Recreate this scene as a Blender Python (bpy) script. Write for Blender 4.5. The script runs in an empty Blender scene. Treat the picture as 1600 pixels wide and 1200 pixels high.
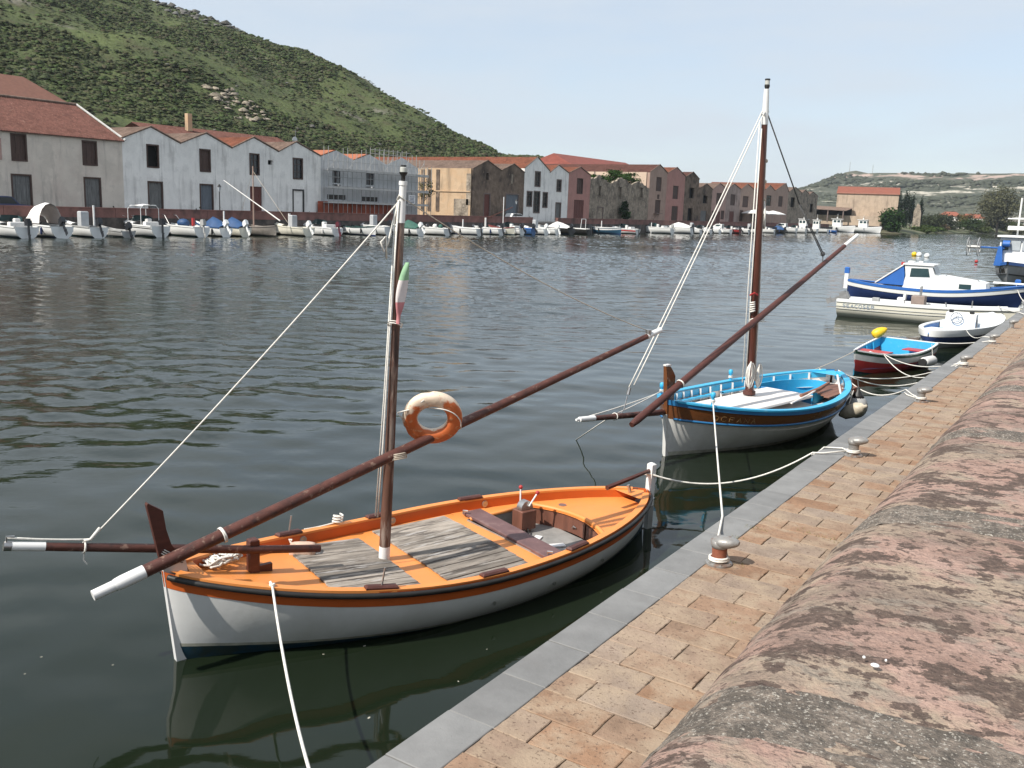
import bpy, bmesh, math, random
import numpy as np
from mathutils import Vector, Matrix, noise
R = math.radians
SC = bpy.context.scene
COL = SC.collection
random.seed(7)

# ------------------------------------------------------------------ camera, sky, sun, exposure
cam_data = bpy.data.cameras.new('camera')
cam_data.sensor_width = 36.0
cam_data.lens = 36.0 * 1450.0 / 1600.0
cam_data.clip_start = 0.05
cam_data.clip_end = 6000.0
cam = bpy.data.objects.new('camera', cam_data)
COL.objects.link(cam)
cam.matrix_world = Matrix(((0.83331486, -0.13145955, 0.53694015, 0.0),
                           (0.55166709, 0.13564654, -0.82296017, 0.0),
                           (0.0353519, 0.98199715, 0.18555818, 4.4),
                           (0, 0, 0, 1)))
SC.camera = cam

SUN_EL = 46.0
SUN_DIR = Vector((-0.367 * math.cos(R(SUN_EL)), -0.930 * math.cos(R(SUN_EL)), math.sin(R(SUN_EL))))
world = bpy.data.worlds.new('World')
SC.world = world
world.use_nodes = True
wt = world.node_tree
wt.nodes.clear()
w_out = wt.nodes.new('ShaderNodeOutputWorld')
w_bg = wt.nodes.new('ShaderNodeBackground')
w_sky = wt.nodes.new('ShaderNodeTexSky')
w_sky.sky_type = 'NISHITA'
w_sky.sun_disc = False
w_sky.sun_elevation = R(SUN_EL)
w_sky.sun_rotation = math.atan2(-0.367, -0.930)
w_sky.altitude = 20
w_sky.air_density = 1.0
w_sky.dust_density = 0.45
w_sky.ozone_density = 2.0
# thin high cloud veil, denser in soft bands
w_tc = wt.nodes.new('ShaderNodeTexCoord')
w_map = wt.nodes.new('ShaderNodeMapping')
w_map.inputs['Scale'].default_value = (1.3, 1.3, 6.5)
w_map.inputs['Rotation'].default_value = (0.12, 0.05, 0.4)
w_no = wt.nodes.new('ShaderNodeTexNoise')
w_no.inputs['Scale'].default_value = 1.7
w_no.inputs['Detail'].default_value = 7
w_no.inputs['Roughness'].default_value = 0.56
w_ramp = wt.nodes.new('ShaderNodeMapRange')
w_ramp.inputs['From Min'].default_value = 0.36
w_ramp.inputs['From Max'].default_value = 0.60
w_ramp.inputs['To Min'].default_value = 0.64
w_ramp.inputs['To Max'].default_value = 0.98
w_mix = wt.nodes.new('ShaderNodeMix')
w_mix.data_type = 'RGBA'
w_mix.inputs['B'].default_value = (4.35, 4.8, 5.3, 1)
wt.links.new(w_tc.outputs['Generated'], w_map.inputs['Vector'])
wt.links.new(w_map.outputs['Vector'], w_no.inputs['Vector'])
wt.links.new(w_no.outputs['Fac'], w_ramp.inputs['Value'])
wt.links.new(w_ramp.outputs['Result'], w_mix.inputs['Factor'])
wt.links.new(w_sky.outputs['Color'], w_mix.inputs['A'])
wt.links.new(w_mix.outputs['Result'], w_bg.inputs['Color'])
w_bg.inputs['Strength'].default_value = 0.115
wt.links.new(w_bg.outputs['Background'], w_out.inputs['Surface'])

sun_data = bpy.data.lights.new('sun', 'SUN')
sun_data.energy = 4.1
sun_data.angle = R(0.6)
sun_data.color = (1.0, 0.95, 0.87)
sun = bpy.data.objects.new('sun', sun_data)
COL.objects.link(sun)
sun.rotation_euler = (-SUN_DIR).to_track_quat('-Z', 'Y').to_euler()
sun.location = (0, 0, 60)

SC.view_settings.view_transform = 'Standard'
SC.view_settings.look = 'None'
SC.view_settings.exposure = 0.50
SC.view_settings.gamma = 1.0
SC.view_settings.use_curve_mapping = False
SC.render.engine = 'CYCLES'
SC.cycles.max_bounces = 6
SC.cycles.diffuse_bounces = 2
SC.cycles.glossy_bounces = 4
SC.cycles.caustics_reflective = False
SC.cycles.caustics_refractive = False
SC.cycles.use_denoising = True

# ------------------------------------------------------------------ helpers
class MB:
    """collects simple shapes and links them as ONE mesh object"""
    def __init__(s):
        s.v = []; s.f = []; s.mi = []; s.cur = 0
    def add(s, vs, fs):
        o = len(s.v)
        s.v.extend([tuple(p) for p in vs])
        for f in fs:
            s.f.append(tuple(i + o for i in f)); s.mi.append(s.cur)
        return s
    def box(s, c, d, rz=0.0, M=None):
        x, y, z = d[0] / 2, d[1] / 2, d[2] / 2
        P = [Vector(p) for p in ((-x, -y, -z), (x, -y, -z), (x, y, -z), (-x, y, -z), (-x, -y, z), (x, -y, z), (x, y, z), (-x, y, z))]
        m = M if M is not None else Matrix.Rotation(rz, 3, 'Z')
        return s.add([m @ p + Vector(c) for p in P],
                     [(0, 3, 2, 1), (4, 5, 6, 7), (0, 1, 5, 4), (1, 2, 6, 5), (2, 3, 7, 6), (3, 0, 4, 7)])
    def cbox(s, c, d, ch=0.01, rz=0.0):
        """box with a chamfered top"""
        x, y, z = d[0] / 2, d[1] / 2, d[2] / 2
        P = [(-x, -y, -z), (x, -y, -z), (x, y, -z), (-x, y, -z), (-x, -y, z - ch), (x, -y, z - ch), (x, y, z - ch), (-x, y, z - ch),
             (-x + ch, -y + ch, z), (x - ch, -y + ch, z), (x - ch, y - ch, z), (-x + ch, y - ch, z)]
        m = Matrix.Rotation(rz, 3, 'Z')
        F = [(0, 3, 2, 1), (8, 9, 10, 11)]
        for i in range(4):
            j = (i + 1) % 4
            F += [(i, j, j + 4, i + 4), (i + 4, j + 4, j + 8, i + 8)]
        return s.add([m @ Vector(p) + Vector(c) for p in P], F)
    def tube(s, pts, r, seg=8, cap=True):
        P = [Vector(p) for p in pts]
        n = len(P)
        rr = r if isinstance(r, (list, tuple)) else [r] * n
        up = None; V = []
        for i in range(n):
            t = (P[min(i + 1, n - 1)] - P[max(i - 1, 0)])
            if t.length < 1e-9: t = Vector((0, 0, 1))
            t.normalize()
            if up is None:
                up = Vector((0, 0, 1)) if abs(t.z) < 0.9 else Vector((1, 0, 0))
            a = (up - t * up.dot(t)).normalized(); b = t.cross(a); up = a
            for k in range(seg):
                w = 2 * math.pi * k / seg
                V.append(P[i] + (a * math.cos(w) + b * math.sin(w)) * rr[i])
        F = []
        for i in range(n - 1):
            for k in range(seg):
                l = (k + 1) % seg
                F.append((i * seg + k, i * seg + l, (i + 1) * seg + l, (i + 1) * seg + k))
        if cap:
            F.append(tuple(reversed(range(seg)))); F.append(tuple(range((n - 1) * seg, n * seg)))
        return s.add(V, F)
    def lathe(s, prof, seg=16, M=None, c=(0, 0, 0)):
        m = M or Matrix.Identity(3); V = []; F = []
        for r, z in prof:
            for k in range(seg):
                w = 2 * math.pi * k / seg
                V.append(m @ Vector((r * math.cos(w), r * math.sin(w), z)) + Vector(c))
        n = len(prof)
        for i in range(n - 1):
            for k in range(seg):
                l = (k + 1) % seg
                F.append((i * seg + k, i * seg + l, (i + 1) * seg + l, (i + 1) * seg + k))
        F.append(tuple(reversed(range(seg)))); F.append(tuple(range((n - 1) * seg, n * seg)))
        return s.add(V, F)
    def grid(s, rows, close=False):
        n = len(rows[0]); V = [p for r in rows for p in r]; F = []
        for i in range(len(rows) - 1):
            for k in range(n if close else n - 1):
                l = (k + 1) % n
                F.append((i * n + k, i * n + l, (i + 1) * n + l, (i + 1) * n + k))
        return s.add(V, F)
    def prism(s, poly, ext):
        e = Vector(ext); n = len(poly)
        V = [Vector(p) for p in poly] + [Vector(p) + e for p in poly]
        F = [tuple(reversed(range(n))), tuple(range(n, 2 * n))] + [(i, (i + 1) % n, (i + 1) % n + n, i + n) for i in range(n)]
        return s.add(V, F)
    def ball(s, c, r, seg=12, rings=8, M=None):
        rx, ry, rz = r if isinstance(r, (tuple, list)) else (r, r, r)
        m = M or Matrix.Identity(3); V = []; F = []
        for i in range(rings + 1):
            a = math.pi * i / rings
            for k in range(seg):
                w = 2 * math.pi * k / seg
                V.append(m @ Vector((rx * max(math.sin(a), .001) * math.cos(w), ry * max(math.sin(a), .001) * math.sin(w), rz * math.cos(a))) + Vector(c))
        for i in range(rings):
            for k in range(seg):
                l = (k + 1) % seg
                F.append((i * seg + k, (i + 1) * seg + k, (i + 1) * seg + l, i * seg + l))
        return s.add(V, F)
    def mesh(s, name, fix=True):
        me = bpy.data.meshes.new(name)
        me.from_pydata(s.v, [], s.f)
        me.polygons.foreach_set('material_index', s.mi)
        if fix:
            bm = bmesh.new(); bm.from_mesh(me)
            bmesh.ops.recalc_face_normals(bm, faces=bm.faces)
            bm.to_mesh(me); bm.free()
        return me
    def build(s, name, mats, parent=None, smooth=False, fix=True, angle=None):
        me = s.mesh(name, fix)
        for m in (mats if isinstance(mats, (list, tuple)) else [mats]):
            me.materials.append(m)
        if smooth:
            me.polygons.foreach_set('use_smooth', [True] * len(me.polygons))
            if angle: me.set_sharp_from_angle(angle=R(angle))
        return link(name, me, parent)

def link(name, me, parent=None, loc=None, rot=None):
    o = bpy.data.objects.new(name, me); COL.objects.link(o)
    if parent: o.parent = parent
    if loc: o.location = loc
    if rot: o.rotation_euler = rot
    return o
def thing(name, label, cat, loc=(0, 0, 0), rz=0.0, group=None, rx=0.0):
    o = bpy.data.objects.new(name, None); COL.objects.link(o)
    o.empty_display_size = 0.2
    o.location = loc; o.rotation_euler = (rx, 0, rz)
    return tag(o, label, cat, group)
def tag(o, label, cat, group=None):
    o['label'] = label; o['category'] = cat
    if group: o['group'] = group
    return o
def kind(o, k):
    o['kind'] = k; return o
def lerp(a, b, t): return a + (b - a) * t
def vl(a, b, t): return tuple(lerp(a[i], b[i], t) for i in range(3))
def sag(a, b, s, n=14):
    """points of a rope hanging between a and b with sag s"""
    return [(lerp(a[0], b[0], t), lerp(a[1], b[1], t), lerp(a[2], b[2], t) - 4 * s * t * (1 - t)) for t in [i / n for i in range(n + 1)]]

# ------------------------------------------------------------------ materials
MATS = {}
def nodes(name):
    m = bpy.data.materials.new(name); m.use_nodes = True
    t = m.node_tree
    return m, t, t.nodes['Principled BSDF']
def mat(name, col, rough=0.6, metal=0.0, var=0.12, vs=3.0, col2=None, c2s=2.0, c2t=(0.55, 0.62), c2a=0.8, bump=0.0, bs=20.0,
        stretch=(1, 1, 1), rnd=False, spec=0.5, streak=None, det=6, hue=0.0, coat=0.0, c3=None, c3s=5.0, c3t=(0.6, 0.66), c3a=0.8):
    """colour with fine variation, up to two blotch colours, optional streaks and bump"""
    if name in MATS: return MATS[name]
    m, t, b = nodes(name)
    N, K = t.nodes, t.links
    tc = N.new('ShaderNodeTexCoord'); mp = N.new('ShaderNodeMapping'); mp.inputs['Scale'].default_value = stretch
    K.new(tc.outputs['Object'], mp.inputs['Vector'])
    vec = mp.outputs['Vector']
    if rnd:
        oi = N.new('ShaderNodeObjectInfo'); mu = N.new('ShaderNodeMath'); mu.operation = 'MULTIPLY'; mu.inputs[1].default_value = 37.0
        K.new(oi.outputs['Random'], mu.inputs[0])
        ad = N.new('ShaderNodeVectorMath'); ad.operation = 'ADD'
        K.new(vec, ad.inputs[0]); K.new(mu.outputs[0], ad.inputs[1]); vec = ad.outputs[0]
    def noise_(scale, d=det, v=None):
        n = N.new('ShaderNodeTexNoise'); n.inputs['Scale'].default_value = scale; n.inputs['Detail'].default_value = d
        n.inputs['Roughness'].default_value = 0.62
        K.new(v or vec, n.inputs['Vector']); return n.outputs['Fac']
    def mr(x, a, c, lo, hi):
        n = N.new('ShaderNodeMapRange'); n.inputs['From Min'].default_value = a; n.inputs['From Max'].default_value = c
        n.inputs['To Min'].default_value = lo; n.inputs['To Max'].default_value = hi
        K.new(x, n.inputs['Value']); return n.outputs['Result']
    def mix(f, A, B):
        n = N.new('ShaderNodeMix'); n.data_type = 'RGBA'
        if hasattr(f, 'links'): K.new(f, n.inputs['Factor'])
        else: n.inputs['Factor'].default_value = f
        for sck, val in (('A', A), ('B', B)):
            if hasattr(val, 'links'): K.new(val, n.inputs[sck])
            else: n.inputs[sck].default_value = (*val, 1)
        return n.outputs['Result']
    base = mix(mr(noise_(vs), 0.3, 0.7, 0, 1), tuple(c * (1 - var) for c in col), tuple(min(c * (1 + var), 1) for c in col))
    if rnd:
        hs = N.new('ShaderNodeHueSaturation')
        K.new(mr(oi.outputs['Random'], 0, 1, 1 - rnd, 1 + rnd), hs.inputs['Value'])
        if hue:
            m2 = N.new('ShaderNodeMath'); m2.operation = 'MULTIPLY'; m2.inputs[1].default_value = 7.13
            fr = N.new('ShaderNodeMath'); fr.operation = 'FRACT'
            K.new(oi.outputs['Random'], m2.inputs[0]); K.new(m2.outputs[0], fr.inputs[0])
            K.new(mr(fr.outputs[0], 0, 1, 0.5 - hue, 0.5 + hue), hs.inputs['Hue'])
            K.new(mr(fr.outputs[0], 0, 1, 1.25, 0.75), hs.inputs['Saturation'])
        K.new(base, hs.inputs['Color']); base = hs.outputs['Color']
    if col2: base = mix(mr(noise_(c2s, 9), c2t[0], c2t[1], 0, c2a), base, col2)
    if c3: base = mix(mr(noise_(c3s, 9), c3t[0], c3t[1], 0, c3a), base, c3)
    if streak:
        sc, sst, amt = streak
        m3 = N.new('ShaderNodeMapping'); m3.inputs['Scale'].default_value = sst
        K.new(tc.outputs['Object'], m3.inputs['Vector'])
        base = mix(mr(noise_(1.0, 7, m3.outputs['Vector']), 0.54, 0.76, 0, amt), base, sc)
    K.new(base, b.inputs['Base Color'])
    b.inputs['Roughness'].default_value = rough; b.inputs['Metallic'].default_value = metal
    b.inputs['Specular IOR Level'].default_value = spec
    if coat: b.inputs['Coat Weight'].default_value = coat; b.inputs['Coat Roughness'].default_value = 0.12
    if bump:
        bn = N.new('ShaderNodeBump'); bn.inputs['Strength'].default_value = 1.0; bn.inputs['Distance'].default_value = bump
        K.new(noise_(bs, 8), bn.inputs['Height']); K.new(bn.outputs['Normal'], b.inputs['Normal'])
    MATS[name] = m
    return m

def plaster(name, col, dirt=(0.16, 0.14, 0.125), amt=0.5, blot=None):
    return mat(name, col, 0.85, var=0.10, vs=0.5, col2=blot or tuple(c * 0.78 for c in col), c2s=0.35, c2t=(0.48, 0.66), c2a=0.55,
               streak=(dirt, (1.1, 1.3, 0.14), amt * 1.1), bump=0.03, bs=3.0, spec=0.2, c3=tuple(c * .84 for c in col), c3s=0.55, c3t=(0.56, 0.58), c3a=0.5)
M_white_wall = plaster('white_plaster', (0.87, 0.845, 0.80))
M_beige_wall = plaster('beige_plaster', (0.66, 0.59, 0.51), blot=(0.54, 0.45, 0.39))
M_grey_wall = plaster('grey_plaster', (0.60, 0.60, 0.60), amt=0.3)
M_pink_wall = plaster('pink_plaster', (0.45, 0.235, 0.20), amt=0.35)
M_rose_wall = plaster('rose_plaster', (0.47, 0.31, 0.265), amt=0.35)
M_tan_wall = plaster('tan_plaster', (0.40, 0.28, 0.225), amt=0.45)
M_cream_wall = plaster('cream_stone', (0.50, 0.36, 0.235), dirt=(0.14, 0.11, 0.08), amt=0.6, blot=(0.46, 0.29, 0.16))
M_ruin = mat('ruined_stone', (0.31, 0.26, 0.205), 0.95, var=0.4, vs=1.3, col2=(0.085, 0.07, 0.058), c2s=0.45, c2t=(0.48, 0.62), c2a=0.8,
             c3=(0.46, 0.40, 0.33), c3s=0.9, c3t=(0.58, 0.66), c3a=0.7, bump=0.12, bs=2.2, spec=0.1)
M_ruin_dark = mat('sooty_stone', (0.20, 0.15, 0.115), 0.95, var=0.35, vs=0.8, col2=(0.055, 0.045, 0.04), c2s=0.22, c2t=(0.45, 0.58), c2a=0.85,
                  c3=(0.36, 0.27, 0.20), c3s=0.6, c3t=(0.6, 0.68), c3a=0.6, bump=0.1, bs=2.0, spec=0.1)
def tiles(name, col, per=0.24):
    m = mat(name, col, 0.9, var=0.35, vs=2.2, col2=tuple(c * 0.5 for c in col), c2s=0.5, c2t=(0.5, 0.66), c2a=0.6, spec=0.15,
            c3=(0.30, 0.21, 0.165), c3s=3.0, c3t=(0.60, 0.70), c3a=0.5)
    return m
M_tile = tiles('old_roof_tile', (0.125, 0.058, 0.046))
M_tile_red = tiles('red_roof_tile', (0.22, 0.085, 0.052))
M_tile_grey = tiles('weathered_roof_tile', (0.20, 0.14, 0.11))
M_brown_wood = mat('brown_shutter_wood', (0.075, 0.042, 0.032), 0.75, var=0.3, vs=2, stretch=(4, 4, 0.6))
M_grey_wood = mat('grey_door_wood', (0.155, 0.155, 0.15), 0.8, var=0.35, vs=2, stretch=(4, 4, 0.5))
M_blue_door = mat('blue_grey_door', (0.13, 0.15, 0.175), 0.7, var=0.2, vs=2, stretch=(4, 4, 0.5))
M_red_door = mat('red_brown_door', (0.13, 0.04, 0.03), 0.7, var=0.2, vs=2, stretch=(4, 4, 0.5))
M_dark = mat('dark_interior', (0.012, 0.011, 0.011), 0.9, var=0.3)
M_pane = mat('window_glass', (0.02, 0.025, 0.03), 0.08, var=0.1)
M_stone_frame = mat('stone_surround', (0.17, 0.13, 0.115), 0.9, var=0.25, vs=3)
M_quay_stone = mat('dark_quay_stone', (0.085, 0.07, 0.062), 0.9, var=0.4, vs=1.2, col2=(0.03, 0.028, 0.026), c2s=0.8, c2t=(0.5, 0.6), bump=0.05, bs=2.5)
M_red_stone = mat('red_parapet_stone', (0.20, 0.095, 0.08), 0.9, var=0.25, vs=0.9, col2=(0.07, 0.045, 0.04), c2s=0.5, c2t=(0.52, 0.66), bump=0.03, bs=3)
M_street = mat('street_asphalt', (0.16, 0.15, 0.14), 0.9, var=0.15)
M_steel = mat('galvanised_steel', (0.36, 0.36, 0.35), 0.5, metal=0.2, var=0.2)
M_plank_grey = mat('scaffold_board', (0.48, 0.47, 0.45), 0.8, var=0.2)
# boats
M_gel = mat('white_gelcoat', (0.80, 0.80, 0.78), 0.28, var=0.03, vs=2, col2=(0.62, 0.60, 0.54), c2s=1.1, c2t=(0.56, 0.78), c2a=0.35)
M_gel_cream = mat('cream_gelcoat', (0.72, 0.69, 0.58), 0.35, var=0.05, vs=2)
M_gel_grey = mat('grey_gelcoat', (0.36, 0.36, 0.35), 0.5, var=0.15, vs=1.5)
M_black = mat('black_rubber', (0.018, 0.017, 0.016), 0.5, var=0.3, vs=6)
M_motor = mat('dark_motor_cowl', (0.02, 0.022, 0.026), 0.3, var=0.2)
M_navy = mat('navy_paint', (0.022, 0.04, 0.12), 0.35, var=0.15)
M_blue = mat('blue_paint', (0.03, 0.13, 0.42), 0.4, var=0.1)
M_tarp = mat('blue_tarp', (0.018, 0.065, 0.17), 0.6, var=0.2, vs=2)
M_green_tarp = mat('green_tarp', (0.03, 0.10, 0.075), 0.7, var=0.2)
M_red = mat('red_paint', (0.42, 0.035, 0.035), 0.45, var=0.15)
M_canvas = mat('white_canvas', (0.72, 0.70, 0.67), 0.8, var=0.06)
M_canvas_lin = mat('canvas_lining', (0.55, 0.47, 0.43), 0.85, var=0.08)
M_rope = mat('white_rope', (0.72, 0.69, 0.63), 0.85, var=0.15, vs=40)
M_rope_old = mat('old_rope', (0.50, 0.43, 0.34), 0.9, var=0.25, vs=30)
M_rope_dark = mat('dark_rope', (0.10, 0.10, 0.10), 0.8, var=0.2, vs=30)
M_chrome = mat('worn_metal', (0.45, 0.44, 0.43), 0.35, metal=0.9, var=0.2, vs=12)
M_glass_boat = mat('boat_window', (0.03, 0.06, 0.065), 0.05, var=0.1)
M_white_paint = mat('white_paint', (0.78, 0.77, 0.75), 0.5, var=0.05, vs=5, col2=(0.5, 0.46, 0.4), c2s=4, c2t=(0.6, 0.72), c2a=0.5)
M_foam_yellow = mat('yellow_plastic', (0.75, 0.50, 0.02), 0.45, var=0.1)
M_mahog = mat('mahogany', (0.085, 0.027, 0.019), 0.5, var=0.25, vs=5, stretch=(1, 5, 5), col2=(0.21, 0.11, 0.075), c2s=4.0, c2t=(0.62, 0.7), c2a=0.5, bump=0.002, bs=30)
# ------------------------------------------------------------------ water
def water_material():
    m, t, b = nodes('river_water')
    N, K = t.nodes, t.links
    tc = N.new('ShaderNodeTexCoord')
    def noise_(scale, det, rot, st, rough=0.55, dist=0.0):
        mp = N.new('ShaderNodeMapping'); mp.inputs['Rotation'].default_value = (0, 0, rot); 
        K.new(tc.outputs['Object'], mp.inputs['Vector'])
        m2 = N.new('ShaderNodeMapping'); m2.inputs['Scale'].default_value = st
        K.new(mp.outputs['Vector'], m2.inputs['Vector'])
        n = N.new('ShaderNodeTexNoise'); n.inputs['Scale'].default_value = scale; n.inputs['Detail'].default_value = det
        n.inputs['Roughness'].default_value = rough; n.inputs['Distortion'].default_value = dist
        K.new(m2.outputs['Vector'], n.inputs['Vector']); return n.outputs['Fac']
    def mth(op, a, c):
        n = N.new('ShaderNodeMath'); n.operation = op
        for i, x in enumerate((a, c)):
            if hasattr(x, 'links'): K.new(x, n.inputs[i])
            else: n.inputs[i].default_value = x
        return n.outputs[0]
    def mr(x, a, c, lo, hi):
        n = N.new('ShaderNodeMapRange'); n.interpolation_type = 'SMOOTHSTEP'
        n.inputs['From Min'].default_value = a; n.inputs['From Max'].default_value = c
        n.inputs['To Min'].default_value = lo; n.inputs['To Max'].default_value = hi
        K.new(x, n.inputs['Value']); return n.outputs['Result']
    sep = N.new('ShaderNodeSeparateXYZ'); K.new(tc.outputs['Object'], sep.inputs[0])
    # the quay shelters the water beside it: the ripples grow towards mid-river
    shelter = mr(sep.outputs['X'], -30.0, -7.0, 1.0, 0.06)
    gust = mr(noise_(0.045, 3, -0.4, (0.5, 1.0, 1.0)), 0.36, 0.66, 0.35, 1.15)
    swell = noise_(0.62, 2, -0.58, (0.42, 1.0, 1.0), 0.45, 0.4)
    ripple = noise_(2.1, 3, -0.50, (0.40, 1.0, 1.0), 0.5, 0.5)
    ripple2 = noise_(5.5, 3, -0.72, (0.5, 1.0, 1.0), 0.55, 0.3)
    amp = mth('MULTIPLY', shelter, gust)
    h = mth('ADD', mth('MULTIPLY', swell, 0.012), mth('MULTIPLY', mth('MULTIPLY', ripple2, amp), 0.030))
    bn = N.new('ShaderNodeBump'); bn.inputs['Strength'].default_value = 1.0; bn.inputs['Distance'].default_value = 1.0
    K.new(h, bn.inputs['Height']); K.new(bn.outputs['Normal'], b.inputs['Normal'])
    b.inputs['Base Color'].default_value = (0.0088, 0.0140, 0.0072, 1)
    b.inputs['Roughness'].default_value = 0.045
    b.inputs['IOR'].default_value = 1.333
    return m
def spaced(a, b, d0, d1):
    """coordinates from a to b with steps growing from d0 to d1"""
    P = [a]
    while (P[-1] < b) if b > a else (P[-1] > b):
        t = abs(P[-1] - a) / abs(b - a); P.append(P[-1] + (1 if b > a else -1) * lerp(d0, d1, t))
    P[-1] = b; return P
def water_mesh():
    """the river surface as real wavelets: calm beside the quay, choppier in mid-river"""
    xs = np.array(spaced(-3.40, -93.2, .17, .42) + [-100., -115., -130.])
    ys = np.array([-60., -30., -12.] + spaced(-4., 60., .19, .24) + spaced(60., 170., .28, .55)[1:] + spaced(170., 420., .7, 2.6)[1:] + spaced(420., 860., 4., 14.)[1:])
    X_, Y_ = np.meshgrid(xs, ys, indexing='ij')
    r = np.random.default_rng(4)
    sm = lambda v, a, b: np.clip((v - a) / (b - a), 0, 1) ** 2 * (3 - 2 * np.clip((v - a) / (b - a), 0, 1))
    shelter = .16 + .84 * sm(-X_, 7., 32.)
    g = np.zeros_like(X_)
    for k in range(6):
        a = r.uniform(0, 6.28); l = r.uniform(18, 60); g += np.sin((X_ * math.cos(a) + Y_ * math.sin(a)) * 6.283 / l + r.uniform(0, 6.28))
    gust = np.clip(.9 + .16 * g, .45, 1.35)
    amp = shelter * gust * (1 - .7 * sm(Y_, 200., 420.))
    Z_ = np.zeros_like(X_)
    for k in range(44):
        lam = 0.72 * (2.0 / 0.72) ** r.random() if k < 30 else r.uniform(.55, .85)
        a = math.atan2(-.82, .54) + r.normal() * .62
        s_ = .030 if k < 30 else .032
        kk = 6.283 / lam
        w = amp if k < 30 else amp * sm(X_, -70., -35.) * (1 - sm(Y_, 60., 110.))
        ph = (X_ * math.cos(a) + Y_ * math.sin(a)) * kk + r.uniform(0, 6.28) + .8 * np.sin((X_ * math.sin(a) - Y_ * math.cos(a)) * 6.283 / r.uniform(5, 12) + r.uniform(0, 6.28))
        if lam < 1.0: w = w * (1 - .6 * sm(-X_, 55., 85.)) * (1 - sm(Y_, 90., 170.))
        Z_ += w * s_ / kk * np.sin(ph)
    for k in range(9):                                             # long lazy swell everywhere
        lam = r.uniform(2.2, 5.0); a = math.atan2(-.82, .54) + r.normal() * .5; kk = 6.283 / lam
        Z_ += (.55 + .45 * shelter) * .0085 / kk * np.sin((X_ * math.cos(a) + Y_ * math.sin(a)) * kk + r.uniform(0, 6.28))
    nx, ny = X_.shape
    V = np.stack([X_, Y_, Z_], -1).reshape(-1, 3)
    idx = np.arange(nx * ny).reshape(nx, ny)
    F = np.stack([idx[:-1, :-1], idx[:-1, 1:], idx[1:, 1:], idx[1:, :-1]], -1).reshape(-1, 4)
    me = bpy.data.meshes.new('river_water')
    me.vertices.add(len(V)); me.vertices.foreach_set('co', V.ravel())
    me.loops.add(F.size); me.loops.foreach_set('vertex_index', F.ravel().astype(np.int32))
    me.polygons.add(len(F)); me.polygons.foreach_set('loop_start', np.arange(0, F.size, 4, dtype=np.int32))
    me.polygons.foreach_set('use_smooth', np.ones(len(F), dtype=bool))
    o = len(V)
    me.update(calc_edges=True)
    return me
wm = water_mesh(); wm.materials.append(water_material())
water = kind(link('river_water', wm), 'structure')
b_ = MB(); b_.add([(-3.42, 120, -.01), (80, 330, -.01), (80, 860, -.01), (-3.42, 860, -.01)], [(0, 1, 2, 3)])
kind(b_.build('river_water_far', wm.materials[0]), 'structure')

# ------------------------------------------------------------------ near quay
M_kerb = mat('basalt_kerb', (0.20, 0.198, 0.194), 0.75, var=0.16, vs=3, col2=(0.17, 0.165, 0.16), c2s=2.5, c2t=(0.58, 0.68), c2a=0.5, c3=(0.10, 0.095, 0.09), c3s=38, c3t=(0.66, 0.70), c3a=0.7,
             bump=0.003, bs=30, rnd=0.10)
M_brick = mat('paving_brick', (0.285, 0.198, 0.142), 0.9, var=0.18, vs=5, col2=(0.37, 0.285, 0.205), c2s=3.0, c2t=(0.44, 0.62), c2a=0.8, c3=(0.12, 0.08, 0.06), c3s=34, c3t=(0.58, 0.63), c3a=0.75,
              bump=0.007, bs=36, rnd=0.09, hue=0.006, streak=((0.24, 0.165, 0.115), (3.0, 3.0, 3.0), 0.45), spec=0.2)
M_mortar = mat('sandy_mortar', (0.25, 0.195, 0.14), 0.95, var=0.2, vs=12, col2=(0.06, 0.045, 0.035), c2s=2.6, c2t=(0.38, 0.50), c2a=0.95, bump=0.01, bs=50)
M_quay_face = mat('quay_concrete', (0.14, 0.135, 0.12), 0.9, var=0.25, vs=1.5, col2=(0.04, 0.042, 0.032), c2s=0.9, c2t=(0.45, 0.6), bump=0.02, bs=8)
HQ = 1.1
mb = MB()
mb.box((-2.0, 40, HQ / 2 - 0.53), (2.76, 200, HQ + 1.0))
quay = kind(mb.build('quay', M_mortar), 'structure')        # mortar bed, 3 cm under the brick tops
mb = MB(); mb.box((-3.385, 40, HQ / 2 - 0.62), (0.016, 200, HQ + 1.0)); mb.build('quay_face', M_quay_face, quay)

rk = random.Random(3)
# kerb: one stone every 0.64 m
kerb = kind(MB().box((-3.21, 40, 0.98), (0.30, 190, 0.02)).build('kerb', M_mortar), 'structure')
kmesh = []
for i in range(5):
    b_ = MB(); b_.cbox((0, 0, 0), (0.365, 0.631, 0.14), 0.005); me = b_.mesh('kerb_stone'); me.materials.append(M_kerb); kmesh.append(me)
y = 4.57 - 0.64 * 4 - 0.32
k = 0
while y < 60:
    link('kerb_stone', kmesh[k % 5], kerb, (-3.212 + rk.uniform(-.003, .003), y, HQ - 0.068 + rk.uniform(-.003, .002)), (rk.uniform(-.004, .004), rk.uniform(-.004, .004), 0))
    y += 0.64; k += 1
b_ = MB(); b_.box((-3.212, 90, HQ - 0.07), (0.365, 60, 0.14)); kind(b_.build('kerb_stones', M_kerb, kerb), 'stuff')

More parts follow.
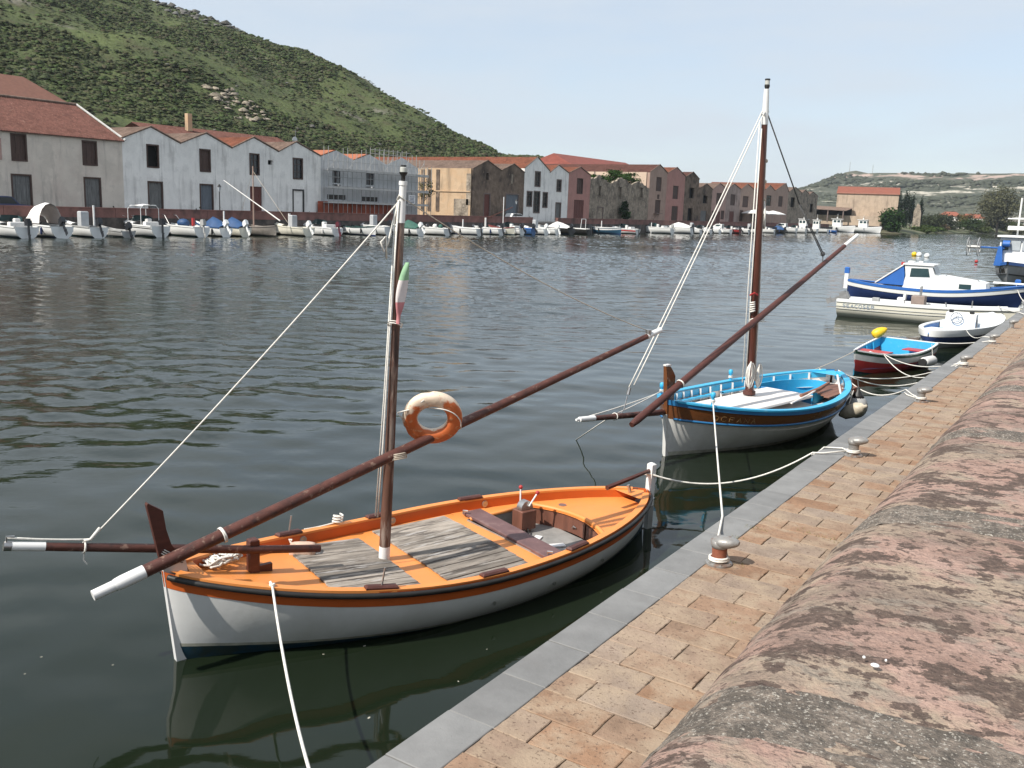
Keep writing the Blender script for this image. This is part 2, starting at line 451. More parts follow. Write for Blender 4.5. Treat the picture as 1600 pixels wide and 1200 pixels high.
# paving bricks in courses of 0.32 m, joints alternating
pav = kind(MB().box((-1.9, 45, HQ - 0.0235), (2.24, 100, 0.02)).build('pavement', M_mortar), 'structure')
def brick_mesh(L, seed):
    r = random.Random(seed); b_ = MB()
    n = 6; w = 0.3135
    hx, hy = L / 2, w / 2
    # worn outline: chamfered slab with slightly wandering edges
    def ring(off, z):
        P = []
        for a in range(4):
            c = [(-hx, -hy), (hx, -hy), (hx, hy), (-hx, hy)]
            p, q = c[a], c[(a + 1) % 4]
            for j in range(n):
                t = j / n
                x, yy = lerp(p[0], q[0], t), lerp(p[1], q[1], t)
                jx, jy = jit[a * n + j]
                s = 1 - off / max(hx, hy)
                P.append(((x + jx) * (1 - off / hx), (yy + jy) * (1 - off / hy), z))
        return P
    jit = [(r.uniform(-.0045, .0045), r.uniform(-.0045, .0045)) for _ in range(4 * n)]
    A, B, C = ring(0, -0.05), ring(0, -0.005), ring(0.006, 0.0)
    b_.grid([A, B, C], close=True)
    o = len(b_.v); b_.add(C, [tuple(range(4 * n))])
    me = b_.mesh('brick'); me.materials.append(M_brick); return me
BM = {}
def bmesh_for(L, s):
    key = (round(L, 3), s % 5)
    if key not in BM: BM[key] = brick_mesh(L, s)
    return BM[key]
rows = []
c0 = 4.56 - 0.32 * 10
for i in range(170):
    yc = c0 + 0.32 * i + 0.16
    xs = [-3.028, -2.77, -2.185, -1.60, -1.015, -0.80] if i % 2 == 0 else [-3.028, -2.477, -1.892, -1.307, -0.80]
    for a, b2_ in zip(xs[:-1], xs[1:]):
        rows.append((yc, (a + b2_) / 2, b2_ - a - 0.0075))
vis = [q for q in rows if q[1] < -1.85 and q[0] > 2.6]
vis.sort(key=lambda q: q[0])
first = set(vis[:300])
rest = MB()
for q in rows:
    z = HQ + rk.uniform(-.004, .003)
    if q in first:
        link('brick', bmesh_for(q[2], rk.randrange(99)), pav, (q[1] + rk.uniform(-.002, .002), q[0] + rk.uniform(-.002, .002), z),
             (rk.uniform(-.008, .008), rk.uniform(-.006, .006), rk.uniform(-.006, .006)))
    else:
        rest.cbox((q[1], q[0], z - 0.025), (q[2], 0.3125, 0.05), 0.005, rk.uniform(-.006, .006))
M_brick_far = mat('paving_brick_mixed', (0.285, 0.198, 0.142), 0.9, var=0.22, vs=2.2, col2=(0.37, 0.285, 0.205), c2s=1.6, c2t=(0.48, 0.58), c2a=0.7, c3=(0.15, 0.10, 0.07), c3s=42, c3t=(0.655, 0.69), c3a=0.8,
                  bump=0.006, bs=36, spec=0.2)
kind(rest.build('bricks', M_brick_far, pav), 'stuff')
# weeds in the joints
M_weed = mat('dry_weed', (0.20, 0.19, 0.07), 0.9, var=0.4, vs=9)
wb = MB()
for (cx_, cy_, n_, s_) in ((-3.03, 9.05, 60, .10), (-3.02, 9.5, 70, .13), (-2.98, 9.85, 40, .10), (-2.5, 9.72, 60, .22), (-2.2, 9.66, 60, .2), (-2.74, 8.33, 40, .05), (-2.35, 7.05, 25, .06), (-2.1, 10.9, 30, .15)):
    for _ in range(n_):
        x, yy = cx_ + rk.gauss(0, s_ * .55), cy_ + rk.gauss(0, .03); a = rk.uniform(0, 6.28); l = rk.uniform(.02, .05)
        dx, dy = math.cos(a) * .004, math.sin(a) * .004; tx, ty = rk.gauss(0, .012), rk.gauss(0, .012)
        wb.add([(x - dx, yy - dy, HQ - .02), (x + dx, yy + dy, HQ - .02), (x + tx, yy + ty, HQ - .02 + l)], [(0, 1, 2)])
kind(wb.build('weeds', M_weed, None, fix=False), 'stuff')

# ------------------------------------------------------------------ parapet wall with rounded coping, street side above the quay
def coping_material():
    m, t, b = nodes('lichened_stucco')
    N, K = t.nodes, t.links
    tc = N.new('ShaderNodeTexCoord')
    def noise_(scale, det, st=(1, 1, 1), rough=0.6, off=0):
        mp = N.new('ShaderNodeMapping'); mp.inputs['Scale'].default_value = st; mp.inputs['Location'].default_value = (off, off * .7, off * .3)
        K.new(tc.outputs['Object'], mp.inputs['Vector'])
        n = N.new('ShaderNodeTexNoise'); n.inputs['Scale'].default_value = scale; n.inputs['Detail'].default_value = det; n.inputs['Roughness'].default_value = rough
        K.new(mp.outputs['Vector'], n.inputs['Vector']); return n.outputs['Fac']
    def mr(x, a, c, lo=0, hi=1):
        n = N.new('ShaderNodeMapRange'); n.inputs['From Min'].default_value = a; n.inputs['From Max'].default_value = c
        n.inputs['To Min'].default_value = lo; n.inputs['To Max'].default_value = hi; K.new(x, n.inputs['Value']); return n.outputs['Result']
    def mix(f, A, B):
        n = N.new('ShaderNodeMix'); n.data_type = 'RGBA'; K.new(f, n.inputs['Factor'])
        for sck, val in (('A', A), ('B', B)):
            if hasattr(val, 'links'): K.new(val, n.inputs[sck])
            else: n.inputs[sck].default_value = (*val, 1)
        return n.outputs['Result']
    def mul(a, c):
        n = N.new('ShaderNodeMath'); n.operation = 'MULTIPLY'; K.new(a, n.inputs[0]); K.new(c, n.inputs[1]); return n.outputs[0]
    c = mix(mr(noise_(9, 8), .35, .65), (0.33, 0.215, 0.172), (0.415, 0.285, 0.235))
    c = mix(mr(noise_(3.2, 8, off=4), .47, .56, 0, .92), c, (0.36, 0.285, 0.215))          # beige areas
    c = mix(mr(noise_(2.4, 7, off=19), .55, .68, 0, .7), c, (0.30, 0.17, 0.14))
    smoke = mr(noise_(1.7, 9, (1.0, 1.2, 1.0), .68, off=31), .47, .60, 0, .70)
    c = mix(smoke, c, (0.165, 0.125, 0.105))
    c = mix(mr(noise_(5.5, 9, (1.0, 1.5, 1.0), .6, off=61), .56, .60, 0, .55), c, (0.27, 0.235, 0.195))   # grey scurf
    worn = mr(noise_(40, 6, off=7, rough=.65), .36, .50, .45, .95)
    dk = mr(noise_(6.2, 8, (1.0, 1.35, 1.0), .6, off=11), .548, .560)                        # crisp dark lichen patches
    c = mix(mul(dk, worn), c, (0.098, 0.072, 0.060))
    sp = mr(noise_(14, 8, (1.0, 1.35, 1.0), .6, off=23), .572, .586)
    c = mix(mul(sp, worn), c, (0.105, 0.076, 0.064))
    sp2 = mr(noise_(30, 7, (1.0, 1.3, 1.0), .6, off=43), .59, .61, 0, .8)
    c = mix(sp2, c, (0.12, 0.085, 0.07))
    c = mix(mr(noise_(95, 5, off=3, rough=.7), .45, .68, 0, .28), c, (0.11, 0.08, 0.068))
    c = mix(mr(noise_(70, 5, off=13, rough=.7), .63, .68, 0, .5), c, (0.46, 0.40, 0.34))
    K.new(c, b.inputs['Base Color']); b.inputs['Roughness'].default_value = 0.92; b.inputs['Specular IOR Level'].default_value = 0.15
    bn = N.new('ShaderNodeBump'); bn.inputs['Distance'].default_value = 0.012
    K.new(noise_(45, 8), bn.inputs['Height'])
    b2 = N.new('ShaderNodeBump'); b2.inputs['Distance'].default_value = 0.03; K.new(noise_(9, 6), b2.inputs['Height']); K.new(bn.outputs['Normal'], b2.inputs['Normal'])
    K.new(b2.outputs['Normal'], b.inputs['Normal'])
    return m
M_cop = coping_material()
M_joint = mat('rough_cement', (0.245, 0.20, 0.162), 0.95, var=0.5, vs=45, col2=(0.10, 0.085, 0.07), c2s=14, c2t=(0.44, 0.56), c2a=0.75, c3=(0.54, 0.49, 0.42), c3s=115, c3t=(0.57, 0.62), c3a=0.9, bump=0.02, bs=90)
def profile():
    P = [(-0.765, 1.0), (-0.765, 1.6), (-0.762, 2.2), (-0.76, 2.8), (-0.757, 3.05)]
    for i in range(1, 13):
        a = math.pi - i / 12 * math.pi / 2
        P.append((-0.50 + 0.257 * math.cos(a), 3.135 + 0.257 * math.sin(a)))
    for i in range(1, 12):
        t = i / 11
        P.append((-0.50 + t * 0.80, 3.392 + 0.014 * math.sin(t * math.pi)))
    for i in range(1, 9):
        a = math.pi / 2 - i / 8 * math.pi / 2
        P.append((0.30 + 0.25 * math.cos(a), 3.135 + 0.257 * math.sin(a)))
    P += [(0.552, 2.6), (0.552, 2.2)]
    return P
PR = profile()
wall = thing('parapet_wall', 'thick stuccoed parapet wall with rounded lichen-stained top beside the brick quay', 'wall', (0, 0, 0))
def coping(y0, y1, ny, amp, sc, swell=0.0, ragged=0):
    rows = []
    for j in range(ny + 1):
        yy = lerp(y0, y1, j / ny); row = []
        for i, (x, z) in enumerate(PR):
            nx, nz = (x - (-0.1)), (z - 2.9)
            l = math.hypot(nx, nz) or 1
            d = noise.fractal(Vector((x * sc, yy * sc, z * sc)), 0.9, 2.1, 5) * amp + noise.noise(Vector((x * 1.6 + 9, yy * 1.1, z * 1.6))) * 0.014
            e = min(j, ny - j) / ny
            d += swell * math.sin(math.pi * j / ny) - 0.006 * max(0, 1 - e * 10)
            yj = (noise.fractal(Vector((x * 7, y0 * 3.1, z * 7)), 1, 2, 4) * .10 * max(0, 1 - j / ny * 8) + noise.fractal(Vector((x * 7, y1 * 3.1 + 5, z * 7)), 1, 2, 4) * .10 * max(0, 1 - (ny - j) / ny * 8)) * ragged
            row.append((x + nx / l * d, yy + yj, z + nz / l * d))
        rows.append(row)
    return rows
jy = [-1.44 + 1.62 * i for i in range(0, 15)]
for i, yy in enumerate(jy):
    bw = 0.062
    b_ = MB(); b_.grid(coping(yy - bw * 2.1, yy + bw * 2.1, 22, 0.006, 38, -0.004)); b_.build('mortar_joint', M_joint, wall, smooth=True)
    if i < len(jy) - 1:
        n_ = 60 if yy < 6 else 24
        b_ = MB(); b_.grid(coping(yy + bw * .8, jy[i + 1] - bw * .8, n_, 0.006, 7, 0.0, 1)); b_.build('coping_block', M_cop, wall, smooth=True)
b_ = MB()
for (x, yy, rr) in ((-0.36, 2.10, .011), (-0.39, 2.125, .004), (-0.345, 2.14, .003)):
    b_.ball((x, yy, 3.412), (rr, rr * .8, .004), 8, 4)
b_.build('bird_dropping', M_white_paint, wall, smooth=True)
b_ = MB(); b_.box((1.8, 20, 2.3), (2.5, 80, 0.2))
kind(b_.build('upper_street', M_street), 'structure')

# ------------------------------------------------------------------ hills
def interp(T, x):
    if x <= T[0][0]: return T[0][1]
    for (a, h0), (b2_, h1) in zip(T[:-1], T[1:]):
        if x <= b2_: return lerp(h0, h1, (x - a) / (b2_ - a))
    return T[-1][1]
RIDGE = [(-250, 83), (115, 79), (190, 74), (224, 71.5), (236, 71), (249, 69), (260, 65), (268, 61.5), (280, 55), (308, 49.5), (342, 41.5), (370, 35), (414, 28.5), (440, 26), (479, 20), (560, 9), (640, 4), (900, 2)]
def hill_h(x, y):
    r = interp(RIDGE, y)
    t = min(max((-135 - x) / 165.0, 0), 1.35)
    base = 2.2 + (r - 2.2) * (t ** 0.92 if t <= 1 else 1 - (t - 1) * 0.6)
    v = Vector((x * 0.018, y * 0.018, 0))
    e = math.sin(min(t, 1) * math.pi)
    return base + (noise.fractal(v, 1.0, 2.0, 5) * 5.5) * (0.15 + e) * min(1, r / 40) + noise.noise(Vector((x * .09, y * .09, 3))) * 0.8 * min(1, t * 5)
def hill_material():
    m, t, b = nodes('hill_ground')
    N, K = t.nodes, t.links
    tc = N.new('ShaderNodeTexCoord')
    def noise_(scale, det=8, off=0, st=(1, 1, 1)):
        mp = N.new('ShaderNodeMapping'); mp.inputs['Location'].default_value = (off, off, 0); mp.inputs['Scale'].default_value = st
        K.new(tc.outputs['Object'], mp.inputs['Vector'])
        n = N.new('ShaderNodeTexNoise'); n.inputs['Scale'].default_value = scale; n.inputs['Detail'].default_value = det; K.new(mp.outputs['Vector'], n.inputs['Vector']); return n.outputs['Fac']
    def mr(x, a, c, lo=0, hi=1):
        n = N.new('ShaderNodeMapRange'); n.inputs['From Min'].default_value = a; n.inputs['From Max'].default_value = c
        n.inputs['To Min'].default_value = lo; n.inputs['To Max'].default_value = hi; K.new(x, n.inputs['Value']); return n.outputs['Result']
    def mix(f, A, B):
        n = N.new('ShaderNodeMix'); n.data_type = 'RGBA'; K.new(f, n.inputs['Factor'])
        for sck, val in (('A', A), ('B', B)):
            if hasattr(val, 'links'): K.new(val, n.inputs[sck])
            else: n.inputs[sck].default_value = (*val, 1)
        return n.outputs['Result']
    c = mix(mr(noise_(0.08), .35, .65), (0.066, 0.080, 0.038), (0.102, 0.124, 0.050))
    c = mix(mr(noise_(0.25, off=5), .5, .7, 0, .6), c, (0.075, 0.062, 0.040))
    c = mix(mr(noise_(0.05, off=40), .62, .70, 0, .8), c, (0.20, 0.18, 0.15))
    K.new(c, b.inputs['Base Color']); b.inputs['Roughness'].default_value = 0.95; b.inputs['Specular IOR Level'].default_value = 0.1
    bn = N.new('ShaderNodeBump'); bn.inputs['Distance'].default_value = 0.6; K.new(noise_(0.8), bn.inputs['Height']); K.new(bn.outputs['Normal'], b.inputs['Normal'])
    return m
M_hill = hill_material()
rows = []
for yy in np.linspace(-60, 900, 150):
    rows.append([(x, yy, hill_h(x, yy)) for x in np.linspace(-112, -420, 60)])
b_ = MB(); b_.grid(rows)
hill = kind(b_.build('scrub_hill', M_hill, smooth=True), 'structure')

# ground behind and under the far town, and the far end of the river
M_earth = mat('bank_earth', (0.11, 0.10, 0.06), 0.95, var=0.3, vs=0.3, col2=(0.06, 0.085, 0.025), c2s=0.12, c2t=(0.4, 0.6), bump=0.1, bs=1)
def slab(name, poly, z0, z1, m, k='structure'):
    b_ = MB(); b_.prism([(p[0], p[1], z0) for p in poly], (0, 0, z1 - z0)); return kind(b_.build(name, m), k)
slab('far_street', [(-93.4, -60), (-93.4, 357), (-150, 357), (-150, -60)], -1.0, 2.1, M_street)
# bank sheet following the curve of the river end
EDGE = [(-93.2, 381), (-82, 381), (-75.5, 387), (-78, 470), (-75, 540), (-67, 620), (-57, 680), (-20, 760), (120, 830)]
rows = []
for (x, yy) in EDGE:
    d = Vector((-1.0, 0.25)).normalized() if yy < 640 else Vector((-.5, 1)).normalized()
    r_ = []
    for s_, z in ((0, -0.8), (0, 0.25), (2, 0.9), (6, 1.5), (18, 2.2), (60, 3.0), (300, 4.0)):
        r_.append((x + d.x * s_ + rk.uniform(-.8, .8), yy + d.y * s_, z))
    rows.append(r_)
b_ = MB(); b_.grid(rows); kind(b_.build('river_bank', M_earth), 'structure')
slab('plain', [(-2500, 390), (-95, 391), (-92, 560), (-60, 780), (2500, 860), (2500, 2600), (-2500, 2600)], -2.0, -0.35, M_earth)
b_ = MB(); b_.add([(-2500, -900, -1.2), (2500, -900, -1.2), (2500, 380, -1.2), (-2500, 380, -1.2)], [(0, 1, 2, 3)]); kind(b_.build('ground', M_earth), 'structure')

# flat-topped limestone hill at the end of the valley
MESA = [(-900, 4), (-620, 14), (-519, 27), (-443, 49), (-410, 62), (-384, 77), (-364, 80), (-356, 76.5), (-308, 77), (-220, 77), (-139, 78), (-26, 79), (300, 82), (900, 80)]
def mesa_material():
    m, t, b = nodes('limestone_scrub')
    N, K = t.nodes, t.links
    tc = N.new('ShaderNodeTexCoord'); sep = N.new('ShaderNodeSeparateXYZ'); K.new(tc.outputs['Object'], sep.inputs[0])
    def noise_(scale, det=8, off=0, st=(1, 1, 1)):
        mp = N.new('ShaderNodeMapping'); mp.inputs['Location'].default_value = (off, off, off); mp.inputs['Scale'].default_value = st
        K.new(tc.outputs['Object'], mp.inputs['Vector'])
        n = N.new('ShaderNodeTexNoise'); n.inputs['Scale'].default_value = scale; n.inputs['Detail'].default_value = det; n.inputs['Roughness'].default_value = .65; K.new(mp.outputs['Vector'], n.inputs['Vector']); return n.outputs['Fac']
    def mr(x, a, c, lo=0, hi=1):
        n = N.new('ShaderNodeMapRange'); n.inputs['From Min'].default_value = a; n.inputs['From Max'].default_value = c
        n.inputs['To Min'].default_value = lo; n.inputs['To Max'].default_value = hi; K.new(x, n.inputs['Value']); return n.outputs['Result']
    def mth(op, a, c):
        n = N.new('ShaderNodeMath'); n.operation = op
        for i, x in enumerate((a, c)):
            if hasattr(x, 'links'): K.new(x, n.inputs[i])
            else: n.inputs[i].default_value = x
        return n.outputs[0]
    def mix(f, A, B):
        n = N.new('ShaderNodeMix'); n.data_type = 'RGBA'; K.new(f, n.inputs['Factor'])
        for sck, val in (('A', A), ('B', B)):
            if hasattr(val, 'links'): K.new(val, n.inputs[sck])
            else: n.inputs[sck].default_value = (*val, 1)
        return n.outputs['Result']
    c = mix(mr(noise_(0.06, 9), .4, .6), (0.062, 0.070, 0.052), (0.105, 0.110, 0.082))
    c = mix(mr(noise_(0.012, 6, 9), .5, .6, 0, .6), c, (0.13, 0.125, 0.09))
    zz = mth('ADD', sep.outputs['Z'], mth('MULTIPLY', noise_(0.012, 4, 3), 34.0))
    def band(z0, w, thr, off, colr, cc):
        d = mth('ABSOLUTE', mth('SUBTRACT', zz, z0), 0.0)
        f = mth('MULTIPLY', mr(d, w * .6, w, 1, 0), mr(noise_(0.02, 8, off, (1, 1, .6)), thr, thr + .06))
        return mix(f, cc, colr)
    c = band(88.5, 4.5, .46, 50, (0.42, 0.32, 0.27), c)
    c = band(72, 5.5, .49, 70, (0.52, 0.47, 0.39), c)
    c = band(61, 4.5, .51, 90, (0.50, 0.46, 0.38), c)
    c = band(46, 3.5, .55, 20, (0.42, 0.40, 0.32), c)
    K.new(c, b.inputs['Base Color']); b.inputs['Roughness'].default_value = 0.95; b.inputs['Specular IOR Level'].default_value = 0.1
    bn = N.new('ShaderNodeBump'); bn.inputs['Distance'].default_value = 4.0; K.new(noise_(0.09), bn.inputs['Height']); K.new(bn.outputs['Normal'], b.inputs['Normal'])
    return m
rows = []
for x in np.linspace(-900, 900, 220):
    top = interp(MESA, x) ; r_ = []
    for t in [0, .12, .25, .38, .5, .6, .7, .78, .86, .91, .94, .97, .985, 1.0, 1.15, 1.6]:
        yy = 1010 + t * 490
        s_ = (t ** 1.15) if t <= 1 else 1.0
        if t > .93 and t <= 1: s_ = lerp(.93 ** 1.15 - .05, 1.0, (t - .93) / .07)
        n1 = noise.fractal(Vector((x * .012, yy * .012, 0)), 1, 2, 5)
        z = 3 + (top - 3) * s_ + n1 * 5 * math.sin(math.pi * min(t, 1)) + (noise.noise(Vector((x * .05, 0, 7))) * 1.0 if t >= 1 else 0)
        r_.append((x, yy + n1 * 25 * (0 if t >= .98 else 1), z))
    rows.append(r_)
b_ = MB(); b_.grid(rows); kind(b_.build('limestone_plateau', mesa_material(), smooth=True), 'structure')

# scrub on the left hill: bushes as one mass
def ico(sub):
    bm = bmesh.new(); bmesh.ops.create_icosphere(bm, subdivisions=sub, radius=1)
    v = np.array([q.co[:] for q in bm.verts]); f = np.array([[q.index for q in p.verts] for p in bm.faces]); bm.free(); return v, f
def blob_mesh(name, items, sub=1, rough=0.35, seed=1, mats=None, midx=None):
    """one mesh of many lumpy blobs; items: (x, y, z, rx, ry, rz)"""
    r = np.random.default_rng(seed); bv, bf = ico(sub) if sub else (np.array([(1, 0, 0), (-.5, .87, 0), (-.5, -.87, 0), (.3, .5, .8), (-.6, 0, .75), (.3, -.5, .85)], dtype=float), np.array([(3, 4, 5), (0, 3, 5), (0, 1, 3), (1, 4, 3), (1, 2, 4), (2, 5, 4), (2, 0, 5)])); nv, nf = len(bv), len(bf); n = len(items)
    V = np.empty((n, nv, 3)); F = np.empty((n, nf, 3), dtype=np.int64)
    var = [1 + rough * r.normal(size=nv).clip(-1.6, 1.6) for _ in range(24)]
    for i, (x, y_, z, a, b_, c) in enumerate(items):
        p = bv * var[i % 24][:, None]
        w = r.uniform(0, 6.28); cs, sn = math.cos(w), math.sin(w)
        q = np.stack([p[:, 0] * cs - p[:, 1] * sn, p[:, 0] * sn + p[:, 1] * cs, p[:, 2]], 1)
        V[i] = q * (a, b_, c) + (x, y_, z); F[i] = bf + i * nv
    me = bpy.data.meshes.new(name)
    V = V.reshape(-1, 3); F = F.reshape(-1, 3)
    me.vertices.add(len(V)); me.vertices.foreach_set('co', V.ravel())
    me.loops.add(F.size); me.loops.foreach_set('vertex_index', F.ravel().astype(np.int32))
    me.polygons.add(len(F)); me.polygons.foreach_set('loop_start', np.arange(0, F.size, 3, dtype=np.int32))
    if midx is not None: me.polygons.foreach_set('material_index', np.repeat(np.array(midx, dtype=np.int32), nf))
    me.update(calc_edges=True)
    for m in mats: me.materials.append(m)
    return me
def leaf(name, col, var=.35, vs=0.6):
    return mat(name, col, 0.9, var=var, vs=vs, col2=tuple(c * .45 for c in col), c2s=vs * 1.5, c2t=(.5, .62), c2a=.7, bump=0.25, bs=3.0, spec=0.1)
M_bush = [leaf('bush_dark', (0.058, 0.072, 0.036)), leaf('bush_olive', (0.080, 0.088, 0.044)), leaf('bush_green', (0.066, 0.094, 0.036)), leaf('bush_brown', (0.082, 0.076, 0.048)),
          mat('hill_rock', (0.13, 0.125, 0.115), .95, var=.3, vs=.6, col2=(0.05, 0.05, 0.045), c2s=.8, c2t=(.5, .6), bump=.3, bs=1.5), mat('pale_rock', (0.30, 0.26, 0.20), .95, var=.3, vs=.5, col2=(0.12, .10, .08), c2s=.7, c2t=(.52, .6), bump=.3, bs=1.5)]
rg = random.Random(11)
items, mi = [], []
while len(items) < 150000:
    yy = 40 + 420 * rg.random() ** 1.0; x = -128 - 185 * rg.random()
    if x < -305 and yy < 200: continue
    g = noise.fractal(Vector((x * .026 + 5, yy * .010 + 2, 1.7)), 1, 2, 4)
    t = (-135 - x) / 165
    band_ = math.exp(-((t - .62) / .30) ** 2)
    if g > 0.14 - .17 * band_ and rg.random() < .88: continue
    d = 0.75 + (math.hypot(x, yy) - 150) / 320.0
    s_ = rg.choice((.20, .24, .28, .34, .42, .6)) * (0.62 + .36 * d) * rg.uniform(.8, 1.25)
    z = hill_h(x, yy)
    k = rg.choices((0, 1, 2, 3), (5, 4, 4, 1.6))[0]
    # dark rocks along the crest, a pale outcrop above the gables
    r = interp(RIDGE, yy)
    if t > .9 and 215 < yy < 300 and rg.random() < .4: k = 4; s_ *= 1.7
    if abs(x + 178) < 6 and abs(yy - 152) < 6 and rg.random() < .30: k = 5; s_ *= 1.6
    if rg.random() < .003: k = 4
    items.append((x, yy, z + s_ * .25, s_ * rg.uniform(1.0, 1.7), s_ * rg.uniform(1.0, 1.7), s_ * rg.uniform(.5, .9))); mi.append(k)
scrub = link('hillside_scrub', blob_mesh('hillside_scrub', items, 0, .30, 5, M_bush, mi))
kind(scrub, 'stuff')

items = []
for _ in range(6500):
    x = rg.uniform(-620, 420); t = rg.random() ** .8; yy = 1010 + t * 490; top = interp(MESA, x)
    if noise.noise(Vector((x * .01, t * 6, 4))) < -.12: continue
    z = 3 + (top - 3) * t ** 1.15 + noise.fractal(Vector((x * .012, yy * .012, 0)), 1, 2, 5) * 5 * math.sin(math.pi * t)
    s_ = rg.uniform(1.6, 4.2); items.append((x, yy, z, s_ * 1.3, s_ * 1.3, s_ * .7))
kind(link('plateau_scrub', blob_mesh('plateau_scrub', items, 1, .3, 8, [mat('far_scrub', (.066, .072, .052), .95, var=.3, vs=.05, spec=.1)])), 'stuff')
# ------------------------------------------------------------------ far bank: quay wall, street parapet
FX = -99.0                                    # plane of the facades
fw_ = thing('quay_wall', 'long red-brown stone parapet over dark quay wall behind the moored boats on the far bank', 'wall', (-93.2, 100, 0))
b_ = MB(); b_.box((0, 45, 0.45), (0.6, 410, 2.9)); b_.build('stone_base', M_quay_stone, fw_)
def parapet(y0, y1):
    n = max(1, int((y1 - y0) / 12))
    for i in range(n):
        a, c = lerp(y0, y1, i / n), lerp(y0, y1, (i + 1) / n)
        b_ = MB(); b_.box((0.02, (a + c) / 2 - 100, 2.36), (0.5, c - a - .04, 0.94)); b_.box((0.02, (a + c) / 2 - 100, 2.9), (0.62, c - a - .02, 0.13)); b_.build('parapet_block', M_red_stone, fw_)
parapet(-60, 147.5); parapet(156.5, 350)
b_ = MB(); b_.prism([(1.6, 48, -.5), (1.6, 57, -.5), (1.6, 57, .35), (1.6, 48, 1.7)], (-1.2, 0, 0)); b_.build('slipway', M_plank_grey, fw_)

# ------------------------------------------------------------------ facades with real openings
def facade(mb, y0, y1, zb, top, ops, x):
    """wall sheet at x from y0 to y1, base zb, upper edge given by top(y), with rectangular openings"""
    ys = sorted(set([y0, y1] + [q for o in ops for q in (o[0], o[1]) if y0 < q < y1] + [q for q in top.breaks if y0 < q < y1]))
    for a, c in zip(ys[:-1], ys[1:]):
        m_ = (a + c) / 2
        cuts = sorted([(o[3], o[2]) for o in ops if o[0] <= m_ <= o[1]])
        z = zb
        for lo, hi in cuts:
            if lo > z + 1e-4: mb.add([(x, a, z), (x, c, z), (x, c, lo), (x, a, lo)], [(0, 1, 2, 3)])
            z = hi
        mb.add([(x, a, z), (x, c, z), (x, c, top(c)), (x, a, top(a))], [(0, 1, 2, 3)])
    for o in ops:                                                   # reveals
        d = 0.35; a, c, hi, lo = o[:4]
        mb.add([(x, a, lo), (x - d, a, lo), (x - d, a, hi), (x, a, hi)], [(0, 1, 2, 3)])
        mb.add([(x, c, lo), (x - d, c, lo), (x - d, c, hi), (x, c, hi)], [(0, 1, 2, 3)])
        mb.add([(x, a, hi), (x - d, a, hi), (x - d, c, hi), (x, c, hi)], [(0, 1, 2, 3)])
        mb.add([(x, a, lo), (x - d, a, lo), (x - d, c, lo), (x, c, lo)], [(0, 1, 2, 3)])
class Top:
    def __init__(s, P): s.P = P; s.breaks = [p[0] for p in P]
    def __call__(s, y): return interp(s.P, y)
OPM = {'shutter': M_brown_wood, 'grey': M_grey_wood, 'blue': M_blue_door, 'red': M_red_door, 'glass': M_pane, 'dark': M_dark, 'white': M_white_wall, 'stone': M_ruin}
FRM = {'brown': M_brown_wood, 'stone': M_stone_frame, 'none': None, 'dark': M_black}
def opening(root, o, x, oy):
    """o: (ya, yb, ztop, zbottom, kind, what, frame)"""
    a, c, hi, lo, k, what, fr = o
    if k == 'open': return
    f = None
    w, h = c - a, hi - lo
    pn = 'window' if what == 'w' else 'door'
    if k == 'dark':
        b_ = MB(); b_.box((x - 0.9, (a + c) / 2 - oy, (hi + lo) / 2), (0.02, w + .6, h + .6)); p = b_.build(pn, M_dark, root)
    else:
        b_ = MB(); n = max(2, int(round(w / .55)))
        if k == 'glass':
            b_.box((x - 0.22, (a + c) / 2 - oy, (hi + lo) / 2), (0.04, w, h))
        elif k in ('white', 'stone'):
            b_.box((x - 0.14, (a + c) / 2 - oy, (hi + lo) / 2), (0.1, w, h))
        else:
            for i in range(n):                                       # boards
                b_.box((x - 0.20 + (.012 if i % 2 else 0), a - oy + (i + .5) * w / n, (hi + lo) / 2), (0.06, w / n - .025, h - .02))
            b_.box((x - 0.15, (a + c) / 2 - oy, lo + h * .25), (0.04, w, .12)); b_.box((x - 0.15, (a + c) / 2 - oy, lo + h * .75), (0.04, w, .12))
        p = b_.build(pn, OPM[k], root)
        if k == 'glass':
            b_ = MB(); b_.box((x - 0.17, (a + c) / 2 - oy, (hi + lo) / 2), (0.05, .07, h))
            for q in (.35, .7): b_.box((x - 0.17, (a + c) / 2 - oy, lo + h * q), (0.05, w, .06))
            b_.build('glazing_bars', M_brown_wood, p)
    if FRM[fr]:
        b_ = MB(); t = .17 if fr == 'brown' else .22
        b_.box((x - .06, a - oy + t / 2 - .02, (hi + lo) / 2), (.2, t, h + .04)); b_.box((x - .06, c - oy - t / 2 + .02, (hi + lo) / 2), (.2, t, h + .04))
        b_.box((x - .062, (a + c) / 2 - oy, hi - t / 2 + .02), (.2, w - 2 * t + .04, t))
        if what == 'w': b_.box((x - .055, (a + c) / 2 - oy, lo + t / 2 - .03), (.24, w - 2 * t + .04, t))
        b_.build('frame', FRM[fr], p)
def roof_sheet(mb, A, B, C, D, per=0.26, amp=0.045, th=0.10):
    """corrugated tile slope A-B (eave) to D-C (ridge)"""
    A, B, C, D = map(Vector, (A, B, C, D)); n = max(2, int((B - A).length / per)); N_ = (B - A).cross(D - A).normalized()
    if N_.z < 0: N_ = -N_
    lo, hi, lb = [], [], []
    for i in range(n * 2 + 1):
        t = i / (n * 2); o = N_ * (amp if i % 2 else -amp)
        lo.append(A.lerp(B, t) + o); hi.append(D.lerp(C, t) + o); lb.append(A.lerp(B, t) - N_ * th)
    mb.grid([lb, lo, hi])
